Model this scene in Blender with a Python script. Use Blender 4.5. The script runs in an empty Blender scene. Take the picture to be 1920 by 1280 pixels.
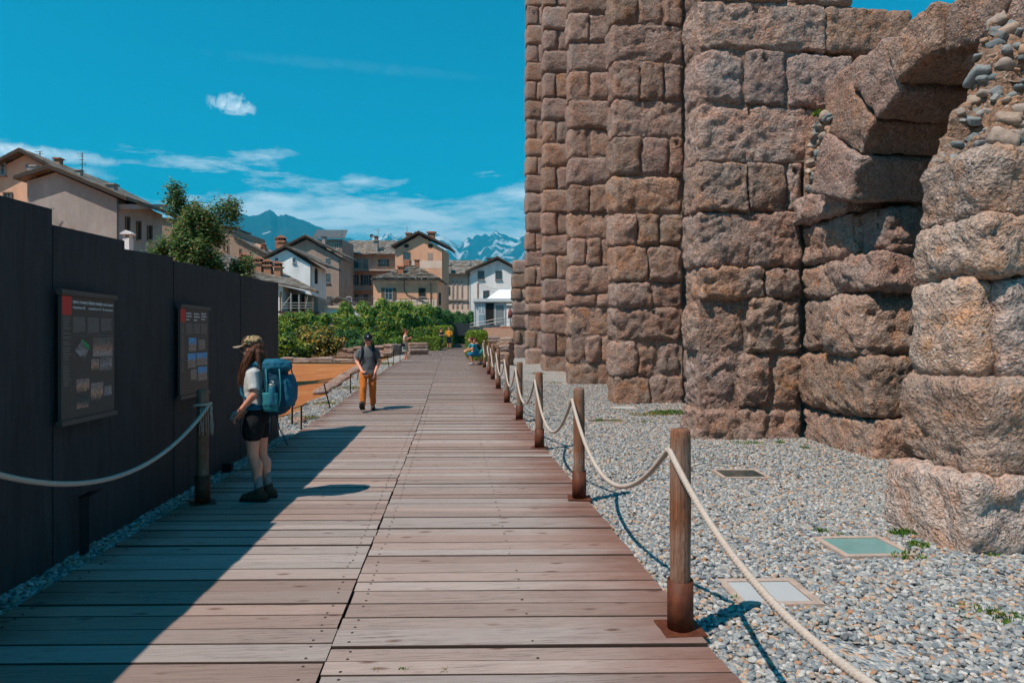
import bpy, bmesh, math, random
import numpy as np
from mathutils import Vector, Matrix, noise
S = bpy.context.scene
COL = S.collection
PI = math.pi

# ---------------------------------------------------------------- camera
EYE, YAW, F, HZ = 1.67, math.radians(4.9), 1280.0, 634.0   # eye height, turn to the right of the boardwalk axis, focal length and horizon in photo pixels
SA, CA = math.sin(YAW), math.cos(YAW)
cam_d = bpy.data.cameras.new('camera')
cam_d.sensor_width = 36.0; cam_d.lens = 24.0
cam_d.shift_y = -(640.0 - HZ) / 1920.0
cam_d.clip_start = 0.05; cam_d.clip_end = 60000.0
cam = bpy.data.objects.new('camera', cam_d); COL.objects.link(cam)
cam.location = (0, 0, EYE); cam.rotation_euler = (PI / 2, 0, -YAW)
S.camera = cam
S.render.resolution_x, S.render.resolution_y = 1024, 682

# ---------------------------------------------------------------- world, sun, exposure
SUN = Vector((-1.38, -0.94, 2.59)).normalized()       # towards the sun, measured from the shadows on the boards
w = bpy.data.worlds.new('World'); S.world = w; w.use_nodes = True
wn, wl = w.node_tree.nodes, w.node_tree.links
wn.clear()
def wnode(t, **k):
    n = wn.new(t)
    for a, v in k.items(): setattr(n, a, v)
    return n
def wmath(op, a, b=None, c=None, clamp=False):
    n = wnode('ShaderNodeMath', operation=op, use_clamp=clamp)
    for i, v in enumerate((a, b, c)):
        if v is None: continue
        if isinstance(v, (int, float)): n.inputs[i].default_value = v
        else: wl.new(v, n.inputs[i])
    return n.outputs[0]
sky = wnode('ShaderNodeTexSky', sky_type='NISHITA')
sky.sun_disc = False
sky.sun_elevation = math.asin(SUN.z); sky.sun_rotation = math.atan2(SUN.x, SUN.y) % (2 * PI)
sky.altitude = 600; sky.air_density = 1.0; sky.dust_density = 0.3; sky.ozone_density = 1.5
tint = wnode('ShaderNodeMix', data_type='RGBA', blend_type='MULTIPLY'); tint.inputs[0].default_value = 1.0
wl.new(sky.outputs[0], tint.inputs[6]); tint.inputs[7].default_value = (0.025, 0.70, 0.74, 1)
tc = wnode('ShaderNodeTexCoord')
sep = wnode('ShaderNodeSeparateXYZ'); wl.new(tc.outputs['Generated'], sep.inputs[0])
dx, dy, dz = sep.outputs
# clouds: flat layer seen in perspective, thick towards the horizon, thin wisps higher up
den = wmath('ADD', wmath('MAXIMUM', dz, 0.0), 0.10)
cu, cv = wmath('DIVIDE', dx, den), wmath('DIVIDE', dy, den)
comb = wnode('ShaderNodeCombineXYZ'); wl.new(cu, comb.inputs[0]); wl.new(wmath('MULTIPLY', cv, 1.25), comb.inputs[1]); comb.inputs[2].default_value = 5.3
def wnoise(scale, detail, rough, vec, dist=0.0):
    n = wnode('ShaderNodeTexNoise'); n.inputs['Scale'].default_value = scale; n.inputs['Detail'].default_value = detail
    n.inputs['Roughness'].default_value = rough; n.inputs['Distortion'].default_value = dist; wl.new(vec, n.inputs['Vector'])
    return n.outputs[0]
n1 = wnoise(1.9, 12, 0.64, comb.outputs[0], 0.2)
def wmap(v, a, b, c, d):
    n = wnode('ShaderNodeMapRange', interpolation_type='SMOOTHSTEP'); wl.new(v, n.inputs[0])
    for i, x in enumerate((a, b, c, d)): n.inputs[i + 1].default_value = x
    return n.outputs[0]
thr = wmap(dz, 0.16, 0.29, 0.36, 0.70)
band = wmath('MULTIPLY', wmath('SUBTRACT', n1, thr), 5.0, clamp=True)
# one small puff high up in the photo's left half
def dirpx(px, py):
    v = Vector((SA, CA, 0)) + (px - 960) / F * Vector((CA, -SA, 0)) + Vector((0, 0, (HZ - py) / F))
    return v.normalized()
def puff(px, py, rw, rh):
    c = dirpx(px, py); r = Vector((c.y, -c.x, 0)).normalized(); u = r.cross(c)
    def dotn(v):
        n = wnode('ShaderNodeVectorMath', operation='DOT_PRODUCT'); wl.new(tc.outputs['Generated'], n.inputs[0]); n.inputs[1].default_value = v
        return n.outputs['Value']
    a = wmath('DIVIDE', dotn(r), rw); b = wmath('DIVIDE', dotn(u), rh)
    g = wmath('MULTIPLY', wmath('ADD', wmath('POWER', wmath('ABSOLUTE', a), 2.0), wmath('POWER', wmath('ABSOLUTE', b), 2.0)), -1.0)
    g = wmath('MULTIPLY', wmath('EXPONENT', g), wmath('GREATER_THAN', dotn(c), 0.5))
    return g
n2 = wnoise(14.0, 7, 0.6, tc.outputs['Generated'], 0.6)
n3 = wnoise(52.0, 6, 0.6, tc.outputs['Generated'], 0.8)
p1 = wmath('MULTIPLY', wmath('SUBTRACT', wmath('MULTIPLY', puff(434, 196, 0.040, 0.022), wmath('ADD', n3, 0.15)), 0.40), 4.0, clamp=True)
p2 = wmath('MULTIPLY', wmath('SUBTRACT', wmath('MULTIPLY', puff(660, 124, 0.26, 0.012), wmath('ADD', n3, 0.2)), 0.40), 0.07, clamp=True)
p3 = wmath('MULTIPLY', wmath('SUBTRACT', wmath('MULTIPLY', puff(90, 290, 0.09, 0.012), wmath('ADD', n3, 0.25)), 0.38), 1.8, clamp=True)
cl = wmath('ADD', wmath('ADD', wmath('MULTIPLY', band, 0.88), wmath('MULTIPLY', p1, 0.8)), wmath('ADD', p2, p3), clamp=True)
mixc = wnode('ShaderNodeMix', data_type='RGBA'); wl.new(cl, mixc.inputs[0]); wl.new(tint.outputs[2], mixc.inputs[6])
mixc.inputs[7].default_value = (7.6, 8.2, 8.7, 1)
bg = wnode('ShaderNodeBackground'); bg.inputs[1].default_value = 0.145
wl.new(mixc.outputs[2], bg.inputs[0])
wo = wnode('ShaderNodeOutputWorld'); wl.new(bg.outputs[0], wo.inputs[0])

sun_d = bpy.data.lights.new('sun', 'SUN'); sun_d.energy = 5.0; sun_d.angle = math.radians(0.53); sun_d.color = (1.0, 0.86, 0.74)
sun = bpy.data.objects.new('sun', sun_d); COL.objects.link(sun)
sun.rotation_euler = SUN.to_track_quat('Z', 'Y').to_euler(); sun.location = (-20, -14, 40)

vs = S.view_settings
S.display_settings.display_device = 'sRGB'
vs.view_transform = 'Standard'; vs.look = 'None'; vs.exposure = 0.42; vs.gamma = 1.0; vs.use_curve_mapping = False
S.render.engine = 'CYCLES'
S.cycles.use_denoising = True
S.cycles.use_adaptive_sampling = True; S.cycles.adaptive_threshold = 0.03; S.cycles.adaptive_min_samples = 16
S.cycles.max_bounces = 5; S.cycles.diffuse_bounces = 2; S.cycles.glossy_bounces = 2; S.cycles.transmission_bounces = 4; S.cycles.volume_bounces = 0; S.cycles.transparent_max_bounces = 6
S.cycles.caustics_reflective = False; S.cycles.caustics_refractive = False

# ---------------------------------------------------------------- where things are
_zy = np.array([-50, 0, 11, 15, 20, 25, 30, 40, 56, 75, 95, 140]); _zz = np.array([0, 0, 0.0, .07, .22, .36, .47, .60, .86, 1.15, 1.3, 1.3])
_dy = np.linspace(-50, 140, 1901); _dz = np.convolve(np.pad(np.interp(_dy, _zy, _zz), 20, mode='edge'), np.ones(41) / 41, 'valid')
def zb(y): return float(np.interp(y, _dy, _dz))          # level of the boardwalk along its length
def W(px, py, d):                                          # photo pixel at a distance along the view axis -> place in the world
    x = (px - 960) / F * d
    return Vector((d * SA + x * CA, d * CA - x * SA, EYE + (HZ - py) / F * d))
def G(px, py, dz=0.0):                                     # photo pixel on the ground
    z = dz
    for _ in range(30):
        d = (EYE - z) * F / (py - HZ)
        p = W(px, py, d); z = 0.5 * z + 0.5 * (zb(p.y) + dz)
    return Vector((p.x, p.y, zb(p.y) + dz))

# ---------------------------------------------------------------- object helpers
WLOC = {}
LABELS = {}
def tag(o, label=None, cat=None, group=None, kind=None):
    if label:
        if label in LABELS and not group: print('DUPLICATE LABEL', label)
        LABELS[label] = 1; o['label'] = label
    if cat: o['category'] = cat
    if group: o['group'] = group
    if kind: o['kind'] = kind
    return o
def empty(name, loc, label=None, cat=None, group=None, kind=None):
    o = bpy.data.objects.new(name, None); COL.objects.link(o); o.location = loc; o.empty_display_size = 0.2
    WLOC[o.name] = Vector(loc)
    return tag(o, label, cat, group, kind)
def link(name, me, mat=None, parent=None, c=(0, 0, 0)):
    o = bpy.data.objects.new(name, me); COL.objects.link(o)
    if mat is not None and len(me.materials) == 0: me.materials.append(mat)
    c = Vector(c); WLOC[o.name] = c
    if parent is not None:
        o.parent = parent; o.location = c - WLOC[parent.name]
    else: o.location = c
    return o
def add(name, verts, faces, mat, parent=None, smooth=False, origin=None):
    v = np.array(verts, dtype=np.float64)
    c = np.array(origin) if origin is not None else (v.min(0) + v.max(0)) / 2
    if origin is None and parent is None: c[2] = v[:, 2].min()
    me = bpy.data.meshes.new(name); me.from_pydata((v - c).tolist(), [], [tuple(int(i) for i in f) for f in faces])
    if smooth: me.polygons.foreach_set('use_smooth', [True] * len(me.polygons))
    me.update()
    return link(name, me, mat, parent, c)
def add_np(name, verts, quads, mat, parent=None, smooth=False, origin=None):
    v = np.asarray(verts, dtype=np.float32); q = np.asarray(quads, dtype=np.int32)
    c = np.array(origin) if origin is not None else (v.min(0) + v.max(0)) / 2
    if origin is None and parent is None: c[2] = v[:, 2].min()
    v = v - c
    me = bpy.data.meshes.new(name)
    k = q.shape[1]
    me.vertices.add(len(v)); me.vertices.foreach_set('co', v.astype(np.float32).ravel())
    me.loops.add(q.size); me.loops.foreach_set('vertex_index', q.ravel())
    me.polygons.add(len(q)); me.polygons.foreach_set('loop_start', np.arange(0, q.size, k, dtype=np.int32))
    try: me.polygons.foreach_set('loop_total', np.full(len(q), k, dtype=np.int32))
    except Exception: pass
    if smooth: me.polygons.foreach_set('use_smooth', np.ones(len(q), dtype=bool))
    me.update(calc_edges=True); me.validate()
    return link(name, me, mat, parent, c)
BOXF = [(0, 3, 2, 1), (4, 5, 6, 7), (0, 1, 5, 4), (1, 2, 6, 5), (2, 3, 7, 6), (3, 0, 4, 7)]
class MB:                                                   # collects shapes into one mesh
    def __init__(s): s.v = []; s.f = []
    def raw(s, v, f):
        n = len(s.v); s.v += [tuple(p) for p in v]; s.f += [tuple(i + n for i in q) for q in f]; return s
    def box(s, a, b):
        (x0, y0, z0), (x1, y1, z1) = a, b
        return s.raw([(x0, y0, z0), (x1, y0, z0), (x1, y1, z0), (x0, y1, z0), (x0, y0, z1), (x1, y0, z1), (x1, y1, z1), (x0, y1, z1)], BOXF)
    def hexa(s, p): return s.raw(p, BOXF)                   # bottom four, top four
    def tube(s, pts, r, n=8, cap=True):
        pts = [Vector(p) for p in pts]; m = len(pts)
        rs = r if isinstance(r, (list, tuple)) else [r] * m
        vs_, fs = [], []
        ref = Vector((0, 0, 1)) if abs((pts[-1] - pts[0]).normalized().z) < 0.9 else Vector((1, 0, 0))
        for i, p in enumerate(pts):
            t = (pts[min(i + 1, m - 1)] - pts[max(i - 1, 0)]).normalized()
            a = t.cross(ref).normalized(); b = t.cross(a).normalized()
            for j in range(n):
                an = 2 * PI * j / n; vs_.append(p + (a * math.cos(an) + b * math.sin(an)) * rs[i])
        for i in range(m - 1):
            for j in range(n):
                k = (j + 1) % n; fs.append((i * n + j, i * n + k, (i + 1) * n + k, (i + 1) * n + j))
        if cap: fs += [tuple(range(n))[::-1], tuple(range((m - 1) * n, m * n))]
        return s.raw(vs_, fs)
    def lathe(s, c, prof, n=20):                            # prof = [(r, z)...]
        c = Vector(c); vs_, fs = [], []
        for r, z in prof:
            for j in range(n): vs_.append(c + Vector((r * math.cos(2 * PI * j / n), r * math.sin(2 * PI * j / n), z)))
        for i in range(len(prof) - 1):
            for j in range(n):
                k = (j + 1) % n; fs.append((i * n + j, i * n + k, (i + 1) * n + k, (i + 1) * n + j))
        fs += [tuple(range(n))[::-1], tuple(range((len(prof) - 1) * n, len(prof) * n))]
        return s.raw(vs_, fs)
    def build(s, name, mat, parent=None, smooth=False, origin=None): return add(name, s.v, s.f, mat, parent, smooth, origin)
def copy_tree(o, loc, parent=None):
    c = o.copy(); COL.objects.link(c)
    for k in ('label', 'group', 'category'):
        pass
    c.parent = parent; c.location = loc if loc is not None else o.location
    for ch in o.children: copy_tree(ch, None, c)
    return c
rnd = random.Random(11)

# ---------------------------------------------------------------- material helpers
class NT:
    def __init__(s, name):
        s.m = bpy.data.materials.new(name); s.m.use_nodes = True
        s.n, s.l = s.m.node_tree.nodes, s.m.node_tree.links; s.n.clear()
        s.out = s.n.new('ShaderNodeOutputMaterial'); s.b = s.n.new('ShaderNodeBsdfPrincipled'); s.l.new(s.b.outputs[0], s.out.inputs[0])
        s.b.inputs['Specular IOR Level'].default_value = 0.25
    def set(s, sock, v):
        if isinstance(v, bpy.types.NodeSocket): s.l.new(v, sock)
        elif isinstance(v, (tuple, list)): sock.default_value = tuple(v) + ((1,) if len(v) == 3 and len(sock.default_value) == 4 else ())
        else: sock.default_value = v
    def base(s, v): s.set(s.b.inputs['Base Color'], v)
    def rough(s, v): s.set(s.b.inputs['Roughness'], v)
    def pos(s): return s.n.new('ShaderNodeNewGeometry').outputs['Position']
    def obj(s): return s.n.new('ShaderNodeTexCoord').outputs['Object']
    def rand(s): return s.n.new('ShaderNodeObjectInfo').outputs['Random']
    def island(s): return s.n.new('ShaderNodeNewGeometry').outputs['Random Per Island']
    def map(s, v, scale=(1, 1, 1), loc=(0, 0, 0), rot=(0, 0, 0)):
        n = s.n.new('ShaderNodeMapping'); s.l.new(v, n.inputs[0]); s.set(n.inputs[1], loc); s.set(n.inputs[2], rot); s.set(n.inputs[3], scale); return n.outputs[0]
    def noise(s, v, scale, detail=4, rough=0.55, dist=0.0, col=False):
        n = s.n.new('ShaderNodeTexNoise'); s.l.new(v, n.inputs['Vector'])
        n.inputs['Scale'].default_value = scale; n.inputs['Detail'].default_value = detail; n.inputs['Roughness'].default_value = rough; n.inputs['Distortion'].default_value = dist
        return n.outputs[1 if col else 0]
    def voro(s, v, scale, out='Distance', feature='F1', rnd=1.0):
        n = s.n.new('ShaderNodeTexVoronoi'); n.feature = feature; s.l.new(v, n.inputs['Vector']); n.inputs['Scale'].default_value = scale; n.inputs['Randomness'].default_value = rnd
        return n.outputs[out]
    def ramp(s, v, stops, mode='LINEAR'):
        n = s.n.new('ShaderNodeValToRGB'); s.l.new(v, n.inputs[0]); e = n.color_ramp.elements; n.color_ramp.interpolation = mode
        while len(e) < len(stops): e.new(0.5)
        for i, (p, c) in enumerate(stops):
            e[i].position = p; e[i].color = tuple(c) + (1,) if len(c) == 3 else c
        return n.outputs[0]
    def mr(s, v, a, b, c=0.0, d=1.0):
        n = s.n.new('ShaderNodeMapRange'); s.l.new(v, n.inputs[0])
        for i, x in enumerate((a, b, c, d)): n.inputs[i + 1].default_value = x
        return n.outputs[0]
    def math(s, op, a, b=0.0):
        n = s.n.new('ShaderNodeMath'); n.operation = op; s.set(n.inputs[0], a); s.set(n.inputs[1], b); return n.outputs[0]
    def mix(s, f, a, b, mode='MIX'):
        n = s.n.new('ShaderNodeMix'); n.data_type = 'RGBA'; n.blend_type = mode; s.set(n.inputs[0], f); s.set(n.inputs[6], a); s.set(n.inputs[7], b); return n.outputs[2]
    def hsv(s, c, h=0.5, sat=1.0, val=1.0):
        n = s.n.new('ShaderNodeHueSaturation'); s.set(n.inputs['Hue'], h); s.set(n.inputs['Saturation'], sat); s.set(n.inputs['Value'], val); s.set(n.inputs['Color'], c); return n.outputs[0]
    def bump(s, h, strength=0.5, dist=0.02, prev=None):
        n = s.n.new('ShaderNodeBump'); n.inputs['Strength'].default_value = strength; n.inputs['Distance'].default_value = dist; s.l.new(h, n.inputs['Height'])
        if prev is not None: s.l.new(prev, n.inputs['Normal'])
        s.l.new(n.outputs[0], s.b.inputs['Normal']); return n.outputs[0]
    def offset(s, v, r, k=37.0):                            # shift a pattern by a per-object number
        n = s.n.new('ShaderNodeVectorMath'); n.operation = 'ADD'; s.l.new(v, n.inputs[0])
        c = s.n.new('ShaderNodeCombineXYZ')
        for i in range(3): s.l.new(s.math('MULTIPLY', r, k * (1 + 0.37 * i)), c.inputs[i])
        s.l.new(c.outputs[0], n.inputs[1]); return n.outputs[0]
MATS = {}
def plain(name, col, rough=0.7, metal=0.0, var=0.12, scale=6.0, bump=0.15, spec=0.25):
    if name in MATS: return MATS[name]
    t = NT(name); p = t.pos()
    n = t.noise(p, scale, 5, 0.6)
    t.base(t.hsv(tuple(col) + (1,), 0.5, 1.0, t.mr(n, 0.25, 0.75, 1 - var, 1 + var)))
    t.rough(rough); t.b.inputs['Metallic'].default_value = metal; t.b.inputs['Specular IOR Level'].default_value = spec
    if bump: t.bump(t.noise(p, scale * 6, 4, 0.6), bump, 0.01)
    MATS[name] = t.m
    return t.m

# ---------------------------------------------------------------- materials
def m_stone(name, c1, c2, c3, speck=1.0, sat=1.0):
    t = NT(name); p = t.pos(); r = t.rand()
    big = t.noise(p, 0.8, 2, 0.6); mid = t.noise(p, 3.6, 4, 0.68); fine = t.noise(p, 34.0, 3, 0.7); lump = t.noise(p, 11.0, 3, 0.65)
    c = t.mix(t.mr(big, 0.36, 0.62), c1, c2)
    c = t.mix(t.mr(mid, 0.50, 0.68, 0, 0.8), c, c3)
    c = t.mix(t.mr(mid, 0.44, 0.30, 0, 0.75), c, (0.245, 0.215, 0.198))
    vn = t.n.new('ShaderNodeTexVoronoi'); t.l.new(p, vn.inputs['Vector']); vn.inputs['Scale'].default_value = 26.0
    sv = t.n.new('ShaderNodeSeparateColor'); t.l.new(vn.outputs['Color'], sv.inputs[0])
    peb = t.math('MULTIPLY', t.math('GREATER_THAN', sv.outputs[0], 0.66), t.math('LESS_THAN', vn.outputs['Distance'], 0.45))
    pc = t.ramp(sv.outputs[1], [(0, (0.46, 0.34, 0.26)), (0.25, (0.16, 0.155, 0.155)), (0.5, (0.48, 0.44, 0.41)), (0.7, (0.10, 0.10, 0.105)), (0.85, (0.42, 0.24, 0.15))], 'CONSTANT')
    c = t.mix(t.math('MULTIPLY', peb, 0.55 * speck), c, pc)
    c = t.hsv(c, 0.5, sat, t.math('MULTIPLY', t.mr(fine, 0.28, 0.72, 0.55, 1.40), t.mr(lump, 0.3, 0.7, 0.80, 1.18)))
    c = t.hsv(c, t.mr(r, 0, 1, 0.492, 0.506), t.mr(r, 0, 1, 0.78, 1.15), t.mr(t.math('FRACT', t.math('MULTIPLY', r, 7.3)), 0, 1, 0.82, 1.16))
    t.base(c); t.rough(0.95); t.b.inputs['Specular IOR Level'].default_value = 0.08
    h = t.math('ADD', t.math('ADD', t.math('MULTIPLY', lump, 0.070), t.math('MULTIPLY', fine, 0.026)), t.math('MULTIPLY', t.math('MULTIPLY', peb, vn.outputs['Distance']), -0.03))
    t.bump(h, 1.0, 1.0)
    return t.m
M = {}
M['stone'] = m_stone('conglomerate_stone', (0.335, 0.210, 0.164), (0.335, 0.253, 0.216), (0.39, 0.20, 0.122))
M['stone_sunlit'] = m_stone('sunlit_conglomerate', (0.40, 0.265, 0.21), (0.41, 0.33, 0.29), (0.46, 0.255, 0.165))  # lighter, pinker copy of the stone; stronger sun on the nearest buttress put into colour
M['mortar'] = m_stone('old_mortar', (0.30, 0.185, 0.135), (0.29, 0.21, 0.17), (0.36, 0.195, 0.12), 1.2)
def m_cobble():
    t = NT('river_cobble'); p = t.pos(); r = t.rand()
    c = t.ramp(r, [(0, (0.22, 0.24, 0.245)), (0.16, (0.31, 0.255, 0.22)), (0.3, (0.15, 0.175, 0.185)), (0.42, (0.36, 0.23, 0.16)), (0.56, (0.27, 0.275, 0.27)), (0.66, (0.33, 0.25, 0.20)), (0.78, (0.20, 0.215, 0.22)), (0.88, (0.38, 0.30, 0.25)), (0.95, (0.17, 0.2, 0.19))], 'CONSTANT')
    n = t.noise(p, 16, 7, 0.7)
    t.base(t.hsv(c, 0.5, 1, t.mr(n, 0.25, 0.75, 0.7, 1.25))); t.rough(0.85)
    t.bump(n, 0.6, 0.03)
    return t.m
M['cobble'] = m_cobble()
def m_gravel():
    t = NT('gravel_stones'); r = t.rand(); p = t.pos()
    c = t.ramp(r, [(0, (0.40, 0.40, 0.39)), (0.14, (0.27, 0.30, 0.315)), (0.30, (0.52, 0.52, 0.50)), (0.42, (0.20, 0.235, 0.26)), (0.55, (0.42, 0.36, 0.31)), (0.64, (0.34, 0.37, 0.38)), (0.76, (0.58, 0.40, 0.28)), (0.83, (0.15, 0.16, 0.17)), (0.90, (0.62, 0.60, 0.57)), (0.96, (0.45, 0.25, 0.15))], 'CONSTANT')
    n = t.noise(p, 90, 4, 0.7)
    t.base(t.hsv(c, 0.5, 1.0, t.mr(n, 0.25, 0.75, 0.56, 0.92))); t.rough(0.75)
    return t.m
M['gravel'] = m_gravel()
def m_gravelbed():
    t = NT('gravel_bed'); p = t.pos()
    v = t.voro(p, 30.0, 'Color'); sv = t.n.new('ShaderNodeSeparateColor'); t.l.new(v, sv.inputs[0])
    c = t.ramp(sv.outputs[0], [(0, (0.36, 0.36, 0.35)), (0.15, (0.24, 0.265, 0.28)), (0.32, (0.46, 0.46, 0.44)), (0.45, (0.18, 0.21, 0.23)), (0.58, (0.38, 0.32, 0.27)), (0.7, (0.31, 0.33, 0.34)), (0.82, (0.50, 0.34, 0.24)), (0.93, (0.14, 0.15, 0.16))], 'CONSTANT')
    d = t.voro(p, 30.0, 'Distance')
    dirt = t.noise(p, 0.5, 6, 0.6)
    c = t.mix(t.mr(dirt, 0.55, 0.75, 0, 0.55), c, (0.36, 0.20, 0.12))
    t.base(c); t.rough(0.9)
    t.bump(t.mr(d, 0, 0.6, 1, 0), 0.9, 0.03)
    return t.m
M['gravelbed'] = m_gravelbed()
def m_ground():
    t = NT('dry_ground'); p = t.pos()
    n = t.noise(p, 0.35, 7, 0.65); f = t.noise(p, 9, 5, 0.7)
    c = t.ramp(n, [(0.3, (0.11, 0.12, 0.035)), (0.5, (0.22, 0.13, 0.055)), (0.7, (0.30, 0.16, 0.075))])
    t.base(t.hsv(c, 0.5, 1, t.mr(f, 0.2, 0.8, 0.7, 1.25))); t.rough(0.95); t.bump(f, 0.6, 0.05)
    return t.m
M['ground'] = m_ground()
def m_lawn():
    t = NT('parched_grass'); p = t.pos()
    n = t.noise(p, 0.55, 6, 0.65); f = t.noise(t.map(p, (1, 3.0, 1)), 7, 7, 0.75)
    c = t.ramp(n, [(0.30, (0.40, 0.125, 0.035)), (0.5, (0.47, 0.165, 0.05)), (0.68, (0.52, 0.235, 0.085))])
    gz = t.noise(p, 1.7, 5, 0.7)
    c = t.mix(t.mr(gz, 0.56, 0.72, 0, 0.55), c, (0.30, 0.22, 0.05))
    t.base(t.hsv(c, 0.5, 1, t.mr(f, 0.25, 0.75, 0.5, 1.45))); t.rough(0.95); t.bump(f, 1.0, 0.08)
    return t.m
M['lawn'] = m_lawn()
def m_plank():
    t = NT('weathered_planks'); p = t.pos(); r = t.rand()
    q = t.offset(p, r, 23.0)
    g = t.noise(t.map(q, (1.3, 26, 1)), 2.2, 9, 0.68, 0.4)            # long grain
    fib = t.noise(t.map(q, (4, 190, 1)), 1.0, 4, 0.7)
    kn = t.voro(t.map(q, (2.3, 6.2, 0.4)), 1.0, 'Distance')
    blot = t.noise(t.map(p, (0.7, 1.6, 1)), 1.1, 6, 0.65)
    grey, rose, brown = (0.365, 0.315, 0.295), (0.335, 0.245, 0.212), (0.195, 0.082, 0.055)
    tone = t.math('FRACT', t.math('MULTIPLY', r, 9.7))
    c = t.mix(t.mr(t.math('ADD', t.math('MULTIPLY', tone, 0.55), t.math('MULTIPLY', g, 0.45)), 0.3, 0.72), rose, grey)
    x = t.n.new('ShaderNodeSeparateXYZ'); t.l.new(p, x.inputs[0])
    edge = t.mr(t.math('ADD', x.outputs[0], t.math('MULTIPLY', t.math('SUBTRACT', blot, 0.5), 1.5)), 0.62, 1.36)
    edge2 = t.mr(t.math('ADD', x.outputs[0], t.math('MULTIPLY', t.math('SUBTRACT', blot, 0.5), 1.2)), -2.35, -2.8)
    fade = t.math('GREATER_THAN', tone, 0.03)                            # a few newer grey boards keep their colour
    fd = t.math('MULTIPLY', t.math('MAXIMUM', edge, edge2), t.math('MULTIPLY', fade, 0.8))
    c = t.mix(fd, c, brown)                                              # stain worn off where people walk
    c = t.mix(t.math('MULTIPLY', t.math('LESS_THAN', tone, 0.03), 0.7), c, (0.34, 0.32, 0.305))
    c = t.mix(t.mr(g, 0.53, 0.70, 0, 0.62), c, (0.115, 0.07, 0.056))
    c = t.mix(t.mr(kn, 0.05, 0.15, 0.85, 0.0), c, (0.12, 0.05, 0.034))
    cr = t.noise(t.map(q, (0.55, 30, 1), (5, 9, 0)), 1.6, 3, 0.55)
    c = t.mix(t.math('MULTIPLY', t.mr(t.math('ABSOLUTE', t.math('SUBTRACT', cr, 0.5)), 0.004, 0.013, 1, 0), t.mr(blot, 0.42, 0.6, 0, 0.8)), c, (0.05, 0.03, 0.024))
    c = t.hsv(c, 0.5, 1.0, t.math('MULTIPLY', t.mr(fib, 0.25, 0.75, 0.72, 1.2), t.mr(r, 0, 1, 0.78, 1.12)))
    t.base(c); t.rough(0.72)
    b = t.bump(g, 0.35, 0.012); t.bump(fib, 0.5, 0.006, b)
    return t.m
M['plank'] = m_plank()
M['screw'] = plain('rusty_screw', (0.05, 0.03, 0.025), 0.6, 0.5)
M['underside'] = plain('joist_timber', (0.03, 0.022, 0.018), 0.9)
def m_post():
    t = NT('weathered_post'); p = t.obj(); r = t.rand(); q = t.offset(p, r, 5.0)
    g = t.noise(t.map(q, (16, 16, 0.9)), 1.5, 8, 0.68, 1.4); f = t.noise(t.map(q, (70, 70, 1.6)), 1.3, 4, 0.65, 0.3)
    lines = t.math('ABSOLUTE', t.math('SUBTRACT', t.math('FRACT', t.math('MULTIPLY', g, 9.0)), 0.5))
    c = t.mix(t.mr(t.noise(q, 3.0, 4, 0.6), 0.35, 0.65), (0.23, 0.095, 0.05), (0.30, 0.20, 0.15))
    c = t.mix(t.mr(lines, 0.0, 0.22, 0.75, 0.0), c, (0.045, 0.022, 0.014))
    t.base(t.hsv(c, 0.5, 1, t.mr(f, 0.25, 0.75, 0.6, 1.3))); t.rough(0.75); b = t.bump(lines, 0.4, 0.006); t.bump(f, 0.5, 0.004, b)
    return t.m
M['post'] = m_post()
def m_rust():
    t = NT('rusted_steel'); p = t.pos(); n = t.noise(p, 9, 8, 0.7); f = t.noise(t.map(p, (3, 3, 0.5)), 14, 6, 0.7)
    c = t.ramp(n, [(0.3, (0.05, 0.016, 0.010)), (0.55, (0.115, 0.034, 0.016)), (0.75, (0.165, 0.055, 0.024))])
    t.base(t.hsv(c, 0.5, 1, t.mr(f, 0.25, 0.75, 0.7, 1.25))); t.rough(0.6); t.bump(n, 0.3, 0.004)
    return t.m
M['rust'] = m_rust()
def m_rope():
    t = NT('hemp_rope'); p = t.pos(); n = t.noise(p, 60, 5, 0.7); big = t.noise(p, 3, 3, 0.5)
    t.base(t.hsv(t.mix(big, (0.43, 0.355, 0.30), (0.52, 0.455, 0.40)), 0.5, 1, t.mr(n, 0.25, 0.75, 0.75, 1.15))); t.rough(0.9); t.bump(n, 0.5, 0.004)
    return t.m
M['rope'] = m_rope()
def m_blackwall():
    t = NT('black_stained_plywood'); p = t.pos(); r = t.rand(); q = t.offset(p, r, 11.0)
    g = t.noise(t.map(q, (5, 5, 0.8)), 2.0, 8, 0.72, 0.4); f = t.noise(t.map(q, (80, 80, 1.4)), 1.2, 4, 0.6); big = t.noise(p, 1.1, 5, 0.6)
    c = t.mix(t.mr(g, 0.35, 0.68), (0.020, 0.024, 0.028), (0.046, 0.051, 0.056))
    c = t.mix(t.mr(big, 0.45, 0.7, 0, 0.6), c, (0.038, 0.043, 0.048))
    sc = t.noise(t.map(q, (6, 6, 0.9), (3, 1, 7)), 1.3, 6, 0.72)
    c = t.mix(t.mr(sc, 0.66, 0.74, 0, 0.5), c, (0.15, 0.15, 0.15))
    t.base(t.hsv(c, 0.5, 1, t.mr(f, 0.25, 0.75, 0.82, 1.2))); t.rough(0.75); t.bump(f, 0.3, 0.004)
    return t.m
M['blackwall'] = m_blackwall()
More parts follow.
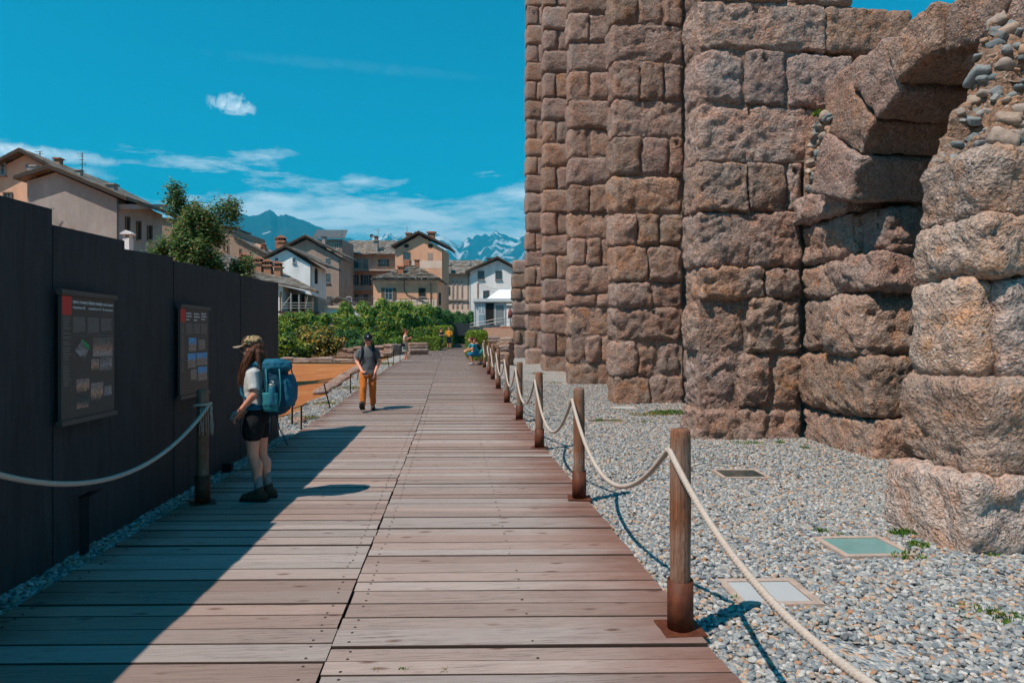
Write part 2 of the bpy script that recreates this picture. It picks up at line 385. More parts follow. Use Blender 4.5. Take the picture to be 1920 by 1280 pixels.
def m_leaf(name, cols, trans=0.25):
    t = NT(name); i = t.island()
    c = t.ramp(i, [(k / len(cols), x) for k, x in enumerate(cols)], 'CONSTANT')
    big = t.noise(t.pos(), 0.9, 4, 0.6)
    c = t.hsv(c, 0.5, 1, t.mr(big, 0.3, 0.7, 0.72, 1.25))
    t.base(c); t.rough(0.55); t.b.inputs['Specular IOR Level'].default_value = 0.3
    tr = t.n.new('ShaderNodeBsdfTranslucent'); t.l.new(c, tr.inputs[0])
    mx = t.n.new('ShaderNodeMixShader'); mx.inputs[0].default_value = trans
    t.l.new(t.b.outputs[0], mx.inputs[1]); t.l.new(tr.outputs[0], mx.inputs[2]); t.l.new(mx.outputs[0], t.out.inputs[0])
    return t.m
M['leaf_hedge'] = m_leaf('climber_leaves', [(0.089, 0.236, 0.035), (0.148, 0.341, 0.042), (0.065, 0.178, 0.047), (0.295, 0.414, 0.047), (0.119, 0.295, 0.059), (0.473, 0.444, 0.059), (0.084, 0.223, 0.035)])
M['leaf_dark'] = m_leaf('dark_leaves', [(0.039, 0.130, 0.035), (0.065, 0.184, 0.039), (0.026, 0.097, 0.039), (0.086, 0.216, 0.043), (0.051, 0.151, 0.026)])
M['leaf_box'] = m_leaf('box_hedge_leaves', [(0.118, 0.218, 0.017), (0.185, 0.286, 0.020), (0.084, 0.168, 0.020), (0.252, 0.319, 0.024)])
M['leaf_birch'] = m_leaf('birch_leaves', [(0.085, 0.165, 0.045), (0.13, 0.22, 0.06), (0.06, 0.135, 0.04), (0.18, 0.25, 0.08), (0.10, 0.20, 0.05), (0.07, 0.15, 0.035), (0.14, 0.23, 0.07), (0.09, 0.17, 0.045), (0.28, 0.17, 0.07)], 0.4)
M['leaf_rust'] = m_leaf('russet_leaves', [(0.175, 0.210, 0.026), (0.385, 0.227, 0.035), (0.105, 0.175, 0.026), (0.525, 0.263, 0.044), (0.245, 0.245, 0.035)])
M['leaf_shoot'] = m_leaf('young_shoots', [(0.20, 0.26, 0.02), (0.30, 0.29, 0.025), (0.15, 0.22, 0.02), (0.38, 0.28, 0.03)])
M['petal'] = m_leaf('pale_petals', [(0.62, 0.50, 0.30), (0.66, 0.42, 0.30), (0.60, 0.48, 0.16)])
M['grass'] = m_leaf('green_blades', [(0.05, 0.15, 0.015), (0.09, 0.20, 0.02), (0.035, 0.11, 0.014), (0.18, 0.20, 0.03)])
M['grass_dry'] = m_leaf('yellow_blades', [(0.28, 0.22, 0.05), (0.17, 0.19, 0.03), (0.36, 0.22, 0.06), (0.10, 0.17, 0.02)])
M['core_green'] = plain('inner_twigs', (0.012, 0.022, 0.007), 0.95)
M['bark'] = plain('birch_bark', (0.42, 0.36, 0.31), 0.85, 0, 0.35, 5, 0.5)
M['iron'] = plain('black_iron', (0.016, 0.016, 0.017), 0.55, 0.3)
M['greymetal'] = plain('grey_steel', (0.26, 0.27, 0.28), 0.5, 0.5)

# ================================================================ ground, boardwalk, gravel
def sstep(t): t = min(1.0, max(0.0, t)); return t * t * (3 - 2 * t)
def zfield(y): return zb(y) * (0.30 + 0.70 * sstep((y - 40) / 18.0))
_ry = np.array([0, 12, 17, 24, 30, 36, 43, 56, 75, 95, 200]); _rz = np.array([-.06, -.06, -.05, .06, .22, .30, .46, .72, 1.1, 1.24, 1.24])   # the forecourt before the ruin lies lower than the boards
def hg(x, y):                                               # level of the ground
    zr = zb(y) - 0.06
    if x > 1.6:
        t = sstep((x - 1.6) / 2.0); zr = zr * (1 - t) + float(np.interp(y, _ry, _rz)) * t
    if x < -3.0:
        t = sstep((-x - 3.0) / 2.6); zr = zr * (1 - t) + (zfield(y) - 0.05) * t
    return zr
def axis(parts):
    o = []
    for a, b, n in parts: o += list(np.linspace(a, b, n, endpoint=False))
    return o + [parts[-1][1]]
gx = axis([(-40000, -3000, 5), (-3000, -200, 6), (-200, -40, 8), (-40, -7, 16), (-7, -2.6, 12), (-2.6, 1.6, 3), (1.6, 4, 8), (4, 20, 8), (20, 200, 6), (200, 3000, 6), (3000, 40000, 5)])
gy = axis([(-40000, -300, 5), (-300, -10, 6), (-10, 60, 90), (60, 140, 20), (140, 900, 6), (900, 9000, 6), (9000, 40000, 4)])
vv = [(x, y, hg(x, y) - 0.03 - (0.035 if -2.74 < x < 1.41 and y < 85 else 0)) for y in gy for x in gx]; nx = len(gx)
ff = [(j * nx + i, j * nx + i + 1, (j + 1) * nx + i + 1, (j + 1) * nx + i) for j in range(len(gy) - 1) for i in range(nx - 1)]
tag(add('ground', vv, ff, M['ground'], smooth=True, origin=(0, 0, 0)), kind='structure')

def sheet(name, xf0, xf1, y0, y1, nxx, nyy, dz, mat, bump=0.0):
    v, f = [], []
    for j in range(nyy + 1):
        y = y0 + (y1 - y0) * j / nyy
        a, b = xf0(y), xf1(y)
        for i in range(nxx + 1):
            x = a + (b - a) * i / nxx
            v.append((x, y, hg(x, y) + dz + (bump * noise.noise((x * 1.3, y * 1.3, 2.0)) if 0 < i < nxx else 0)))
    n = nxx + 1
    f = [(j * n + i, j * n + i + 1, (j + 1) * n + i + 1, (j + 1) * n + i) for j in range(nyy) for i in range(nxx)]
    return add(name, v, f, mat, smooth=True, origin=(0, 0, 0))
tag(sheet('gravel_forecourt', lambda y: 1.36, lambda y: 16.0, -3, 52, 40, 140, 0.0, M['gravelbed'], 0.02), kind='structure')
def verge_w(y): return -3.1 - 0.28 * sstep((y - 12.0) / 2.0) - 0.45 * sstep((y - 20) / 14.0) + 0.08 * math.sin(y * 2.1)
tag(sheet('gravel_verge', lambda y: verge_w(y), lambda y: -2.66, -3, 46, 8, 160, 0.0, M['gravelbed'], 0.01), kind='structure')
tag(sheet('dry_lawn', lambda y: -46.0, lambda y: verge_w(y) - 0.18 + 0.1 * math.sin(y * 1.1) + 0.15 * math.sin(y * 3.7), 12.6, 41.5, 50, 60, -0.012, M['lawn'], 0.02), kind='structure')

M['plank_edge'] = plain('dark_plank_edge', (0.045, 0.028, 0.022), 0.9)  # dirty board sides, with the dark of the gaps put into their colour
# ---- boardwalk: two rows of planks, laid a little askew, joint along the middle
bw = empty('boardwalk', (-0.66, 20, 0), kind='structure')
XL, XJ, XR, SH = -2.72, -0.66, 1.39, math.tan(math.radians(4.0))
def plank_verts(x0, x1, wd, th=0.045, ch=0.004):
    v = []
    for (x, s) in ((x0, 0), (x1, 0)):
        off = -SH * x
        for (yy, zz) in ((-wd / 2, -th), (wd / 2, -th), (wd / 2, -ch), (wd / 2 - ch, 0), (-wd / 2 + ch, 0), (-wd / 2, -ch)):
            v.append((x, yy + off, zz))
    f = [(i, (i + 1) % 6, 6 + (i + 1) % 6, 6 + i) for i in range(6)] + [(5, 4, 3, 2, 1, 0), (6, 7, 8, 9, 10, 11)]
    return v, f
WIDTHS = [0.205, 0.205, 0.19, 0.165, 0.215, 0.145]
plank_me = {}
rp = random.Random(4)
for side in (0, 1):
    for k, wd in enumerate(WIDTHS):
        a, b = (XL, XJ - 0.006) if side == 0 else (XJ + 0.006, XR)
        v, f = plank_verts(a - XJ, b - XJ, wd)
        me = bpy.data.meshes.new('plank'); me.from_pydata(v, [], [tuple(reversed(q)) for q in f]); me.materials.append(M['plank']); me.materials.append(M['plank_edge']); me.polygons.foreach_set('material_index', [0 if i in (2, 3) else 1 for i in range(8)]); me.update()
        plank_me[side, k] = me
far = MB(); screws = MB()
for side in (0, 1):
    y = -1.6; cnt = 0
    while y < 84:
        k = rp.randrange(6); wd = WIDTHS[k]; gap = rp.uniform(0.005, 0.009) if rp.random() < 0.88 else 0.016
        yc = y + wd / 2
        loc = Vector((XJ + rp.uniform(-0.006, 0.006), yc, zb(yc) + rp.uniform(-0.005, 0.004)))
        if yc < 27.0:
            o = bpy.data.objects.new('plank', plank_me[side, k]); COL.objects.link(o); o.parent = bw; o.location = loc - bw.location
            o.rotation_euler = (rp.uniform(-0.008, 0.008), rp.uniform(-0.0015, 0.0015), rp.uniform(-0.0012, 0.0012))
            if yc < 16:
                xs = (XL + 0.12, XJ - 0.10) if side == 0 else (XJ + 0.10, XJ + 1.1)
                for sx in xs:
                    for e in (-0.3, 0.3):
                        if rp.random() < 0.12: continue
                        if abs(sx - (XJ + 1.1)) < 0.01 and e > 0: continue
                        if abs(sx - (XL + 0.12)) < 0.01 and rp.random() < 0.5: continue
                        cx, cy = sx + rp.uniform(-0.012, 0.012), yc + e * wd - SH * (sx - XJ) + rp.uniform(-0.008, 0.008)
                        screws.lathe((cx, cy, loc.z - 0.001), [(0.0085, 0), (0.0085, 0.003), (0.004, 0.0045)], 6)
        else:
            v = [(p[0] + loc.x, p[1] + loc.y, p[2] + loc.z) for p in plank_verts((XL if side == 0 else XJ + 0.006) - XJ, (XJ - 0.006 if side == 0 else XR) - XJ, wd)[0]]
            far.raw(v, [tuple(reversed(q)) for q in f])
        y += wd + gap
far_o = tag(far.build('plank_run', M['plank'], bw), kind='stuff'); far_o.data.materials.append(M['plank_edge']); far_o.data.polygons.foreach_set('material_index', [0 if i % 8 in (2, 3) else 1 for i in range(len(far_o.data.polygons))])
tag(screws.build('screw_heads', M['screw'], bw), kind='stuff')
js = MB()
for x in (XL + 0.1, XL + 1.1, XJ - 0.11, XJ + 0.11, XJ + 1.05, XR - 0.12):
    for k in range(30):
        ya, yb = -1.7 + k * 2.9, -1.7 + (k + 1) * 2.9
        za, zc = zb(ya) - 0.052, zb(yb) - 0.052
        js.hexa([(x - .045, ya, za - .07), (x + .045, ya, za - .07), (x + .045, yb, zc - .07), (x - .045, yb, zc - .07), (x - .045, ya, za), (x + .045, ya, za), (x + .045, yb, zc), (x - .045, yb, zc)])
tag(js.build('joists', M['underside'], bw), kind='stuff')
# the fine gravel path that goes on behind the boardwalk's end
tag(sheet('far_path', lambda y: XL, lambda y: XR, 84.2, 96, 4, 12, 0.05, plain('pale_path', (0.30, 0.27, 0.25), 0.9)), kind='structure')

# ---- loose gravel, real stones
def stones(name, pts, smin, smax, seed, label):
    me = bpy.data.meshes.new(name); me.from_pydata(pts, [], []); me.update()
    o = link(name, me); tag(o, label, 'gravel', kind='stuff')
    ng = bpy.data.node_groups.new(name, 'GeometryNodeTree')
    ng.interface.new_socket('Geometry', in_out='INPUT', socket_type='NodeSocketGeometry'); ng.interface.new_socket('Geometry', in_out='OUTPUT', socket_type='NodeSocketGeometry')
    n, l = ng.nodes, ng.links
    gi, go = n.new('NodeGroupInput'), n.new('NodeGroupOutput')
    ico = n.new('GeometryNodeMeshIcoSphere'); ico.inputs['Radius'].default_value = 1.0; ico.inputs['Subdivisions'].default_value = 2
    sp = n.new('GeometryNodeSetPosition'); nt = n.new('ShaderNodeTexNoise'); nt.inputs['Scale'].default_value = 0.9
    sub = n.new('ShaderNodeVectorMath'); sub.operation = 'SUBTRACT'; sub.inputs[1].default_value = (0.5, 0.5, 0.5)
    sc = n.new('ShaderNodeVectorMath'); sc.operation = 'SCALE'; sc.inputs['Scale'].default_value = 0.8
    l.new(nt.outputs['Color'], sub.inputs[0]); l.new(sub.outputs[0], sc.inputs[0]); l.new(sc.outputs[0], sp.inputs['Offset']); l.new(ico.outputs[0], sp.inputs['Geometry'])
    sm = n.new('GeometryNodeSetShadeSmooth'); l.new(sp.outputs[0], sm.inputs[0])
    mt = n.new('GeometryNodeSetMaterial'); mt.inputs['Material'].default_value = M['gravel']; l.new(sm.outputs[0], mt.inputs[0])
    ip = n.new('GeometryNodeInstanceOnPoints'); l.new(gi.outputs[0], ip.inputs['Points']); l.new(mt.outputs[0], ip.inputs['Instance'])
    rr = n.new('FunctionNodeRandomValue'); rr.data_type = 'FLOAT_VECTOR'; rr.inputs[0].default_value = (-0.5, -0.5, 0); rr.inputs[1].default_value = (0.5, 0.5, 6.283); rr.inputs['Seed'].default_value = seed
    rs = n.new('FunctionNodeRandomValue'); rs.data_type = 'FLOAT_VECTOR'; rs.inputs[0].default_value = (smin, smin * 0.75, smin * 0.5); rs.inputs[1].default_value = (smax, smax * 0.8, smax * 0.55); rs.inputs['Seed'].default_value = seed + 5
    l.new(rr.outputs[0], ip.inputs['Rotation']); l.new(rs.outputs[0], ip.inputs['Scale']); l.new(ip.outputs[0], go.inputs[0])
    md = o.modifiers.new('scatter', 'NODES'); md.node_group = ng
    return o
rg = np.random.default_rng(5)
def scatter(x0, x1, y0, y1, dens, keep, lift=0.006):
    n = int((x1 - x0) * (y1 - y0) * dens)
    xs, ys = rg.uniform(x0, x1, n), rg.uniform(y0, y1, n); o = []
    for x, y in zip(xs.tolist(), ys.tolist()):
        if keep(x, y): o.append((x, y, hg(x, y) + 0.02 * noise.noise((x * 1.3, y * 1.3, 2.0)) + lift + abs(rg.normal(0, 0.006))))
    return o
PLATES = []                                                 # (centre, half sizes) of the panes set into the gravel; stones keep clear
def clear(x, y, e=0.02):
    for (cx, cy, hx, hy, rot) in PLATES:
        dx_, dy_ = x - cx, y - cy; c, s_ = math.cos(-rot), math.sin(-rot)
        if abs(dx_ * c - dy_ * s_) < hx + e and abs(dx_ * s_ + dy_ * c) < hy + e: return False
    return True

# ================================================================ black panel fence on the left, with its two information boards
WX = -3.0
fence = empty('panel_fence', (WX, 6, -0.1), 'long black stained plywood fence with stepped top along the boardwalk', 'fence')
edges = [0.05, 1.12, 2.19, 3.26, 4.33, 5.40, 6.52, 7.62, 8.68, 9.93, 10.93, 12.04]
tops = [2.50, 2.52, 2.52, 2.55, 2.60, 2.52, 2.495, 2.50, 2.535, 2.55, 2.575]
rt = [0.03, 0.03, 0.03, .03, .035, .04, .06, .035, .06, .02, .045]
for k in range(len(tops)):
    a, b = edges[k] + 0.004, edges[k + 1] - 0.004
    off = (k % 2) * 0.006
    z0, z1, z2 = -0.08, tops[k] - rt[k] * 0.5 + 0.02, tops[k] + rt[k] * 0.5 + 0.02
    m = MB(); m.hexa([(WX - .03 + off, a, z0), (WX + off, a, z0), (WX + off, b, z0), (WX - .03 + off, b, z0), (WX - .03 + off, a, z1), (WX + off, a, z1), (WX + off, b, z2), (WX - .03 + off, b, z2)])
    m.build('panel', M['blackwall'], fence)
for y in edges:
    m = MB(); m.box((WX - 0.13, y - 0.045, -0.08), (WX - 0.032, y + 0.045, 2.38)); m.build('post', M['underside'], fence)
for z in (0.5, 1.9):
    m = MB(); m.box((WX - 0.18, 0.1, z), (WX - 0.132, 12.0, z + 0.09)); m.build('rail', M['underside'], fence)

# ---- information boards
M['board'] = plain('dark_print', (0.078, 0.070, 0.065), 0.5, 0, 0.05)
M['boardframe'] = plain('board_rail', (0.085, 0.08, 0.076), 0.5)
M['red'] = plain('red_print', (0.58, 0.05, 0.045), 0.5, 0, 0.04)
M['print'] = plain('grey_print', (0.26, 0.25, 0.245), 0.6, 0, 0.04)
M['printlt'] = plain('pale_print', (0.66, 0.70, 0.73), 0.6, 0, 0.04)
M['green'] = plain('green_print', (0.06, 0.30, 0.12), 0.6, 0, 0.1)
def m_photo(name, top, mid, low, seed, sky=0.0):
    t = NT(name); o = t.obj(); s = t.n.new('ShaderNodeSeparateXYZ'); t.l.new(o, s.inputs[0])
    q = t.map(t.pos(), (1, 1, 1), (seed, seed * 2.3, 0)); n = t.noise(q, 16, 6, 0.7, 1.2); n2 = t.noise(q, 42, 4, 0.7, 0.5)
    h = t.math('ADD', t.mr(s.outputs[2], -0.07, 0.07), t.math('MULTIPLY', t.math('SUBTRACT', n, 0.5), 1.1))
    c = t.ramp(h, [(0.1, low), (0.45, mid), (0.72, top)])
    t.base(t.hsv(c, 0.5, 1.0, t.mr(n2, 0.3, 0.7, 0.6, 2.4))); t.rough(0.5)
    return t.m
PH = [m_photo('print_rust', (0.10, 0.09, 0.085), (0.28, 0.15, 0.11), (0.22, 0.19, 0.18), 3), m_photo('print_grey', (0.13, 0.12, 0.12), (0.21, 0.19, 0.19), (0.07, 0.06, 0.06), 8),
      m_photo('print_warm', (0.20, 0.15, 0.14), (0.36, 0.20, 0.13), (0.05, 0.05, 0.055), 13), m_photo('print_dark', (0.04, 0.05, 0.05), (0.05, 0.06, 0.06), (0.25, 0.14, 0.11), 17),
      m_photo('print_sky', (0.07, 0.24, 0.46), (0.22, 0.15, 0.11), (0.20, 0.16, 0.14), 23), m_photo('print_stone', (0.17, 0.15, 0.14), (0.21, 0.16, 0.13), (0.15, 0.12, 0.11), 29)]
def text_obj(txt, size, mat, parent, y, z, x):
    cu_ = bpy.data.curves.new('txt', 'FONT'); cu_.body = txt; cu_.size = size; cu_.extrude = 0.0004; cu_.offset = size * 0.012
    to = bpy.data.objects.new('txt', cu_); COL.objects.link(to)
    dg = bpy.context.evaluated_depsgraph_get(); me = bpy.data.meshes.new_from_object(to.evaluated_get(dg)); bpy.data.objects.remove(to)
    co = [v.co.copy() for v in me.vertices]; pol = [tuple(p.vertices) for p in me.polygons]; bpy.data.meshes.remove(me)
    return add('lettering', [(x + c.z, y + c.x * 0.86, z + c.y) for c in co], pol, mat, parent)
def info_board(y0, y1, z0, z1, tilt, label):
    root = empty('information_board', (WX + 0.07, (y0 + y1) / 2, z0), label, 'information board')
    x = WX + 0.075
    def yz(u, v): return y0 + 0.03 + u * (y1 - y0 - 0.06), z1 - 0.03 - v * (z1 - z0 - 0.06)
    m = MB(); m.box((WX + 0.05, y0 + 0.02, z0), (x, y1 - 0.02, z1)); m.build('panel', M['board'], root)
    for zc in (z0, z1):
        m = MB(); m.box((WX + 0.045, y0, zc - 0.02), (x + 0.018, y1, zc + 0.018)); m.build('rail', M['boardframe'], root)
    for yy in (y0 + 0.15, y1 - 0.15):
        m = MB(); m.box((WX + 0.001, yy - 0.02, z0 + 0.1), (WX + 0.049, yy + 0.02, z1 - 0.1)); m.build('bracket', M['iron'], root)
    def quad(name, mat, u0, v0, u1, v1, lift, k=None):
        a, c = yz(u0, v0); b, d = yz(u1, v1)
        m = MB(); m.box((x + 0.0005, a, d), (x + lift, b, c)); return m.build(name, mat, root)
    quad('red_square', M['red'], 0.0, 0.0, 0.16, 0.155, 0.002)
    lines = MB()
    def line(u0, u1, v, h=0.0035):
        a, c = yz(u0, v); b, _ = yz(u1, v); lines.box((x + 0.0005, a, c - h * 0.5), (x + 0.0012, b, c + h * 0.5))
    rr = random.Random(int(y0 * 100))
    v = 0.172
    while v < 0.74:
        if rr.random() < 0.9: line(0.02, rr.uniform(0.10, 0.16), v, 0.003)
        v += 0.0125
    for c0 in (0.19, 0.46, 0.73):
        n = rr.randint(15, 19)
        for k in range(n): line(c0, c0 + (rr.uniform(0.205, 0.235) if k < n - 1 else rr.uniform(0.08, 0.16)), 0.168 + k * 0.0078, 0.003)
    line(0.19, 0.97, 0.322, 0.0015)
    return root, quad, lines, yz, x
# nearest board
root, quad, lines, yz, x = info_board(5.36, 6.20, 1.03, 2.02, 0, 'dark information board with a green corner plan, nearest on the black fence')
for (u, v, txt, s_) in ((0.185, 0.052, 'teatro romano', 0.040), (0.475, 0.052, 'théâtre romain', 0.040), (0.755, 0.052, 'roman theatre', 0.036), (0.185, 0.096, 'ricostruzione 3D', 0.030), (0.475, 0.096, 'reconstitution en 3D', 0.027), (0.755, 0.096, '3D reconstruction', 0.027)):
    a, c = yz(u, v); text_obj(txt, s_, M['printlt'], root, a, c, x + 0.001)
for u in (0.452, 0.732):
    a, c = yz(u, 0.035); m = MB(); m.box((x + 0.0005, a - .0015, c - .025), (x + 0.0012, a + .0015, c + .01)); m.build('divider', M['printlt'], root)
tag(lines.build('printed_lines', M['print'], root), kind='stuff')
for (u0, v0, u1, v1, k) in ((0.56, 0.34, 0.97, 0.505, 0), (0.53, 0.525, 0.68, 0.625, 2), (0.70, 0.515, 0.965, 0.64, 1), (0.25, 0.69, 0.49, 0.80, 2), (0.25, 0.82, 0.49, 0.935, 3), (0.52, 0.735, 0.77, 0.90, 2), (0.80, 0.775, 0.95, 0.865, 1)):
    quad('printed_photo', PH[k], u0, v0, u1, v1, 0.0015)
def poly(name, mat, uv):
    p = [yz(u, v) for u, v in uv]; n = len(p)
    add(name, [(x + 0.0022, a, b) for a, b in p] + [(x + 0.0006, a, b) for a, b in p], [tuple(range(n))] + [(i, i + n, (i + 1) % n + n, (i + 1) % n) for i in range(n)], mat, root)
poly('plan_drawing', PH[1], [(0.22, 0.44), (0.335, 0.37), (0.46, 0.45), (0.39, 0.545)])
poly('plan_green', M['green'], [(0.345, 0.352), (0.49, 0.405), (0.485, 0.45), (0.335, 0.372)])
# second board
root, quad, lines, yz, x = info_board(7.59, 8.48, 1.03, 2.02, 0, 'dark information board with blue sky pictures, behind the roped post')
tag(lines.build('printed_lines', M['print'], root), kind='stuff')
words = MB()
for (u, vs_) in ((0.19, ((0.04, .17), (0.075, .18), (0.115, .10))), (0.46, ((0.04, .19), (0.075, .20), (0.115, .11))), (0.73, ((0.03, .19), (0.065, .20), (0.10, .14)))):
    for v, ln in vs_:
        a = 0.0
        while a < ln:
            b = min(ln, a + rnd.uniform(0.03, 0.07)); p0 = yz(u + a, v); p1 = yz(u + b, v + 0.016)
            words.box((x + .0005, p0[0], p1[1]), (x + .0012, p1[0], p0[1])); a = b + 0.012
tag(words.build('heading_words', M['printlt'], root), kind='stuff')
for (u0, v0, u1, v1, k) in ((0.27, 0.34, 0.54, 0.50, 4), (0.62, 0.36, 0.88, 0.49, 5), (0.24, 0.525, 0.52, 0.70, 4), (0.55, 0.525, 0.96, 0.68, 4), (0.60, 0.70, 0.95, 0.87, 4), (0.34, 0.72, 0.56, 0.85, 5)):
    quad('printed_photo', PH[k], u0, v0, u1, v1, 0.0015)

# ================================================================ the Roman theatre front: buttresses of great blocks, one bay with an arch
def lattice(nx_, ny_, nz_):
    idx, pts, faces = {}, [], []
    def g(i, j, k):
        key = (i, j, k)
        if key not in idx: idx[key] = len(pts); pts.append(key)
        return idx[key]
    for i in range(nx_):
        for j in range(ny_):
            faces.append((g(i, j, 0), g(i, j + 1, 0), g(i + 1, j + 1, 0), g(i + 1, j, 0)))
            faces.append((g(i, j, nz_), g(i + 1, j, nz_), g(i + 1, j + 1, nz_), g(i, j + 1, nz_)))
    for i in range(nx_):
        for k in range(nz_):
            faces.append((g(i, 0, k), g(i + 1, 0, k), g(i + 1, 0, k + 1), g(i, 0, k + 1)))
            faces.append((g(i, ny_, k), g(i, ny_, k + 1), g(i + 1, ny_, k + 1), g(i + 1, ny_, k)))
    for j in range(ny_):
        for k in range(nz_):
            faces.append((g(0, j, k), g(0, j, k + 1), g(0, j + 1, k + 1), g(0, j + 1, k)))
            faces.append((g(nx_, j, k), g(nx_, j + 1, k), g(nx_, j + 1, k + 1), g(nx_, j, k + 1)))
    return np.array(pts, dtype=float), faces
_lat = {}
rb = random.Random(21)
def rock(h, res, r, amp, bulge=0.03, hole=None):
    """a rounded, eroded block of half size h about the origin"""
    n = [max(3, min(46, int(round(2 * a / res)))) for a in h]
    key = tuple(n)
    if key not in _lat: _lat[key] = lattice(*n)
    L, faces = _lat[key]
    # pull the outermost rows close to the edges so the rounding keeps its shape
    u = L / np.array(n) * 2 - 1
    h = np.array(h); r = min(r, 0.8 * h.min())
    p = u * h
    q = np.clip(p, -(h - r), h - r); dv = p - q
    ln = np.linalg.norm(dv, axis=1, keepdims=True); ln[ln == 0] = 1
    nrm = dv / ln
    rr_ = r * (0.75 + 0.5 * rb.random())
    p = q + nrm * r
    bul = (1 - np.abs(u[:, [1, 2, 0]]) ** 2) * (1 - np.abs(u[:, [2, 0, 1]]) ** 2)
    p = p + np.sign(u) * (np.abs(u) > 0.999) * bul * bulge
    so = Vector((rb.uniform(-90, 90), rb.uniform(-90, 90), rb.uniform(-90, 90)))
    # whole-block unevenness: each corner a little off
    for a in range(3):
        k1, k2 = rb.uniform(-1, 1), rb.uniform(-1, 1)
        p[:, a] += (k1 * u[:, (a + 1) % 3] + k2 * u[:, (a + 2) % 3]) * amp * 0.35
    out = np.empty_like(p); hf = 1.0 if res < 0.05 else 0.0
    zlow = h[2]
    for i in range(len(p)):
        v = Vector(p[i]); m = Vector(nrm[i])
        s1 = noise.noise(v * 1.5 + so); s2 = noise.noise(v * 4.3 + so); s3 = noise.noise(v * 11.0 + so)
        ridg = abs(noise.noise(v * 2.3 - so)); er = noise.noise(v * 3.1 + so * 1.7)
        dsp = amp * (0.75 * s1 + 0.62 * s2 + 0.42 * s3 - 1.3 * max(0.0, 0.13 - ridg) / 0.13 * 0.45 - 1.5 * max(0.0, er - 0.22))
        if hf: dsp += amp * (0.36 * noise.noise(v * 23.0 + so) - 0.5 * max(0.0, noise.noise(v * 15.0 - so) - 0.25))
        out[i] = v + m * dsp
    if hole is not None:
        c = np.array(hole[:3]); dd = np.linalg.norm((out - c)[:, [0, 2]], axis=1)
        msk = (dd < hole[3]) & (out[:, 1] < -h[1] * 0.6); out[msk, 1] += 0.10
    return out, faces
def block(x0, x1, y0, y1, z0, z1, parent, res=0.1, r=0.10, amp=0.04, mat=None, name='stone_block', gap=0.010, bulge=0.03, hole=False):
    c = np.array([(x0 + x1) / 2, (y0 + y1) / 2, (z0 + z1) / 2]); h = np.array([(x1 - x0) / 2 - gap, (y1 - y0) / 2 - gap, (z1 - z0) / 2 - gap])
    hl = (rb.uniform(-0.3, 0.3) * h[0], -h[1], h[2] * 0.72, 0.042) if hole else None
    p, f = rock(h, res, r, amp, bulge, hl)
    return add(name, p + c, f, mat or M['stone'], parent, smooth=True)
def Xat(px, Y): k = (px - 960) / F; return Y * (SA + k * CA) / (CA - k * SA)
def Zat(py, X, Y): return EYE + (HZ - py) / F * (X * SA + Y * CA)

XF = 6.02                                                   # face of the wall behind the buttresses
def buttress(label, Y, dep, courses, res, r, amp, x_right=XF, top_extra=2, base_out=0.1, erod=None):
    xm = Xat(courses[0][1][0], Y)
    base_y = courses[0][0]
    root = empty('stone_buttress', ((xm + x_right) / 2, Y + dep / 2, hg(xm, Y) - 0.05), label, 'buttress', 'buttresses of the ancient theatre front')
    zs = [Zat(c[0], xm + 0.8, Y) for c in courses]
    for k, (yl, sp) in enumerate(courses[:-1]):
        z0, z1 = zs[k], zs[k + 1]
        if k == 0: z0 -= 0.15
        xs = [Xat(p, Y) for p in sp[:-1]] + [max(x_right, Xat(sp[-1], Y)) if sp[-1] else x_right]
        if xs[-1] - xs[-2] < 0.12: xs.pop(-2)
        low = 1.0 if z1 < 3.2 else 0.72
        for a, b in zip(xs[:-1], xs[1:]):
            y0 = Y + rb.uniform(-0.07, 0.06) * (1.2 if low == 1 else 0.8); a = a + (rb.uniform(-0.035, 0.03) if a == xs[0] else 0)
            block(a, b, y0, Y + dep + rb.uniform(-0.04, 0.04), z0, z1, root, res, r * rb.choice((0.55, 0.8, 1.0, 1.0, 1.5)) * (0.75 + 0.25 * low), amp * low * rb.uniform(0.8, 1.2), gap=0.003 if low < 1 else 0.006, hole=(res < 0.09 and rb.random() < 0.4))
    zt = zs[-1]; sp0, sp1 = courses[-2][1], courses[-3][1]
    for e in range(top_extra):
        sp = sp1 if e % 2 == 0 else sp0; h_ = 0.98
        xs = [Xat(p, Y) for p in sp[:-1]] + [x_right if not sp[-1] else max(x_right, Xat(sp[-1], Y))]
        for a, b in zip(xs[:-1], xs[1:]): block(a, b, Y + rb.uniform(-.03, .03), Y + dep, zt, zt + h_, root, res * 1.3, r, amp * 0.6)
        zt += h_
    m = MB(); m.box((xm + 0.09, Y + 0.085, zs[0] - 0.1), (x_right, Y + dep - 0.1, zt - 0.1)); m.build('core', M['mortar'], root)
    return root, zs, zt
# course lines (photo rows, from the ground up) and the vertical joints in each course
cB = [(830, [1306, 1500]), (765, [1312, 1388, 1450, 0]), (662, [1308, 1405, 0]), (560, [1312, 1435, 0]), (500, [1312, 0]), (395, [1312, 1405, 1476, 0]), (303, [1314, 1540]), (195, [1312, 1400, 1475, 1604]), (92, [1312, 1550, 1715]), (0, [0])]
bB, zB, ztB = buttress('large stone buttress standing left of the ruined arch', 11.29, 0.85, cB, 0.042, 0.10, 0.070, top_extra=2, x_right=6.0)
cC = [(764, [1150, 1218, 0]), (706, [1150, 1196, 1236, 0]), (640, [1150, 0]), (575, [1150, 1226, 0]), (527, [1150, 1215, 0]), (460, [1150, 1195, 1236, 0]), (400, [1150, 0]), (328, [1150, 1203, 1255, 0]), (256, [1150, 0]), (186, [1150, 1202, 1246, 0]), (115, [1150, 0]), (45, [1150, 1197, 1246, 0]), (-25, [0])]
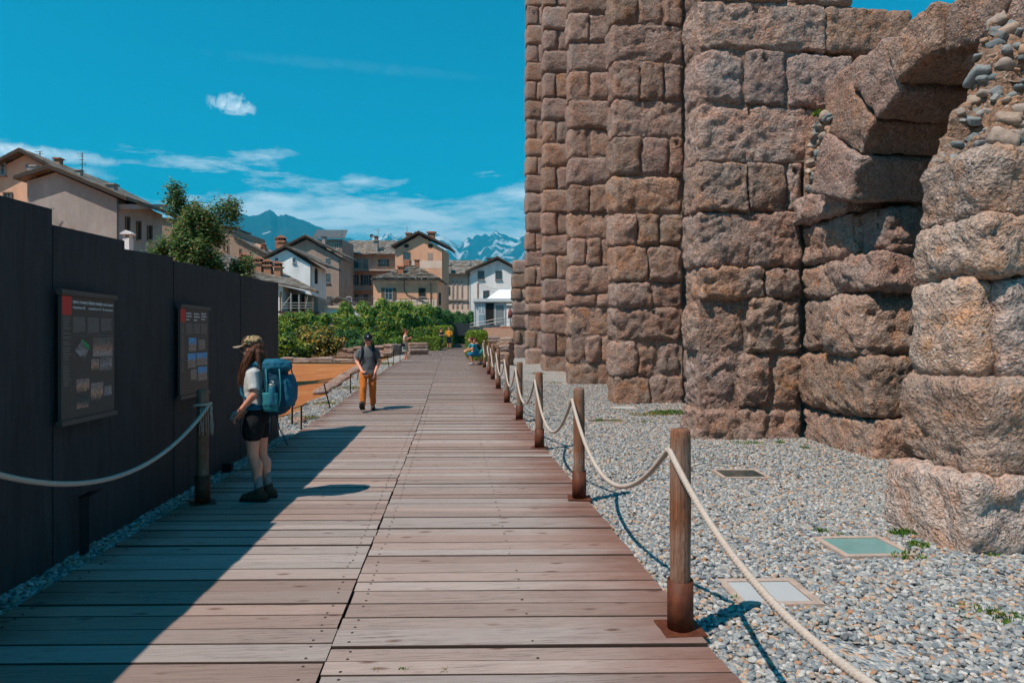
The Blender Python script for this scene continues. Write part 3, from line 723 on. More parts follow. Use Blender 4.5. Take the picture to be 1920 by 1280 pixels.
bC, zC, ztC = buttress('tall stone buttress second to the left of the ruined arch', 17.5, 0.85, cC, 0.060, 0.11, 0.078, top_extra=2)
cD = [(725, [1068, 0]), (680, [1068, 1098, 1128, 0]), (630, [1068, 0]), (576, [1068, 1120, 0]), (550, [1068, 0]), (498, [1068, 1100, 1128, 0]), (447, [1068, 0]), (398, [1068, 1106, 0]), (347, [1068, 0]), (295, [1068, 1104, 0]), (240, [1068, 0]), (187, [1068, 1106, 0]), (133, [1068, 0]), (78, [1068, 1106, 0]), (25, [1068, 0]), (-28, [0])]
bD, zD, ztD = buttress('tall stone buttress third to the left of the ruined arch', 23.7, 0.85, cD, 0.085, 0.11, 0.078, top_extra=2)
cE = [(699, [1019, 0]), (664, [1019, 1044, 0]), (625, [1019, 0]), (587, [1019, 0]), (561, [1019, 0]), (522, [1019, 1044, 0]), (478, [1019, 0]), (440, [1019, 1046, 0]), (398, [1019, 0]), (356, [1019, 1043, 0]), (312, [1019, 0]), (267, [1019, 1044, 0]), (225, [1019, 0]), (183, [1019, 1042, 0]), (137, [1019, 0]), (95, [1019, 1047, 0]), (55, [1019, 0]), (12, [1019, 1044, 0]), (-30, [0])]
bE, zE, ztE = buttress('tall stone buttress next to the outermost, beyond the third', 29.9, 0.85, cE, 0.11, 0.11, 0.075, top_extra=2)
cF = [(687, [987, 0]), (653, [987, 1007, 0]), (620, [987, 0]), (586, [987, 0]), (569, [987, 0]), (534, [987, 1005, 0]), (500, [987, 0]), (469, [987, 1005, 0]), (434, [987, 0]), (398, [987, 0]), (360, [987, 0]), (328, [987, 1008, 0]), (294, [987, 0]), (259, [987, 1007, 0]), (223, [987, 0]), (187, [987, 1006, 0]), (153, [987, 0]), (118, [987, 1010, 0]), (83, [987, 0]), (47, [987, 1010, 0]), (11, [987, 0]), (-25, [0])]
bF, zF, ztF = buttress('tall stone buttress at the far end, against the open sky', 36.1, 0.85, cF, 0.13, 0.11, 0.075, top_extra=1)
cG = [(676, [962, 0]), (645, [964, 976, 0]), (617, [961, 0]), (590, [963, 0]), (563, [960, 978, 0]), (541, [961, 0]), (513, [962, 0]), (487, [0])]
bG, zG, ztG = buttress('low broken stone stub beyond the last tall buttress', 42.3, 0.9, cG, 0.16, 0.13, 0.085, top_extra=0, x_right=5.4)
# wall behind the buttresses
fw = empty('theatre_wall', (6.6, 27, -0.1), 'great stone rear wall seen in slivers behind the buttresses', 'wall')
for (ya, yb, zt) in ((12.12, 17.5, ztC), (18.33, 23.7, ztD), (24.53, 29.9, ztE), (30.73, 36.1, ztF)):
    m = MB(); m.box((XF + 0.1, ya, -0.2), (7.2, yb, zt - 0.2)); m.build('core', M['mortar'], fw)
    z = -0.1; k = 0
    while z < zt - 0.5 and ya < 25:
        h_ = (0.62, 0.9, 0.92, 0.58, 0.97)[min(k, 4)]
        sp = [ya, yb - 2.6, yb - 1.15, yb] if k % 2 else [ya, yb - 1.9, yb]
        for a, b in zip(sp[:-1], sp[1:]): block(XF - rb.uniform(-.02, .05), XF + 0.4, a, b, z, z + h_, fw, 0.16 if ya < 15 else 0.25, 0.10, 0.06)
        z += h_; k += 1

# ---- the bay with the arch
arch = empty('ruined_arch', (6.5, 9.0, -0.1), 'ruined stone arch and its pier between two buttresses', 'arch')
zc = [-0.2, 0.52, 1.42, 2.33, 2.90, 3.58, 4.06]
pier = [  # x front, x back, y from, y to
    [(5.95, 6.9, 9.22, 11.29)], [(5.90, 6.9, 9.28, 11.29)], [(5.97, 6.5, 9.85, 11.29), (5.80, 6.85, 9.30, 10.35)], [(5.98, 6.6, 10.45, 11.29), (5.93, 6.85, 9.2, 10.45)],
    [(5.96, 6.65, 9.75, 11.29), (6.12, 6.75, 9.2, 9.78)], [(5.80, 6.7, 9.75, 11.29)]]
for k, bl in enumerate(pier):
    for (xa, xb, ya, yb) in bl:
        block(xa, xb, ya, yb - (0.02 if yb > 11 else 0), zc[k], zc[k + 1], arch, 0.043, 0.085 if k != 2 else 0.17, 0.065, gap=0.004, hole=False)
m = MB(); m.box((6.12, 9.42, -0.15), (6.8, 11.3, 3.5)); m.build('core', M['mortar'], arch)
# jamb courses inside the passage, extended back unseen to keep sky light out
for k in range(5):
    block(7.92, 10.6, 9.5 + 0.1 * ((k + 1) % 2), 10.6, 2.9 + k * 0.56, 3.46 + k * 0.56, arch, 0.22, 0.05, 0.02)
    block(6.7, 7.9, 9.45 + 0.12 * (k % 2), 10.6, 2.9 + k * 0.56, 3.46 + k * 0.56, arch, 0.14, 0.05, 0.02)
YC, ZC, R1 = 7.52, 3.15, 1.80
def vouss(a0, a1, r0, r1, x0, x1, res=0.046, rr=0.05, amp=0.038):
    rm = (r0 + r1) / 2; h = np.array([(x1 - x0) / 2, math.radians(a1 - a0) * rm / 2 - 0.008, (r1 - r0) / 2])
    p, f = rock(h, res, rr, amp, 0.02)
    am = math.radians((a0 + a1) / 2)
    ang = am + p[:, 1] / rm; rad = rm + p[:, 2]
    q = np.stack([(x0 + x1) / 2 + p[:, 0], YC + rad * np.cos(ang), ZC + rad * np.sin(ang)], 1)
    return add('voussoir', q, f, M['stone'], arch, smooth=True)
for (a0, a1, ro) in ((15, 35, 2.84), (35, 51, 2.86), (51, 69, 2.66), (69, 91, 2.44), (91, 118, 2.36), (118, 146, 2.5), (146, 172, 2.6)):
    vouss(a0, a1, R1 + rb.uniform(-.04, .05), ro, 5.60 + rb.uniform(-.06, .04), 6.95)
for (a0, a1) in ((22, 55), (55, 90), (90, 125), (125, 165)):   # the deeper part of the vault, its rear added unseen to darken the recess
    vouss(a0, a1, R1 + 0.04, R1 + 0.55, 6.98, 7.9, 0.16, 0.05, 0.02); vouss(a0, a1, R1 + 0.06, R1 + 0.55, 7.92, 10.6, 0.25, 0.05, 0.02)
m = MB(); n = 24
vv, ff = [], []
for i in range(n + 1):
    a = math.radians(18 + 150 * i / n)
    for (r_, x_) in ((2.05, 6.15), (2.45, 6.15), (2.45, 10.5), (2.05, 10.5)): vv.append((x_, YC + r_ * math.cos(a), ZC + r_ * math.sin(a)))
for i in range(n):
    for j in range(4): ff.append((i * 4 + j, i * 4 + (j + 1) % 4, (i + 1) * 4 + (j + 1) % 4, (i + 1) * 4 + j))
add('core', vv, ff, M['mortar'], arch)

def cobble(p, s, nrm, parent, name='cobble', mat=None):
    h = np.array([s * rb.uniform(0.9, 1.7), s * rb.uniform(0.7, 1.05), s * rb.uniform(0.45, 0.85)])
    q, f = rock(h, s * 0.4, s * rb.uniform(0.2, 0.5), s * 0.42, s * 0.05)
    e = Matrix.Rotation(rb.uniform(-0.5, 0.5), 3, 'Y') @ Matrix.Rotation(rb.uniform(-0.6, 0.6), 3, 'X') @ Matrix.Rotation(rb.uniform(0, 6.28), 3, 'Z')
    q = np.array([tuple(e @ Vector(a) + Vector(p)) for a in q])
    return add(name, q, f, mat or M['cobble'], parent, smooth=True)
# rubble filling between buttress and voussoirs
m = MB(); m.hexa([(6.05, 10.1, 3.5), (6.9, 10.1, 3.5), (6.9, 11.36, 3.5), (6.05, 11.36, 3.5), (6.05, 10.3, 5.5), (6.9, 10.3, 5.5), (6.9, 11.36, 5.3), (6.05, 11.36, 5.3)]); m.build('rubble_core', M['mortar'], arch)
block(6.35, 7.3, 9.9, 11.4, 4.0, 6.15, arch, 0.12, 0.12, 0.06, M['mortar'], 'rubble_fill')
block(6.6, 10.4, 5.6, 6.05, 0.0, 4.6, arch, 0.3, 0.1, 0.04, None, 'far_jamb')
for k in range(120):
    t_ = rb.random(); z = 4.05 + 1.25 * t_
    cobble((6.03 + rb.uniform(-.02, .04), 10.66 + rb.uniform(-0.16, 0.56) * (1 - 0.3 * t_) - 0.12 * t_, z), rb.uniform(0.035, 0.07), None, arch)

# ---- nearest buttress, cut by the right edge of the photo, with rubble on top
YA = 5.16
bA = empty('stone_buttress', (5.0, 5.7, -0.1), 'nearest stone buttress at the right edge, of huge rounded boulders', 'buttress', 'buttresses of the ancient theatre front')
def zA(py): return Zat(py, 4.4, YA)
blk = [(1052, 890, 4.06, 6.3, -0.12, 1.0, 0.13), (908, 712, 4.20, 6.3, -0.05, 1.0, 0.20), (716, 515, None, None, 0, 0, 0.2), (520, 392, 4.30, 6.3, 0.0, 0.95, 0.18), (415, 262, 4.33, 6.3, 0.05, 0.95, 0.2)]
for (ya, yb, xa, xb, yo, dep, r) in blk:
    z0, z1 = zA(ya), zA(yb)
    if xa is None:
        block(4.26, 4.54, YA + 0.16, YA + 0.95, z0, z1, bA, 0.045, 0.12, 0.045, M['stone_sunlit'], gap=0.002)
        block(4.44, 6.3, YA + 0.02, YA + 0.95, z0, z1, bA, 0.04, 0.10, 0.05, M['stone_sunlit'])
    else:
        block(xa, xb, YA + yo, YA + dep, z0, z1, bA, 0.04, r * .62, 0.05, M['stone_sunlit'], gap=0.0, bulge=0.02)
m = MB(); m.box((4.52, YA + 0.25, -0.1), (6.2, YA + 0.8, 3.2)); m.build('core', M['mortar'], bA)
# rubble slope on top: core with embedded cobbles
def rub(u, v):                                              # u along the slope up to the right, v across its face
    base = Vector((4.48, 6.0, 3.15)) + u * Vector((1.42, 0.62, 2.15)) + v * Vector((0.95, -0.80, -0.42))
    o_ = 0.22 * noise.noise(base * 1.9) + 0.10 * noise.noise(base * 5.0) + 0.07 * noise.noise(base * 11.0) + 0.035 * noise.noise(base * 24.0)
    return base + Vector((-0.6, -0.5, 0.6)).normalized() * o_
n = 70; vv, ff = [], []
for j in range(n + 1):
    for i in range(n + 1): vv.append(rub(i / n * 1.05, j / n * 1.15 - 0.1))
nb = len(vv)
for j in range(n + 1):
    for i in range(n + 1):
        p = vv[j * (n + 1) + i]; vv.append((p[0] + 0.75, p[1] + 0.55, p[2] - 0.5))
def q_(i, j, o=0): return o + j * (n + 1) + i
for j in range(n):
    for i in range(n):
        ff.append((q_(i, j), q_(i + 1, j), q_(i + 1, j + 1), q_(i, j + 1))); ff.append((q_(i, j, nb), q_(i, j + 1, nb), q_(i + 1, j + 1, nb), q_(i + 1, j, nb)))
for i in range(n):
    ff.append((q_(i, 0), q_(i, 0, nb), q_(i + 1, 0, nb), q_(i + 1, 0))); ff.append((q_(i, n), q_(i + 1, n), q_(i + 1, n, nb), q_(i, n, nb)))
    ff.append((q_(0, i), q_(0, i + 1), q_(0, i + 1, nb), q_(0, i, nb))); ff.append((q_(n, i), q_(n, i, nb), q_(n, i + 1, nb), q_(n, i + 1)))
add('rubble_core', vv, ff, M['mortar'], bA, smooth=True)
placed = []
for k in range(2400):
    u, v = rb.uniform(0, 1.05), rb.uniform(-0.08, 1.0); s = rb.choice([0.035, 0.045, 0.05, 0.06, 0.08, 0.10])
    p = rub(u, v)
    if all((p - q).length > (s + t_) * 0.85 for q, t_ in placed):
        placed.append((p, s)); cobble(p - Vector((-0.6, -0.5, 0.6)).normalized() * s * 0.5, s, None, bA)
    if len(placed) > 290: break
# big broken stones beside and above the arch crown
for (x0, x1, y0, y1, z0, z1) in ((5.85, 6.9, 6.6, 7.6, 4.75, 5.42), (5.7, 6.9, 5.6, 6.6, 4.9, 5.8)):
    block(x0, x1, y0, y1, z0, z1, arch, 0.05, 0.2, 0.10, name='broken_stone')

# ================================================================ rope barrier
PX = 1.30
def make_post(loc, label):
    root = empty('rope_post', loc, label, 'post', 'wooden posts of the rope barrier')
    L = Vector(loc)
    m = MB(); m.lathe(L, [(0.050, 0.05), (0.058, 0.30), (0.060, 0.7), (0.058, 1.09), (0.055, 1.135), (0.046, 1.15)], 20)
    v = []
    for p in m.v:
        q = Vector(p); e = 0.004 * noise.noise(q * 9.0); v.append((q.x + e, q.y + e * 0.7, q.z + (0.006 * noise.noise(q * 14) if q.z - L.z > 1.1 else 0)))
    m.v = v; m.build('shaft', M['post'], root, True)
    m = MB(); m.lathe(L, [(0.074, 0.006), (0.074, 0.285), (0.069, 0.285), (0.069, 0.10)], 24); m.build('steel_sleeve', M['rust'], root, True)
    m = MB(); m.box(L + Vector((-.12, -.12, 0.0)), L + Vector((.12, .12, 0.008))); m.build('base_plate', M['rust'], root)
    return root
ysR = [3.83, 7.05, 10.33, 13.6, 16.5, 19.75, 22.8, 25.0, 28.8]
near = {0: 'nearest round wooden rope post on a rusty sleeve', 1: 'second rope post along the right edge of the boardwalk', 2: 'third rope post along the right edge of the boardwalk', 3: 'fourth rope post along the right edge of the boardwalk', 4: 'fifth rope post along the right edge of the boardwalk', 5: 'sixth rope post along the right edge of the boardwalk', 6: 'seventh rope post along the right edge of the boardwalk', 7: 'eighth rope post, next before the farthest on the right edge', 8: 'farthest rope post, beside the people in blue'}
posts = []
p0 = make_post((PX, ysR[0], zb(ysR[0])), near[0]); posts.append(p0)
for k, y in enumerate(ysR[1:], 1):
    c = copy_tree(p0, (PX + rnd.uniform(-.015, .015), y, zb(y))); c['label'] = near[k]; c.rotation_euler = (rnd.uniform(-.012, .012), rnd.uniform(-.012, .012), rnd.uniform(0, 6)); posts.append(c)
LP = G(380, 943)
c = copy_tree(p0, LP); c['label'] = 'rope post on the left with frayed rope ends, before the second board'; c.rotation_euler = (0, 0, 2.0); posts.append(c)
c = copy_tree(p0, (PX, 0.62, 0)); c['label'] = 'rope post at the right edge of the boardwalk close behind the camera'; c.rotation_euler = (0, 0, 4.0)
c = copy_tree(p0, (LP.x - 0.02, 3.60, 0)); c['label'] = 'rope post just outside the left edge, at the near end of the left rope'; c.rotation_euler = (0, 0, 1.0)
def rope(a, b, sag, label, strands=True, r=0.0175, name='rope'):
    a, b = Vector(a), Vector(b); ln = (b - a).length; n = 90 if strands else 24
    pts = [a.lerp(b, i / n) - Vector((0, 0, sag * 4 * (i / n) * (1 - i / n))) for i in range(n + 1)]
    m = MB()
    if strands:
        pitch = 0.07
        n = int(ln * 1.15 / 0.012); s_ = 0.0; last = None
        base = [a.lerp(b, i / n) - Vector((0, 0, sag * 4 * (i / n) * (1 - i / n))) for i in range(n + 1)]
        arc = [0.0]
        for i in range(n): arc.append(arc[-1] + (base[i + 1] - base[i]).length)
        side = (b - a).cross(Vector((0, 0, 1))).normalized()
        for k in range(3):
            pp = []
            for i, p in enumerate(base):
                t = (base[min(i + 1, n)] - base[max(i - 1, 0)]).normalized(); up = side.cross(t)
                an = arc[i] / pitch * 2 * PI + k * 2 * PI / 3
                pp.append(p + (side * math.cos(an) + up * math.sin(an)) * r * 0.40)
            m.tube(pp, r * 0.66, 7)
    else: m.tube(pts, r, 7)
    o = m.build(name, M['rope'], None, True)
    return tag(o, label, 'rope', 'rope spans of the barrier')
HR = 1.03
names = ['rope from the nearest post running out of view at lower right', 'rope sagging between the two nearest right posts', 'rope sagging between the second and third right posts', 'rope sagging between the third and fourth right posts', 'rope sagging between the fourth and fifth right posts', 'rope sagging between the fifth and sixth right posts', 'rope sagging between the sixth and seventh right posts', 'rope sagging between the seventh and eighth right posts', 'rope sagging between the last two right posts, beside the people in blue']
ys = [0.62] + ysR
for k in range(len(ys) - 1):
    a, b = ys[k], ys[k + 1]
    rope((PX - 0.068, a + 0.01, zb(a) + HR), (PX - 0.068, b - 0.01, zb(b) + HR), (0.40, 0.50, 0.54, 0.52, 0.5, .5, .5, .3, .5)[k], names[k], k < 4)
rope((LP.x + 0.065, LP.y - 0.02, LP.z + 0.99), (LP.x + 0.04, 3.62, 1.07), 0.385, 'rope sagging across the lower left in front of the black fence', True)
kn = empty('rope_knot', LP + Vector((0, 0, 0.95)), 'knotted rope end with frayed strands round the left post', 'rope')
m = MB(); m.tube([LP + Vector((0.078 * math.cos(a), 0.078 * math.sin(a), 0.97 + 0.018 * a / 3)) for a in np.linspace(0, 2.2 * PI, 40)], 0.014, 7); m.build('coil', M['rope'], kn, True)
m = MB()
for k in range(16):
    a = rnd.uniform(-1.6, 0.6); o_ = Vector((0.085 * math.cos(a), 0.085 * math.sin(a), 0)); pp = [LP + o_ * (1 + 0.25 * rnd.random() * i / 5) + Vector((rnd.uniform(-.006, .006), rnd.uniform(-.006, .006), 0.97 - rnd.uniform(0.04, 0.062) * i)) for i in range(6)]
    m.tube(pp, 0.0035, 4)
tag(m.build('frayed_strands', M['rope'], kn, True), kind='stuff')

# ================================================================ panes set into the gravel
M['pane_teal'] = plain('ground_glass_teal', (0.15, 0.30, 0.29), 0.12, 0, 0.15, 3, 0.0, 0.5)
M['pane_dark'] = plain('ground_glass_dark', (0.05, 0.065, 0.06), 0.10, 0, 0.3, 4, 0.0, 0.5)
M['plate_pale'] = plain('pale_metal_plate', (0.40, 0.42, 0.43), 0.5, 0, 0.06, 3)
M['concrete'] = plain('concrete_rim', (0.40, 0.31, 0.26), 0.9, 0, 0.2, 12, 0.4)
def ground_pane(px, py, hw, hd, rim, mat, label):
    c = G(px, py, -0.06); z = hg(c.x, c.y) + 0.012
    root = empty('ground_pane', (c.x, c.y, z - 0.1), label, 'ground pane')
    r0 = rnd.uniform(-0.06, 0.02) - YAW * 0.4
    PLATES.append((c.x, c.y, hw, hd, r0))
    def rot(p): return (c.x + p[0] * math.cos(r0) - p[1] * math.sin(r0), c.y + p[0] * math.sin(r0) + p[1] * math.cos(r0), z + p[2])
    a, b, e, g_ = hw, hd, hw - rim, hd - rim
    o_ = [(-a, -b), (a, -b), (a, b), (-a, b)]; i_ = [(-e, -g_), (e, -g_), (e, g_), (-e, g_)]
    v = [rot((x, y, zz)) for zz in (-0.1, 0.012) for (x, y) in o_] + [rot((x, y, 0.012)) for (x, y) in i_] + [rot((x, y, -0.02)) for (x, y) in i_]
    f = [(i, (i + 1) % 4, 4 + (i + 1) % 4, 4 + i) for i in range(4)] + [(4 + i, 4 + (i + 1) % 4, 8 + (i + 1) % 4, 8 + i) for i in range(4)] + [(8 + i, 8 + (i + 1) % 4, 12 + (i + 1) % 4, 12 + i) for i in range(4)]
    add('rim', v, f, M['concrete'], root)
    k = 0.006
    v = [rot((x * (e - k) / e, y * (g_ - k) / g_, zz)) for zz in (-0.02, 0.006) for (x, y) in i_]
    add('pane', v, BOXF, mat, root)
ground_pane(1618, 1027, 0.30, 0.27, 0.055, M['pane_teal'], 'teal glass pane in a concrete rim near the big boulder')
ground_pane(1388, 890, 0.30, 0.27, 0.045, M['pane_dark'], 'dark glass pane in the gravel in front of the arch')
ground_pane(1440, 1113, 0.275, 0.24, 0.055, M['plate_pale'], 'pale plate in a sandy rim beside the nearest post')
ground_pane(1135, 786, 0.42, 0.22, 0.05, M['pane_dark'], 'flat dark pane in the gravel behind the second post')
ground_pane(1170, 712 + 45, 0.3, 0.3, 0.05, M['plate_pale'], 'far pale plate in the gravel before the second buttress')

tag(None or stones('gravel', scatter(1.38, 7.6, 2.2, 8.0, 1600, lambda x, y: clear(x, y) and noise.noise((x * 1.1, y * 1.1, 7.0)) + 0.5 * noise.noise((x * 4, y * 4, 1.0)) > -0.62 + 0.1 * math.sin(x * 91 + y * 57) and not (x > 4.0 and y > 5.2 and y < 6.1)) + scatter(1.38, 7.4, 8.0, 13.5, 850, lambda x, y: clear(x, y) and not (x > 4.1 and y > 11.3)) + scatter(1.38, 6.0, 13.5, 23.5, 330, clear),
    0.013, 0.030, 3, 'loose grey, white and orange gravel between boardwalk and ruin'), kind='stuff')
tag(stones('gravel', scatter(-3.0, -2.69, 1.0, 13.0, 1300, lambda x, y: True) + scatter(-4.4, -2.7, 12.2, 34, 420, lambda x, y: x > verge_w(y) - 0.15), 0.015, 0.030, 9, 'loose gravel strip along the fence and the left edge of the boards'), kind='stuff')

# ================================================================ path markers of bent black steel
def marker(px, pb, pt, lean, label, arm=1):
    b = G(px, pb, -0.05); d = (EYE - b.z) * F / (pb - HZ); h_ = (pb - pt) / F * d
    root = empty('path_marker', b, label, 'path marker', 'bent steel path markers along the left edge')
    wv = 0.034 if pb > 1000 else 0.014
    dirv = Vector((math.cos(0.6), math.sin(0.6), 0)); tv = Vector((-dirv.y, dirv.x, 0)) * 0.006
    ln = Vector((lean * h_, 0, h_ * 0.93))
    def strip(p, q, w_):
        m = MB(); m.hexa([p - w_ - tv, p + w_ - tv, p + w_ + tv, p - w_ + tv, q - w_ - tv, q + w_ - tv, q + w_ + tv, q - w_ + tv]); return m
    t_ = b + ln
    strip(b - Vector((0, 0, .05)), t_, dirv * wv).build('upright', M['iron'], root)
    e = t_ + Vector((0.10, -0.02, 0.055)) * arm
    w2 = Vector((0, 0, 1)) * 0.006
    m = MB(); dv = Vector((0.02, 0.05, 0)) * (1 if pb > 1000 else 0.45); m.hexa([t_ - dv - w2, e - dv - w2, e + dv - w2, t_ + dv - w2, t_ - dv + w2, e - dv + w2, e + dv + w2, t_ + dv + w2]); m.build('bent_top', M['iron'], root)
marker(158, 1043, 922, 0.0, 'bent black steel marker at the foot of the near fence')
marker(565, 806, 758, 0.0, 'bent black steel marker beyond the end of the fence')
marker(620, 765, 716, -0.25, 'leaning bent black marker beside the dry lawn')
marker(657, 739, 698, 0.0, 'straight black marker left of the walking man')
marker(730, 690, 665, -0.15, 'leaning black marker behind the walking man')
marker(738, 683, 655, 0.0, 'black marker just left of the woman in cream')
marker(750, 680, 648, 0.0, 'black marker touching the woman in cream')
b = G(548, 797, -0.05); m = MB(); m.tube([b - Vector((0, 0, .05)), b + Vector((0, 0, 0.62))], 0.018, 8); tag(m.build('short_pole', M['iron']), 'thin plain round pole standing in the gravel by the fence end', 'pole')
# small lamp box at the fence foot
b = G(428, 886, -0.05); lb = empty('ground_spotlight', b, 'small black spotlight box on the gravel at the fence foot', 'spotlight')
m = MB(); m.box(b + Vector((-.06, -.06, 0.02)), b + Vector((.05, .05, 0.13))); m.build('housing', M['iron'], lb)
m = MB(); m.box(b + Vector((.0, .05, 0.0)), b + Vector((.30, .085, 0.02))); m.build('bracket', M['rust'], lb)
def boulder(px, py, s, label, mat='stone', flat=0.6):
    p = G(px, py, -0.06); h = np.array([s, s * 0.75, s * flat]); q, f = rock(h, s * 0.3, s * 0.5, s * 0.2, 0.02)
    tag(add('boulder', q + np.array([p.x, p.y, p.z + s * flat * 0.5]), f, M[mat], None, True), label, 'boulder')
boulder(560, 794, 0.13, 'rounded pinkish stone between the markers at the fence end')
# ================================================================ tufts of weeds
def blades(c, rad, n, h0, h1, wd, seed):
    rs = np.random.default_rng(seed); v, q = [], []
    for k in range(n):
        a = rs.uniform(0, 2 * PI); r_ = rad * math.sqrt(rs.uniform(0, 1)); b = Vector(c) + Vector((r_ * math.cos(a), r_ * math.sin(a) * 0.8, -0.01)); h_ = rs.uniform(h0, h1) * (1 - 0.5 * r_ / rad)
        t = rs.uniform(0, 2 * PI); s_ = Vector((math.cos(t), math.sin(t), 0)) * wd; l_ = Vector((rs.normal(0, .5), rs.normal(0, .5), 0)) * h_ * 0.7
        i = len(v); v += [b - s_, b + s_, b + l_ * 0.4 + Vector((0, 0, h_ * .6)) + s_ * .8, b + l_ * 0.4 + Vector((0, 0, h_ * .6)) - s_ * .8, b + l_ + Vector((0, 0, h_))]
        q += [(i, i + 1, i + 2, i + 3), (i + 3, i + 2, i + 4)]
    return v, q
def tuft(px, py, rad, n, h, label, mat='grass', on_boards=False):
    c = G(px, py, -0.055); c.z = hg(c.x, c.y) + 0.01
    if on_boards: c = G(px, py, 0.0)
    v, q = blades(c, rad, n, h * 0.4, h, 0.005 + h * 0.035, int(px * 7 + py))
    tag(add('weed_tuft', v, q, M[mat]), label, 'weeds')
tuft(1690, 1003, 0.12, 240, 0.10, 'bright green weed tuft behind the teal pane, at the boulder')
tuft(1720, 1025, 0.10, 140, 0.09, 'straggling weeds right of the teal pane')
tuft(1705, 1045, 0.13, 60, 0.10, 'thin weeds at the right front corner of the teal pane')
tuft(1540, 1000, 0.08, 110, 0.08, 'small weed tuft left behind the teal pane')
tuft(1578, 1005, 0.05, 30, 0.06, 'tiny weed tuft behind the middle of the teal pane')
tuft(1615, 1007, 0.04, 22, 0.05, 'tiny yellowish weed tuft behind the teal pane', 'grass_dry')
tuft(1848, 1152, 0.2, 260, 0.07, 'long patch of green weeds in the gravel at the right edge')
tuft(1893, 1165, 0.16, 260, 0.08, 'green weeds in the gravel cut by the right edge')
tuft(1810, 1140, 0.07, 40, 0.07, 'small weeds at the left end of the right hand patch')
tuft(1860, 1042, 0.07, 36, 0.07, 'small weeds at the foot of the nearest boulder')
tuft(1400, 831, 0.30, 200, 0.07, 'low weeds along the foot of the left arch buttress')
tuft(1462, 830, 0.09, 60, 0.10, 'weed tuft at the corner between buttress and arch pier')
tuft(1508, 841, 0.09, 50, 0.09, 'weed tuft in the gravel before the arch pier')
tuft(1258, 768, 0.5, 700, 0.12, 'bright green patch of weeds between two buttresses')
tuft(1222, 770, 0.55, 700, 0.06, 'yellowed weeds beside the green patch between buttresses', 'grass_dry')
tuft(1215, 788, 0.2, 60, 0.08, 'weeds on the flat pane behind the second post')
tuft(1160, 786, 0.25, 70, 0.09, 'weeds at the left of the flat pane behind the second post')
tuft(1123, 786, 0.1, 50, 0.12, 'upright weed close to the second post')
tuft(1160, 762, 0.2, 50, 0.08, 'weeds at the left foot of the second buttress')
tuft(1035, 707, 0.5, 90, 0.12, 'weeds at the foot of the third buttress')
tuft(1003, 692, 0.5, 90, 0.12, 'weeds at the foot of the fourth buttress')
tuft(1378, 1125, 0.04, 20, 0.06, 'tiny weed at the left of the pale plate')
tuft(1500, 1170, 0.09, 30, 0.05, 'sparse weeds under the nearest rope')
tuft(706, 1256, 0.03, 26, 0.035, 'small weeds growing in a plank gap, left of three', 'grass_dry', True)
tuft(755, 1256, 0.035, 30, 0.035, 'small weeds growing in a plank gap, middle of three', 'grass', True)
tuft(832, 1256, 0.05, 44, 0.035, 'small weeds growing in a plank gap, right of three', 'grass_dry', True)
tuft(612, 757, 0.35, 420, 0.09, 'green weeds along the gravel at the leaning marker', 'grass_dry')
tuft(572, 784, 0.35, 420, 0.09, 'yellow green grass at the fence end', 'grass_dry')
tuft(652, 728, 0.45, 500, 0.09, 'yellow green grass left of the walking man', 'grass_dry')
tuft(715, 683, 0.8, 260, 0.25, 'yellow green weeds behind the walking man', 'grass_dry')
# fern on the rubble by the arch
p = Vector((6.02, 10.75, 5.34)); v, q = blades(p, 0.14, 90, 0.07, 0.17, 0.012, 5); tag(add('wall_fern', v, q, M['grass']), 'green plant growing in the rubble beside the arch', 'plant')

# ================================================================ people
def cloth(name, col, rough=0.85, var=0.15, sc=30, wr=0.3):
    t = NT(name); p = t.obj()
    n = t.noise(p, 5.0, 5, 0.6); f = t.noise(p, sc * 8, 3, 0.6)
    t.base(t.hsv(tuple(col) + (1,), 0.5, 1, t.math('MULTIPLY', t.mr(n, 0.25, 0.75, 1 - var, 1 + var), t.mr(f, 0.3, 0.7, 0.88, 1.1))))
    t.rough(rough); t.b.inputs['Specular IOR Level'].default_value = 0.15
    b = t.bump(t.noise(t.map(p, (1, 1, 0.6)), 13, 4, 0.55, 0.8), wr, 0.03); t.bump(f, 0.25, 0.003, b)
    return t.m
def m_skin():
    t = NT('skin'); p = t.obj(); n = t.noise(p, 12, 4, 0.6)
    t.base(t.mix(t.mr(n, 0.3, 0.7), (0.60, 0.25, 0.165), (0.70, 0.33, 0.23))); t.rough(0.55); t.b.inputs['Subsurface Weight'].default_value = 0.0
    return t.m
def m_hair(name, c1, c2):
    t = NT(name); p = t.obj(); n = t.noise(t.map(p, (70, 70, 5)), 1.0, 5, 0.65, 0.4)
    t.base(t.mix(t.mr(n, 0.35, 0.65), c1, c2)); t.rough(0.5); t.bump(n, 0.9, 0.012); return t.m
M['skin'] = m_skin()
M['lip'] = plain('lips', (0.36, 0.10, 0.09), 0.5)
M['eye'] = plain('eyes', (0.02, 0.015, 0.012), 0.3)
M['hair_brown'] = m_hair('brown_hair', (0.045, 0.018, 0.010), (0.16, 0.06, 0.03))
M['hair_red'] = m_hair('reddish_hair', (0.08, 0.02, 0.012), (0.17, 0.05, 0.03))
M['hair_dark'] = m_hair('dark_hair', (0.012, 0.009, 0.008), (0.04, 0.026, 0.02))
def m_camo():
    t = NT('camouflage_cap'); n = t.noise(t.obj(), 14, 2, 0.5, 0.8)
    t.base(t.ramp(n, [(0, (0.055, 0.03, 0.02)), (0.43, (0.055, 0.075, 0.05)), (0.50, (0.40, 0.27, 0.14)), (0.62, (0.07, 0.085, 0.06))], 'CONSTANT')); t.rough(0.9); return t.m
M['camo'] = m_camo()

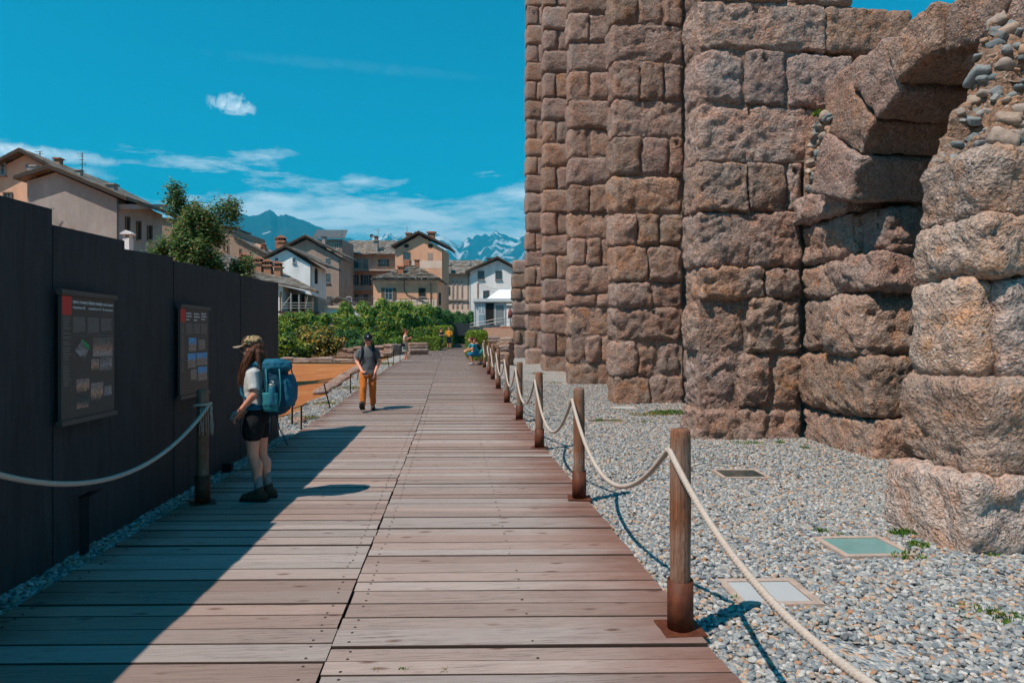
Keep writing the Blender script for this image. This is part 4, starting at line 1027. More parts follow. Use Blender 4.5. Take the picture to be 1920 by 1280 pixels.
def ring_mesh(rings):                                       # rings: list of lists of points, capped
    n = len(rings[0]); v = [tuple(p) for r in rings for p in r]
    f = [(i * n + j, i * n + (j + 1) % n, (i + 1) * n + (j + 1) % n, (i + 1) * n + j) for i in range(len(rings) - 1) for j in range(n)]
    f += [tuple(range(n))[::-1], tuple(range((len(rings) - 1) * n, len(rings) * n))]
    return v, f
def caps(p0, r0, p1, r1, n=14):
    p0, p1 = Vector(p0), Vector(p1); t = (p1 - p0); L = t.length; t = t / L if L > 1e-6 else Vector((0, 0, 1))
    ref = Vector((0, 1, 0)) if abs(t.y) < 0.9 else Vector((1, 0, 0)); a = t.cross(ref).normalized(); b = t.cross(a)
    rings = []
    for k in (80, 55, 28): s = math.radians(k); rings.append((p0 - t * r0 * math.sin(s), r0 * math.cos(s)))
    rings += [(p0, r0), (p0.lerp(p1, .5), (r0 + r1) / 2), (p1, r1)]
    for k in (28, 55, 80): s = math.radians(k); rings.append((p1 + t * r1 * math.sin(s), r1 * math.cos(s)))
    return ring_mesh([[c + (a * math.cos(2 * PI * j / n) + b * math.sin(2 * PI * j / n)) * r for j in range(n)] for c, r in rings])
def chain(pts, rs, n=14):
    m = MB()
    for i in range(len(pts) - 1): m.raw(*caps(pts[i], rs[i], pts[i + 1], rs[i + 1], n))
    return m.v, m.f
def sleeve(a, b, e, r0, r1, n=18):                          # upper-arm sleeve, cut off flat at the hem
    a, b, e = Vector(a), Vector(b), Vector(e); m = MB(); m.tube([a + (a - b) * 0.12, a, a.lerp(b, .5), b, b.lerp(e, 1.0)], [r0 * .6, r0, (r0 + r1) / 2, r1, r1 * 1.04], n); return m.v, m.f
def ell(c, r, n=16, rot=None):
    rings = []
    for k in range(1, 10):
        s = PI * k / 10; rings.append([Vector((r[0] * math.sin(s) * math.cos(2 * PI * j / n), r[1] * math.sin(s) * math.sin(2 * PI * j / n), -r[2] * math.cos(s))) for j in range(n)])
    if rot: rings = [[rot @ p for p in q] for q in rings]
    return ring_mesh([[p + Vector(c) for p in q] for q in rings])
def loft(rings, n=24, e=2.0):                               # (cx, cy, z, rx, ry)
    out = []
    for (cx, cy, z, rx, ry) in rings:
        rr_ = []
        for j in range(n):
            a = 2 * PI * j / n; c, s = math.cos(a), math.sin(a)
            rr_.append(Vector((cx + rx * math.copysign(abs(c) ** (2 / e), c), cy + ry * math.copysign(abs(s) ** (2 / e), s), z)))
        out.append(rr_)
    return ring_mesh(out)
def blob(name, prims, voxel, mat, parent, T, smooth=4, wob=0.0, wf=9.0):
    m = MB()
    for v, f in prims: m.raw(v, f)
    me = bpy.data.meshes.new('tmp'); me.from_pydata(m.v, [], m.f); me.update()
    bm = bmesh.new(); bm.from_mesh(me); bmesh.ops.recalc_face_normals(bm, faces=bm.faces); bm.to_mesh(me); bm.free()
    o = bpy.data.objects.new('tmp', me); COL.objects.link(o)
    r = o.modifiers.new('r', 'REMESH'); r.mode = 'VOXEL'; r.voxel_size = voxel
    s = o.modifiers.new('s', 'SMOOTH'); s.factor = 0.5; s.iterations = smooth
    dg = bpy.context.evaluated_depsgraph_get(); ev = bpy.data.meshes.new_from_object(o.evaluated_get(dg)); bpy.data.objects.remove(o); bpy.data.meshes.remove(me)
    n = len(ev.vertices); co = np.empty(n * 3, dtype=np.float32); ev.vertices.foreach_get('co', co); co = co.reshape(-1, 3)
    if wob:
        nr = np.empty(n * 3, dtype=np.float32); ev.vertices.foreach_get('normal', nr); nr = nr.reshape(-1, 3)
        for i in range(n):
            v = Vector(co[i]); co[i] += nr[i] * wob * (noise.noise(Vector((v.x * wf, v.y * wf, v.z * wf * 0.7)) + Vector((3, 7, 1))) + 0.5 * noise.noise(v * wf * 2.3))
    R = np.array(T.to_3x3()); co = co @ R.T + np.array(T.translation)
    c = (co.min(0) + co.max(0)) / 2; ev.vertices.foreach_set('co', (co - c).astype(np.float32).ravel())
    ev.polygons.foreach_set('use_smooth', [True] * len(ev.polygons)); ev.materials.clear(); ev.update()
    return link(name, ev, mat, parent, c)
def shape(name, vf, mat, parent, T, smooth=True):
    v, f = vf; return add(name, [tuple(T @ Vector(p)) for p in v], f, mat, parent, smooth)
def hand(w_, d, up, side, s=1.0, curl=0.6):
    """palm and five unequal bent fingers from the wrist along d; up = back of the hand, side = thumb side"""
    w_, d, up, side = Vector(w_), Vector(d).normalized(), Vector(up).normalized(), Vector(side).normalized(); out = []
    c = w_ + d * 0.045 * s
    for k in (-1, -0.33, 0.33, 1): out.append(caps(w_ + side * 0.014 * k * s, 0.014 * s, w_ + d * 0.085 * s + side * 0.027 * k * s, 0.0125 * s, 10))
    for k, ln in ((1, 0.068), (0.33, 0.078), (-0.33, 0.072), (-1, 0.056)):
        b = w_ + d * 0.085 * s + side * 0.030 * k * s; a0 = curl * 0.5; pts = [b]
        for seg, fr in enumerate((0.45, 0.32, 0.23)):
            a0 += curl * 0.55; pts.append(pts[-1] + (d * math.cos(a0) - up * math.sin(a0)) * ln * fr * s)
        out.append(chain(pts, [0.0095 * s, 0.009 * s, 0.0082 * s, 0.007 * s], 8))
    tb = w_ + d * 0.028 * s + side * 0.026 * s
    out.append(chain([tb, tb + (d * 0.6 + side * 0.75 - up * 0.3).normalized() * 0.035 * s, tb + (d * 0.6 + side * 0.75 - up * 0.3).normalized() * 0.035 * s + (d - up * 0.5 + side * 0.1).normalized() * 0.030 * s], [0.013 * s, 0.011 * s, 0.009 * s], 8))
    return out
def head(c, s=1.0, yaw=0.0):
    R = Matrix.Rotation(yaw, 3, 'Z'); c = Vector(c); q = lambda x, y, z: c + R @ Vector((x, y, z)) * s
    o = [ell(q(-0.012, 0, 0.025), (0.098 * s, 0.076 * s, 0.098 * s), rot=R), ell(q(0.022, 0, -0.045), (0.066 * s, 0.058 * s, 0.072 * s), rot=R), ell(q(0.066, 0, -0.098), (0.022 * s, 0.024 * s, 0.018 * s), rot=R)]
    o.append(chain([q(0.086, 0, 0.018), q(0.112, 0, -0.022), q(0.092, 0, -0.034)], [0.009 * s, 0.0135 * s, 0.011 * s], 8))           # nose
    for y in (-1, 1):
        o.append(ell(q(0.076, 0.032 * y, 0.022), (0.016 * s, 0.022 * s, 0.010 * s), rot=R))                                            # brow
        o.append(ell(q(0.055, 0.038 * y, -0.035), (0.026 * s, 0.022 * s, 0.024 * s), rot=R))                                           # cheek
        o.append(ell(q(-0.012, 0.077 * y, -0.012), (0.018 * s, 0.010 * s, 0.032 * s), rot=R))                                          # ear
    o.append(ell(q(0.083, 0, -0.062), (0.010 * s, 0.022 * s, 0.008 * s), rot=R)); o.append(ell(q(0.081, 0, -0.074), (0.010 * s, 0.018 * s, 0.008 * s), rot=R))
    return o
def face_bits(c, T, parent, s=1.0, yaw=0.0, glasses=False):
    R = Matrix.Rotation(yaw, 3, 'Z'); c = Vector(c); q = lambda x, y, z: c + R @ Vector((x, y, z)) * s
    if glasses:
        m = MB(); m.raw(*ell(q(0.088, 0.033, 0.006), (0.008 * s, 0.029 * s, 0.020 * s), rot=R)); m.raw(*ell(q(0.088, -0.033, 0.006), (0.008 * s, 0.029 * s, 0.020 * s), rot=R)); m.tube([q(0.082, -0.07, 0.012), q(0.094, 0, 0.012), q(0.082, 0.07, 0.012)], 0.004 * s, 6)
        for y in (-1, 1): m.tube([q(0.080, 0.066 * y, 0.012), q(-0.01, 0.080 * y, 0.010)], 0.003 * s, 5)
        shape('sunglasses', (m.v, m.f), M['eye'], parent, T)
    else:
        for y in (-1, 1): shape('eye', ell(q(0.083, 0.031 * y, 0.004), (0.006 * s, 0.011 * s, 0.006 * s), rot=R), M['eye'], parent, T)
    shape('lips', ell(q(0.0875, 0, -0.068), (0.007 * s, 0.019 * s, 0.007 * s), rot=R), M['lip'], parent, T)
def boot(a, d, s=1.0, lift=0.0):                            # ankle point on the ground below, toe direction
    a, d = Vector(a), Vector(d).normalized(); u = Vector((0, 0, 1)); o = []
    o.append(caps(a + u * 0.118 * s - d * 0.012, 0.047 * s, a + u * 0.06 * s - d * 0.01, 0.046 * s)); o.append(caps(a + u * 0.05 * s - d * 0.055 * s, 0.048 * s, a + u * 0.045 * s + d * 0.10 * s + u * lift, 0.042 * s)); o.append(ell(a + u * 0.040 * s + d * 0.135 * s + u * lift, (0.052 * s, 0.046 * s, 0.036 * s)))
    return o
def sole(a, d, s=1.0, lift=0.0):
    a, d = Vector(a), Vector(d).normalized(); sd = Vector((-d.y, d.x, 0)); v = []
    pts = [(-0.108, 0.030), (-0.10, -0.036), (0.0, -0.040), (0.12, -0.052), (0.19, -0.034), (0.205, 0.0), (0.185, 0.036), (0.10, 0.050), (0.0, 0.042), (-0.09, 0.042)]
    for z in (0.0, 0.028):
        for x, y in pts: v.append(a + d * x * s + sd * y * s + Vector((0, 0, z * s + lift * max(0, x) / 0.2)))
    n = len(pts); return v, [tuple(range(n))[::-1], tuple(range(n, 2 * n))] + [(i, (i + 1) % n, n + (i + 1) % n, n + i) for i in range(n)]
def cap_parts(c, s, mat, matb, parent, T, yaw=0.0):
    R = Matrix.Rotation(yaw, 3, 'Z'); c = Vector(c); q = lambda x, y, z: c + R @ Vector((x, y, z)) * s
    rings = []
    for z, r in ((0.022, 1.0), (0.05, 1.02), (0.08, 0.98), (0.108, 0.82), (0.126, 0.55), (0.133, 0.15)): rings.append([q(-0.012 + 0.105 * r * math.cos(2 * PI * j / 24), 0.086 * r * math.sin(2 * PI * j / 24), z) for j in range(24)])
    cr = shape('cap', ring_mesh(rings), mat, parent, T)
    v, f = [], []
    for zz in (0.0, -0.006):
        for i in range(5):
            for j in range(13):
                a = math.radians(-68 + 136 * j / 12); k = i / 4
                v.append(q(0.09 * math.cos(a) * (1 - k) + k * (0.06 + 0.125 * math.cos(a)), (0.084 + 0.004 * k) * math.sin(a), 0.034 - 0.014 * k - 0.012 * abs(math.sin(a)) * k + zz))
    g_ = lambda i, j, o: o * 65 + i * 13 + j
    for i in range(4):
        for j in range(12): f += [(g_(i, j, 0), g_(i + 1, j, 0), g_(i + 1, j + 1, 0), g_(i, j + 1, 0)), (g_(i, j, 1), g_(i, j + 1, 1), g_(i + 1, j + 1, 1), g_(i + 1, j, 1))]
    for j in range(12): f += [(g_(4, j, 0), g_(4, j, 1), g_(4, j + 1, 1), g_(4, j + 1, 0)), (g_(0, j, 0), g_(0, j + 1, 0), g_(0, j + 1, 1), g_(0, j, 1))]
    shape('brim', (v, f), matb, cr, T)
    return cr
def place(pos, ang): return Matrix.Translation(Vector(pos)) @ Matrix.Rotation(ang, 4, 'Z')

# ---- hiker reading the boards
P = G(482, 936); T = place(P, PI - YAW * 0.6 - 0.10)
wm = empty('person', P, 'hiker in pale tee, black shorts and camouflage cap facing the boards', 'person')
legs = lambda hx: [chain([(-.012, .083, .86), (.012, .085, .66), (.008, .082, .47), (-.035, .08, .33), (-.05, .08, .12)], [.094, .078, .055, .053, .036]),
                   chain([(-.012, -.083, .86), (.0, -.085, .66), (-.01, -.082, .47), (-.055, -.08, .33), (-.075, -.08, .12)], [.094, .078, .055, .053, .036])]
hc = (.062, 0, 1.555)
wL, wR = Vector((.13, .165, .895)), Vector((.155, -.10, .90))
body = legs(0) + [loft([(-.01, 0, .80, .11, .16), (-.015, 0, .92, .10, .155), (0, 0, 1.05, .085, .125), (.01, 0, 1.2, .10, .14), (0, 0, 1.32, .085, .15), (0, 0, 1.39, .055, .08)]), chain([(0, 0, 1.36), (.03, 0, 1.47)], [.058, .052])] + head(hc)
body += [chain([(-.02, .15, 1.30), (-.065, .21, 1.10), wL], [.040, .038, .026]), chain([(-.02, -.15, 1.30), (-.02, -.21, 1.08), wR], [.040, .038, .026])]
body += hand(wL, (.75, -.35, -.55), (.35, .75, .45), (.3, -.5, .7), 0.95, 0.75) + hand(wR, (.6, .7, -.35), (.5, -.75, .3), (.3, .1, .9), 0.95, 0.7)
for sy, xo in ((1, 0), (-1, -.02)): body += [ell((-.050 + xo, .08 * sy, .355), (.046, .042, .085)), ell((.030 + xo, .083 * sy, .475), (.028, .036, .042)), ell((.028 + xo, .085 * sy, .68), (.062, .07, .11))]
blob('body', body, 0.0062, M['skin'], wm, T, 3)
face_bits(hc, T, wm)
M['tee'] = cloth('pale_tee', (0.46, 0.47, 0.47)); M['shorts'] = cloth('black_shorts', (0.012, 0.013, 0.015)); M['sock'] = cloth('blue_grey_sock', (0.16, 0.20, 0.215)); M['bootm'] = cloth('brown_boot', (0.055, 0.037, 0.026), 0.8); M['sole'] = plain('dark_rubber', (0.018, 0.017, 0.016), 0.8)
blob('shirt', [loft([(-.01, 0, .86, .118, .165), (0, 0, .95, .118, .16), (.005, 0, 1.05, .112, .148), (.022, 0, 1.18, .122, .160), (.018, 0, 1.26, .118, .165), (-.002, 0, 1.335, .098, .165), (0, 0, 1.385, .07, .10), (.005, 0, 1.405, .062, .066)]),
               sleeve((-.018, .145, 1.318), (-.048, .195, 1.19), (-.058, .210, 1.145), .066, .058), sleeve((-.018, -.145, 1.318), (-.03, -.195, 1.19), (-.03, -.210, 1.145), .066, .058)], 0.009, M['tee'], wm, T, 4, 0.009, 8)
blob('shorts', [loft([(-.015, 0, .955, .115, .162), (-.018, 0, .88, .128, .178), (-.015, 0, .80, .13, .182)]), chain([(-.012, .085, .83), (.004, .092, .705)], [.108, .104]), chain([(-.012, -.085, .83), (-.004, -.092, .705)], [.108, .104])], 0.009, M['shorts'], wm, T, 4, 0.006, 9)
for y, xo in ((.08, 0), (-.08, -.025)):
    shape('sock', chain([(-.045 + xo, y, .255), (-.05 + xo, y, .14)], [.045, .041]), M['sock'], wm, T)
    a = (-.05 + xo, y, .004); b = blob('boot', boot(a, (1, -0.05 if y > 0 else 0.1, 0)), 0.008, M['bootm'], wm, T, 3); shape('sole', sole(a, (1, -0.05 if y > 0 else 0.1, 0)), M['sole'], b, T, False)
cap_parts((hc[0], 0, hc[2] + .008), 1.04, M['camo'], cloth('cap_brim', (0.24, 0.20, 0.15)), wm, T)
hair = [ell((.015, 0, 1.565), (.10, .088, .10)), ell((-.02, 0, 1.50), (.08, .092, .09))]
for k in range(16):
    y = .045 + .07 * rnd.random(); x1 = .135 - .07 * rnd.random()
    hair.append(chain([(-.01 + .03 * rnd.random(), y * .9, 1.54), (.03 + .04 * rnd.random(), y + .01, 1.43), (x1 * .8 + .02, y + .015, 1.31), (x1 + .02 * rnd.random(), y + .012, 1.235 - .07 * rnd.random())], [.030, .027, .019, .007], 8))
for k in range(12):
    y = rnd.uniform(-.08, .08); hair.append(chain([(-.04, y, 1.52), (-.06, y * 1.2, 1.43), (-.065 - .02 * rnd.random(), y * 1.3, 1.36)], [.034, .028, .010], 8))
for k in range(5): hair.append(chain([(.05, -.07, 1.53), (.09, -.09, 1.40), (.11, -.09, 1.26)], [.024, .02, .007], 8))
hb = blob('hair', hair, 0.0062, M['hair_brown'], wm, T, 1, 0.004, 22)
m = MB()
for k in range(150):                                        # loose strands
    y = rnd.uniform(.02, .125); f_ = rnd.random(); wv_ = rnd.uniform(-.02, .02)
    if k % 3: pp = [(-.02 + .06 * f_, y * .85, 1.57), (.0 + .07 * f_, y + .012, 1.49), (.03 + .07 * f_ + wv_, y + .02, 1.41), (.06 + .07 * f_, y + .022, 1.32), (.085 + .05 * f_ - wv_, y + .02, 1.25), (.09 + .06 * f_, y + .015, 1.20 - .06 * rnd.random())]
    else: pp = [(-.05 + .03 * f_, y - .06, 1.57), (-.075, y - .05, 1.48), (-.07 - .02 * f_ + wv_, y - .045, 1.41), (-.06, y - .04, 1.355)]
    m.tube([T @ Vector(q) for q in pp], [.0045] * (len(pp) - 1) + [.001], 4, False)
tag(m.build('hair_strands', M['hair_brown'], hb, True), kind='stuff')
# what she holds
ph = T @ Vector((.235, .045, .845)); M['phone'] = plain('dark_glass', (0.03, 0.04, 0.05), 0.2)
b = Matrix.Rotation(0.5, 3, 'Y') @ Matrix.Rotation(-0.3, 3, 'X'); m = MB(); m.raw(*loft([(0, 0, -.035, .026, .026), (0, 0, -.02, .032, .032), (0, 0, .06, .032, .032), (0, 0, .075, .016, .016), (0, 0, .10, .014, .014)], 16))
tag(add('small_bottle', [tuple(b @ Vector(p) + ph) for p in m.v], m.f, plain('clear_bottle', (0.22, 0.30, 0.34), 0.15), None, True), "small clear bottle in the hiker's hands", 'bottle')
# ---- her backpack
M['pack'] = cloth('teal_pack', (0.012, 0.105, 0.175), 0.75, 0.25, 20, 0.5); M['packd'] = cloth('dark_teal_pack', (0.007, 0.048, 0.085), 0.75, 0.2, 20, 0.5); M['packl'] = cloth('light_teal_trim', (0.03, 0.20, 0.235), 0.7)
bp = empty('backpack', T @ Vector((-.22, 0, .9)), 'large teal trekking backpack worn by the hiker', 'backpack')
blob('main_bag', [loft([(-.20, 0, .885, .085, .115), (-.215, 0, .93, .115, .145), (-.225, 0, 1.05, .125, .155), (-.225, 0, 1.20, .125, .158), (-.20, 0, 1.33, .105, .15), (-.19, 0, 1.38, .09, .13)], 28, 2.8)], 0.010, M['packd'], bp, T, 3, 0.010, 8)
blob('lid', [loft([(-.20, 0, 1.325, .115, .150), (-.215, 0, 1.37, .14, .165), (-.205, 0, 1.42, .13, .155), (-.185, 0, 1.455, .085, .11)], 28, 2.6)], 0.009, M['pack'], bp, T, 2, 0.014, 11)
blob('front_pocket', [loft([(-.335, 0, .97, .045, .095), (-.352, 0, 1.05, .056, .115), (-.352, 0, 1.18, .055, .115), (-.325, 0, 1.29, .045, .10)], 24, 2.6)], 0.009, M['pack'], bp, T, 3, 0.008, 10)
for sd in (1, -1):
    pk = blob('side_pocket', [loft([(-.21, sd * .155, .93, .075, .025), (-.21, sd * .168, 1.0, .085, .036), (-.21, sd * .168, 1.12, .082, .036)], 20, 2.4)], 0.009, M['packl'] if sd > 0 else M['pack'], bp, T, 2, 0.006, 12)
    m = MB(); m.tube([T @ Vector(p) for p in ((-.10, sd * .085, 1.36), (-.03, sd * .10, 1.415), (.06, sd * .105, 1.36), (.125, sd * .11, 1.24), (.105, sd * .13, 1.10), (-.02, sd * .168, 1.0), (-.12, sd * .14, .96))], [.018, .026, .028, .024, .014, .010, .010], 8); m.build('shoulder_strap', M['pack'], bp, True)
    m = MB()
    for x in (-.30, -.16): m.tube([T @ Vector(p) for p in ((x, sd * .155, 1.36), (x - .02, sd * .172, 1.22), (x - .02, sd * .172, 1.05), (x + .02, sd * .15, .93))], .007, 6)
    m.build('compression_strap', M['packl'], bp, True)
m = MB(); m.tube([T @ Vector(p) for p in [(-.10 + .235 * math.sin(a) ** 1 if False else -.012 + .128 * math.cos(a), .176 * math.sin(a), .965 - .0 * a) for a in np.linspace(-2.4, 2.4, 30)]], .026, 8); m.build('hip_belt', M['pack'], bp, True)
m = MB()
for (x, y, z1, dx_) in ((-.26, .12, .66, -.03), (-.20, .14, .70, .0), (-.24, .10, .58, -.13)): m.tube([T @ Vector(p) for p in ((x, y, .92), (x + dx_ * .3, y, (.92 + z1) / 2), (x + dx_, y + .01, z1))], .006, 5)
m.build('loose_strap', M['packd'], bp, True)
m = MB(); m.raw(*loft([(-.235, .178, .985, .026, .026), (-.235, .18, 1.02, .033, .033), (-.237, .182, 1.17, .034, .034), (-.237, .182, 1.185, .030, .030)], 18)); bt = shape('bottle', (m.v, m.f), plain('blue_bottle', (0.03, 0.17, 0.26), 0.35), bp, T)
m = MB(); m.raw(*loft([(-.237, .182, 1.187, .031, .031), (-.237, .182, 1.205, .031, .031), (-.237, .182, 1.212, .02, .02)], 18)); m.tube([(-.245, .205, 1.20), (-.26, .2, 1.235), (-.237, .19, 1.24), (-.22, .182, 1.215)], .006, 6); shape('bottle_lid', (m.v, m.f), plain('grey_lid', (0.30, 0.36, 0.37), 0.5), bt, T)

# ---- man walking towards the camera
P = G(690, 769); T = place(P, -PI / 2 + 0.10); s_ = 0.985
mn = empty('person', P, 'man in grey tee and orange trousers walking towards the camera', 'person')
hc = (.03, -.0, 1.545)
wR, wL = Vector((.20, -.115, .86)), Vector((.14, .155, .845))
body = [loft([(0, 0, .84, .10, .155), (0, 0, 1.0, .10, .15), (.0, 0, 1.2, .11, .17), (0, 0, 1.34, .09, .17), (0, 0, 1.40, .06, .08)]), chain([(0, 0, 1.36), (.02, 0, 1.47)], [.066, .060])] + head(hc)
body += [chain([(-.01, -.17, 1.30), (-.03, -.24, 1.08), wR], [.046, .043, .030]), chain([(-.01, .17, 1.30), (-.02, .245, 1.08), wL], [.046, .043, .030])]
body += hand(wR, (.55, .5, -.5), (.5, -.8, .2), (.5, .2, .8), 1.05, 0.7) + hand(wL, (.35, -.1, -.95), (.1, 1, .1), (.95, 0, .3), 1.05, 0.45)
body += [chain([(.02, -.09, .85), (.17, -.10, .50), (.26, -.11, .16)], [.08, .055, .042]), chain([(-.01, .09, .85), (-.03, .10, .48), (-.20, .10, .14)], [.08, .055, .042])]
blob('body', body, 0.0085, M['skin'], mn, T, 2)
face_bits(hc, T, mn, 1.0, 0.0, True)
M['gtee'] = cloth('charcoal_tee', (0.115, 0.12, 0.125)); M['trous'] = cloth('orange_trousers', (0.48, 0.148, 0.032), 0.85, 0.15, 24, 0.6); M['navy'] = cloth('navy_cloth', (0.012, 0.017, 0.028)); M['shoe'] = cloth('grey_shoe', (0.06, 0.055, 0.052))
blob('shirt', [loft([(0, 0, .80, .122, .178), (0, 0, .92, .118, .168), (.0, 0, 1.05, .118, .168), (.01, 0, 1.2, .125, .185), (0, 0, 1.335, .10, .185), (0, 0, 1.395, .075, .11), (.005, 0, 1.42, .066, .07)]),
               sleeve((-.01, -.165, 1.325), (-.018, -.215, 1.2), (-.022, -.232, 1.145), .070, .064), sleeve((-.01, .165, 1.325), (-.014, .218, 1.2), (-.018, .235, 1.145), .070, .064)], 0.011, M['gtee'], mn, T, 3, 0.010, 8)
blob('trousers', [loft([(0, 0, .86, .115, .165), (0, 0, .78, .125, .17)]), chain([(.02, -.092, .80), (.155, -.102, .51), (.165, -.104, .47), (.235, -.11, .17)], [.098, .080, .079, .072]), chain([(-.01, .092, .80), (-.015, .102, .50), (-.04, .102, .46), (-.165, .10, .16)], [.098, .080, .079, .072])], 0.011, M['trous'], mn, T, 3, 0.009, 7)
for (a, d, lf) in (((.265, -.11, .03), (1, -.14, 0), .13), ((-.215, .10, .006), (1, .08, 0), 0.0)):
    b = blob('shoe', boot(a, d, 1.0, lf), 0.010, M['shoe'], mn, T, 2); shape('sole', sole(a, d, 1.0, lf), M['sole'], b, T, False)
cp = cap_parts((hc[0], 0, hc[2] + .006), 1.04, M['navy'], M['navy'], mn, T)
shape('cap_badge', ell((hc[0] + .092, 0, hc[2] + .082), (.010, .020, .011)), plain('white_thread', (0.7, 0.7, 0.7)), cp, T)
blob('hair', [ell((-.005, 0, 1.545), (.090, .086, .085)), chain([(-.04, .075, 1.53), (-.045, .078, 1.44)], [.030, .016]), chain([(-.04, -.07, 1.53), (-.045, -.07, 1.46)], [.028, .016])], 0.010, M['hair_dark'], mn, T, 2)
pk = empty('backpack', T @ Vector((-.2, 0, .95)), 'dark backpack worn by the walking man', 'backpack')
blob('main_bag', [loft([(-.20, 0, .84, .075, .15), (-.22, 0, .95, .10, .20), (-.22, 0, 1.2, .10, .19), (-.19, 0, 1.36, .08, .15)], 24, 2.8)], 0.014, M['navy'], pk, T, 2, 0.01, 8)
for sd in (1, -1):
    m = MB(); m.tube([T @ Vector(p) for p in ((-.12, sd * .10, 1.38), (-.01, sd * .115, 1.418), (.10, sd * .12, 1.33), (.135, sd * .13, 1.2), (.09, sd * .17, 1.05), (-.08, sd * .18, .95))], [.02, .028, .03, .026, .016, .012], 8); m.build('shoulder_strap', M['navy'], pk, True)
m = MB(); m.tube([T @ Vector(p) for p in ((-.16, -.17, .9), (-.13, -.215, .82), (-.14, -.23, .68))], .010, 6); m.tube([T @ Vector(p) for p in ((.125, .10, .80), (.14, .09, .62))], .012, 6); m.build('loose_strap', M['navy'], pk, True)
p = T @ (wR + Vector((.085, .06, -.035))); m = MB(); m.box((p.x - .045, p.y - .012, p.z - .02), (p.x + .045, p.y + .012, p.z + .02)); tag(m.build('phone', M['phone']), "small dark phone held at the walking man's waist", 'phone')

# ---- smaller figures further along
def figure(px, py, ang, h_, label, skin_top, parts, hairm, pose, vox=0.016, group=None):
    """a standing figure: pose gives joints at unit height 1.7"""
    P = G(px, py); k = h_ / 1.7; T = place(P, ang) @ Matrix.Scale(k, 4)
    r = empty('person', P, label, 'person', group)
    hc = pose.get('head', (.03, 0, 1.56)); sh = pose.get('sh', (0, 0, 1.36)); pv = pose.get('pv', (0, 0, .88))
    sh, pv = Vector(sh), Vector(pv); b = []
    def tors(g0, g1, e):
        out = []
        for t_ in (0, .3, .6, .85, 1.0):
            c = pv.lerp(sh, g0 + (g1 - g0) * t_); ww = np.interp(g0 + (g1 - g0) * t_, [-.2, 0, .35, .8, 1.0], [.165, .155, .135, .17, .13]); out.append((c.x, c.y, c.z, .11 + e, ww + e))
        return loft(out)
    b = [tors(0, 1.0, -.012), chain([sh, Vector(hc) - Vector((.03, 0, .08))], [.062, .055])] + head(hc)
    ar = pose['arms']
    for a in ar:
        b.append(chain([Vector(a[0]) - Vector((0, a[0][1] * .08, .03))] + list(a[1:]), [.046, .042, .030][:len(a)])); d = (Vector(a[-1]) - Vector(a[-2])).normalized(); b += hand(a[-1], d, Vector((0, 0, 1)) if abs(d.z) < .8 else Vector((0, 1, 0)), d.cross(Vector((0, .3, 1))), 1.1, .5)
    for l in pose['legs']: b.append(chain(l, [.088, .058, .042]))
    blob('body', b, vox, skin_top, r, T, 2); face_bits(hc, T, r)
    sm, bm_, slen = parts['shirt'], parts['bottom'], parts.get('blen', .7)
    blob('shirt', [tors(-.06, .98, .006)] + [sleeve(a[0], Vector(a[0]).lerp(Vector(a[1]), .45), Vector(a[0]).lerp(Vector(a[1]), .68), .066, .060) for a in ar], vox, sm, r, T, 2, 0.008, 8)
    bt = [tors(-.16, .10, .014)]
    for l in pose['legs']:
        a, k_, c = map(Vector, l)
        if slen <= .5: bt.append(chain([a, a.lerp(k_, slen * 2)], [.104, .10]))
        else: bt.append(chain([a, k_, k_.lerp(c, .85)], [.102, .08, .072]))
    if parts.get('skirt'): bt.append(loft([(pv.x, 0, pv.z - .34, .17, .20), (pv.x, 0, pv.z - .1, .14, .18), (pv.x, 0, pv.z, .12, .165)]))
    blob('bottoms', bt, vox, bm_, r, T, 2, 0.008, 9)
    for l in pose['legs']:
        c = Vector(l[2]); a = (c.x, c.y, c.z - .12); q = blob('shoe', boot(a, pose.get('toe', (1, 0, 0)), 1.0), vox, parts.get('shoe', M['shoe']), r, T, 2)
    h = Vector(hc); hr = [ell(h + Vector((-.02, 0, .035)), (.102, .086, .098))]
    if parts.get('long'): hr += [chain([h + Vector((-.06, 0, .02)), h + Vector((-.075, 0, -.12))], [.07, .045])]
    if parts.get('bun'): hr += [ell(h + Vector((-.08, 0, .08)), (.05, .05, .05))]
    blob('hair', hr, vox, hairm, r, T, 1)
    return r, T
st = dict(arms=[[(0, .19, 1.33), (.0, .25, 1.08), (.20, .15, 1.10)], [(0, -.19, 1.33), (.0, -.25, 1.08), (.20, -.12, 1.10)]], legs=[[(0, .085, .84), (.02, .09, .48), (.0, .09, .12)], [(0, -.085, .84), (.0, -.09, .48), (-.04, -.09, .12)]])
M['cream'] = cloth('cream_cloth', (0.50, 0.42, 0.34)); M['olive'] = cloth('pale_sage_cloth', (0.34, 0.36, 0.31)); M['yellow'] = cloth('yellow_cloth', (0.72, 0.30, 0.015)); M['slate'] = cloth('slate_cloth', (0.03, 0.055, 0.085)); M['turq'] = cloth('turquoise_cloth', (0.02, 0.26, 0.36)); M['blue'] = cloth('bright_blue_cloth', (0.02, 0.17, 0.33)); M['sand'] = cloth('sand_shoe', (0.3, 0.3, 0.3))
stc = dict(st); stc['legs'] = [[(0, .085, .84), (.03, .09, .48), (-.06, .09, .12)], [(0, -.085, .84), (.02, -.09, .48), (.12, -.09, .12)]]; stc['arms'] = [[(0, .17, 1.33), (-.06, .22, 1.08), (.20, .15, 1.20)], [(0, -.17, 1.33), (-.03, -.22, 1.10), (.22, -.08, 1.24)]]
r, T = figure(760, 679, -0.05, 1.62, 'woman in cream top and pale shorts standing at the left edge', M['skin'], dict(shirt=M['cream'], bottom=M['olive'], blen=.33, long=True, bun=False, shoe=M['sand'], skirt=True), M['hair_red'], stc)
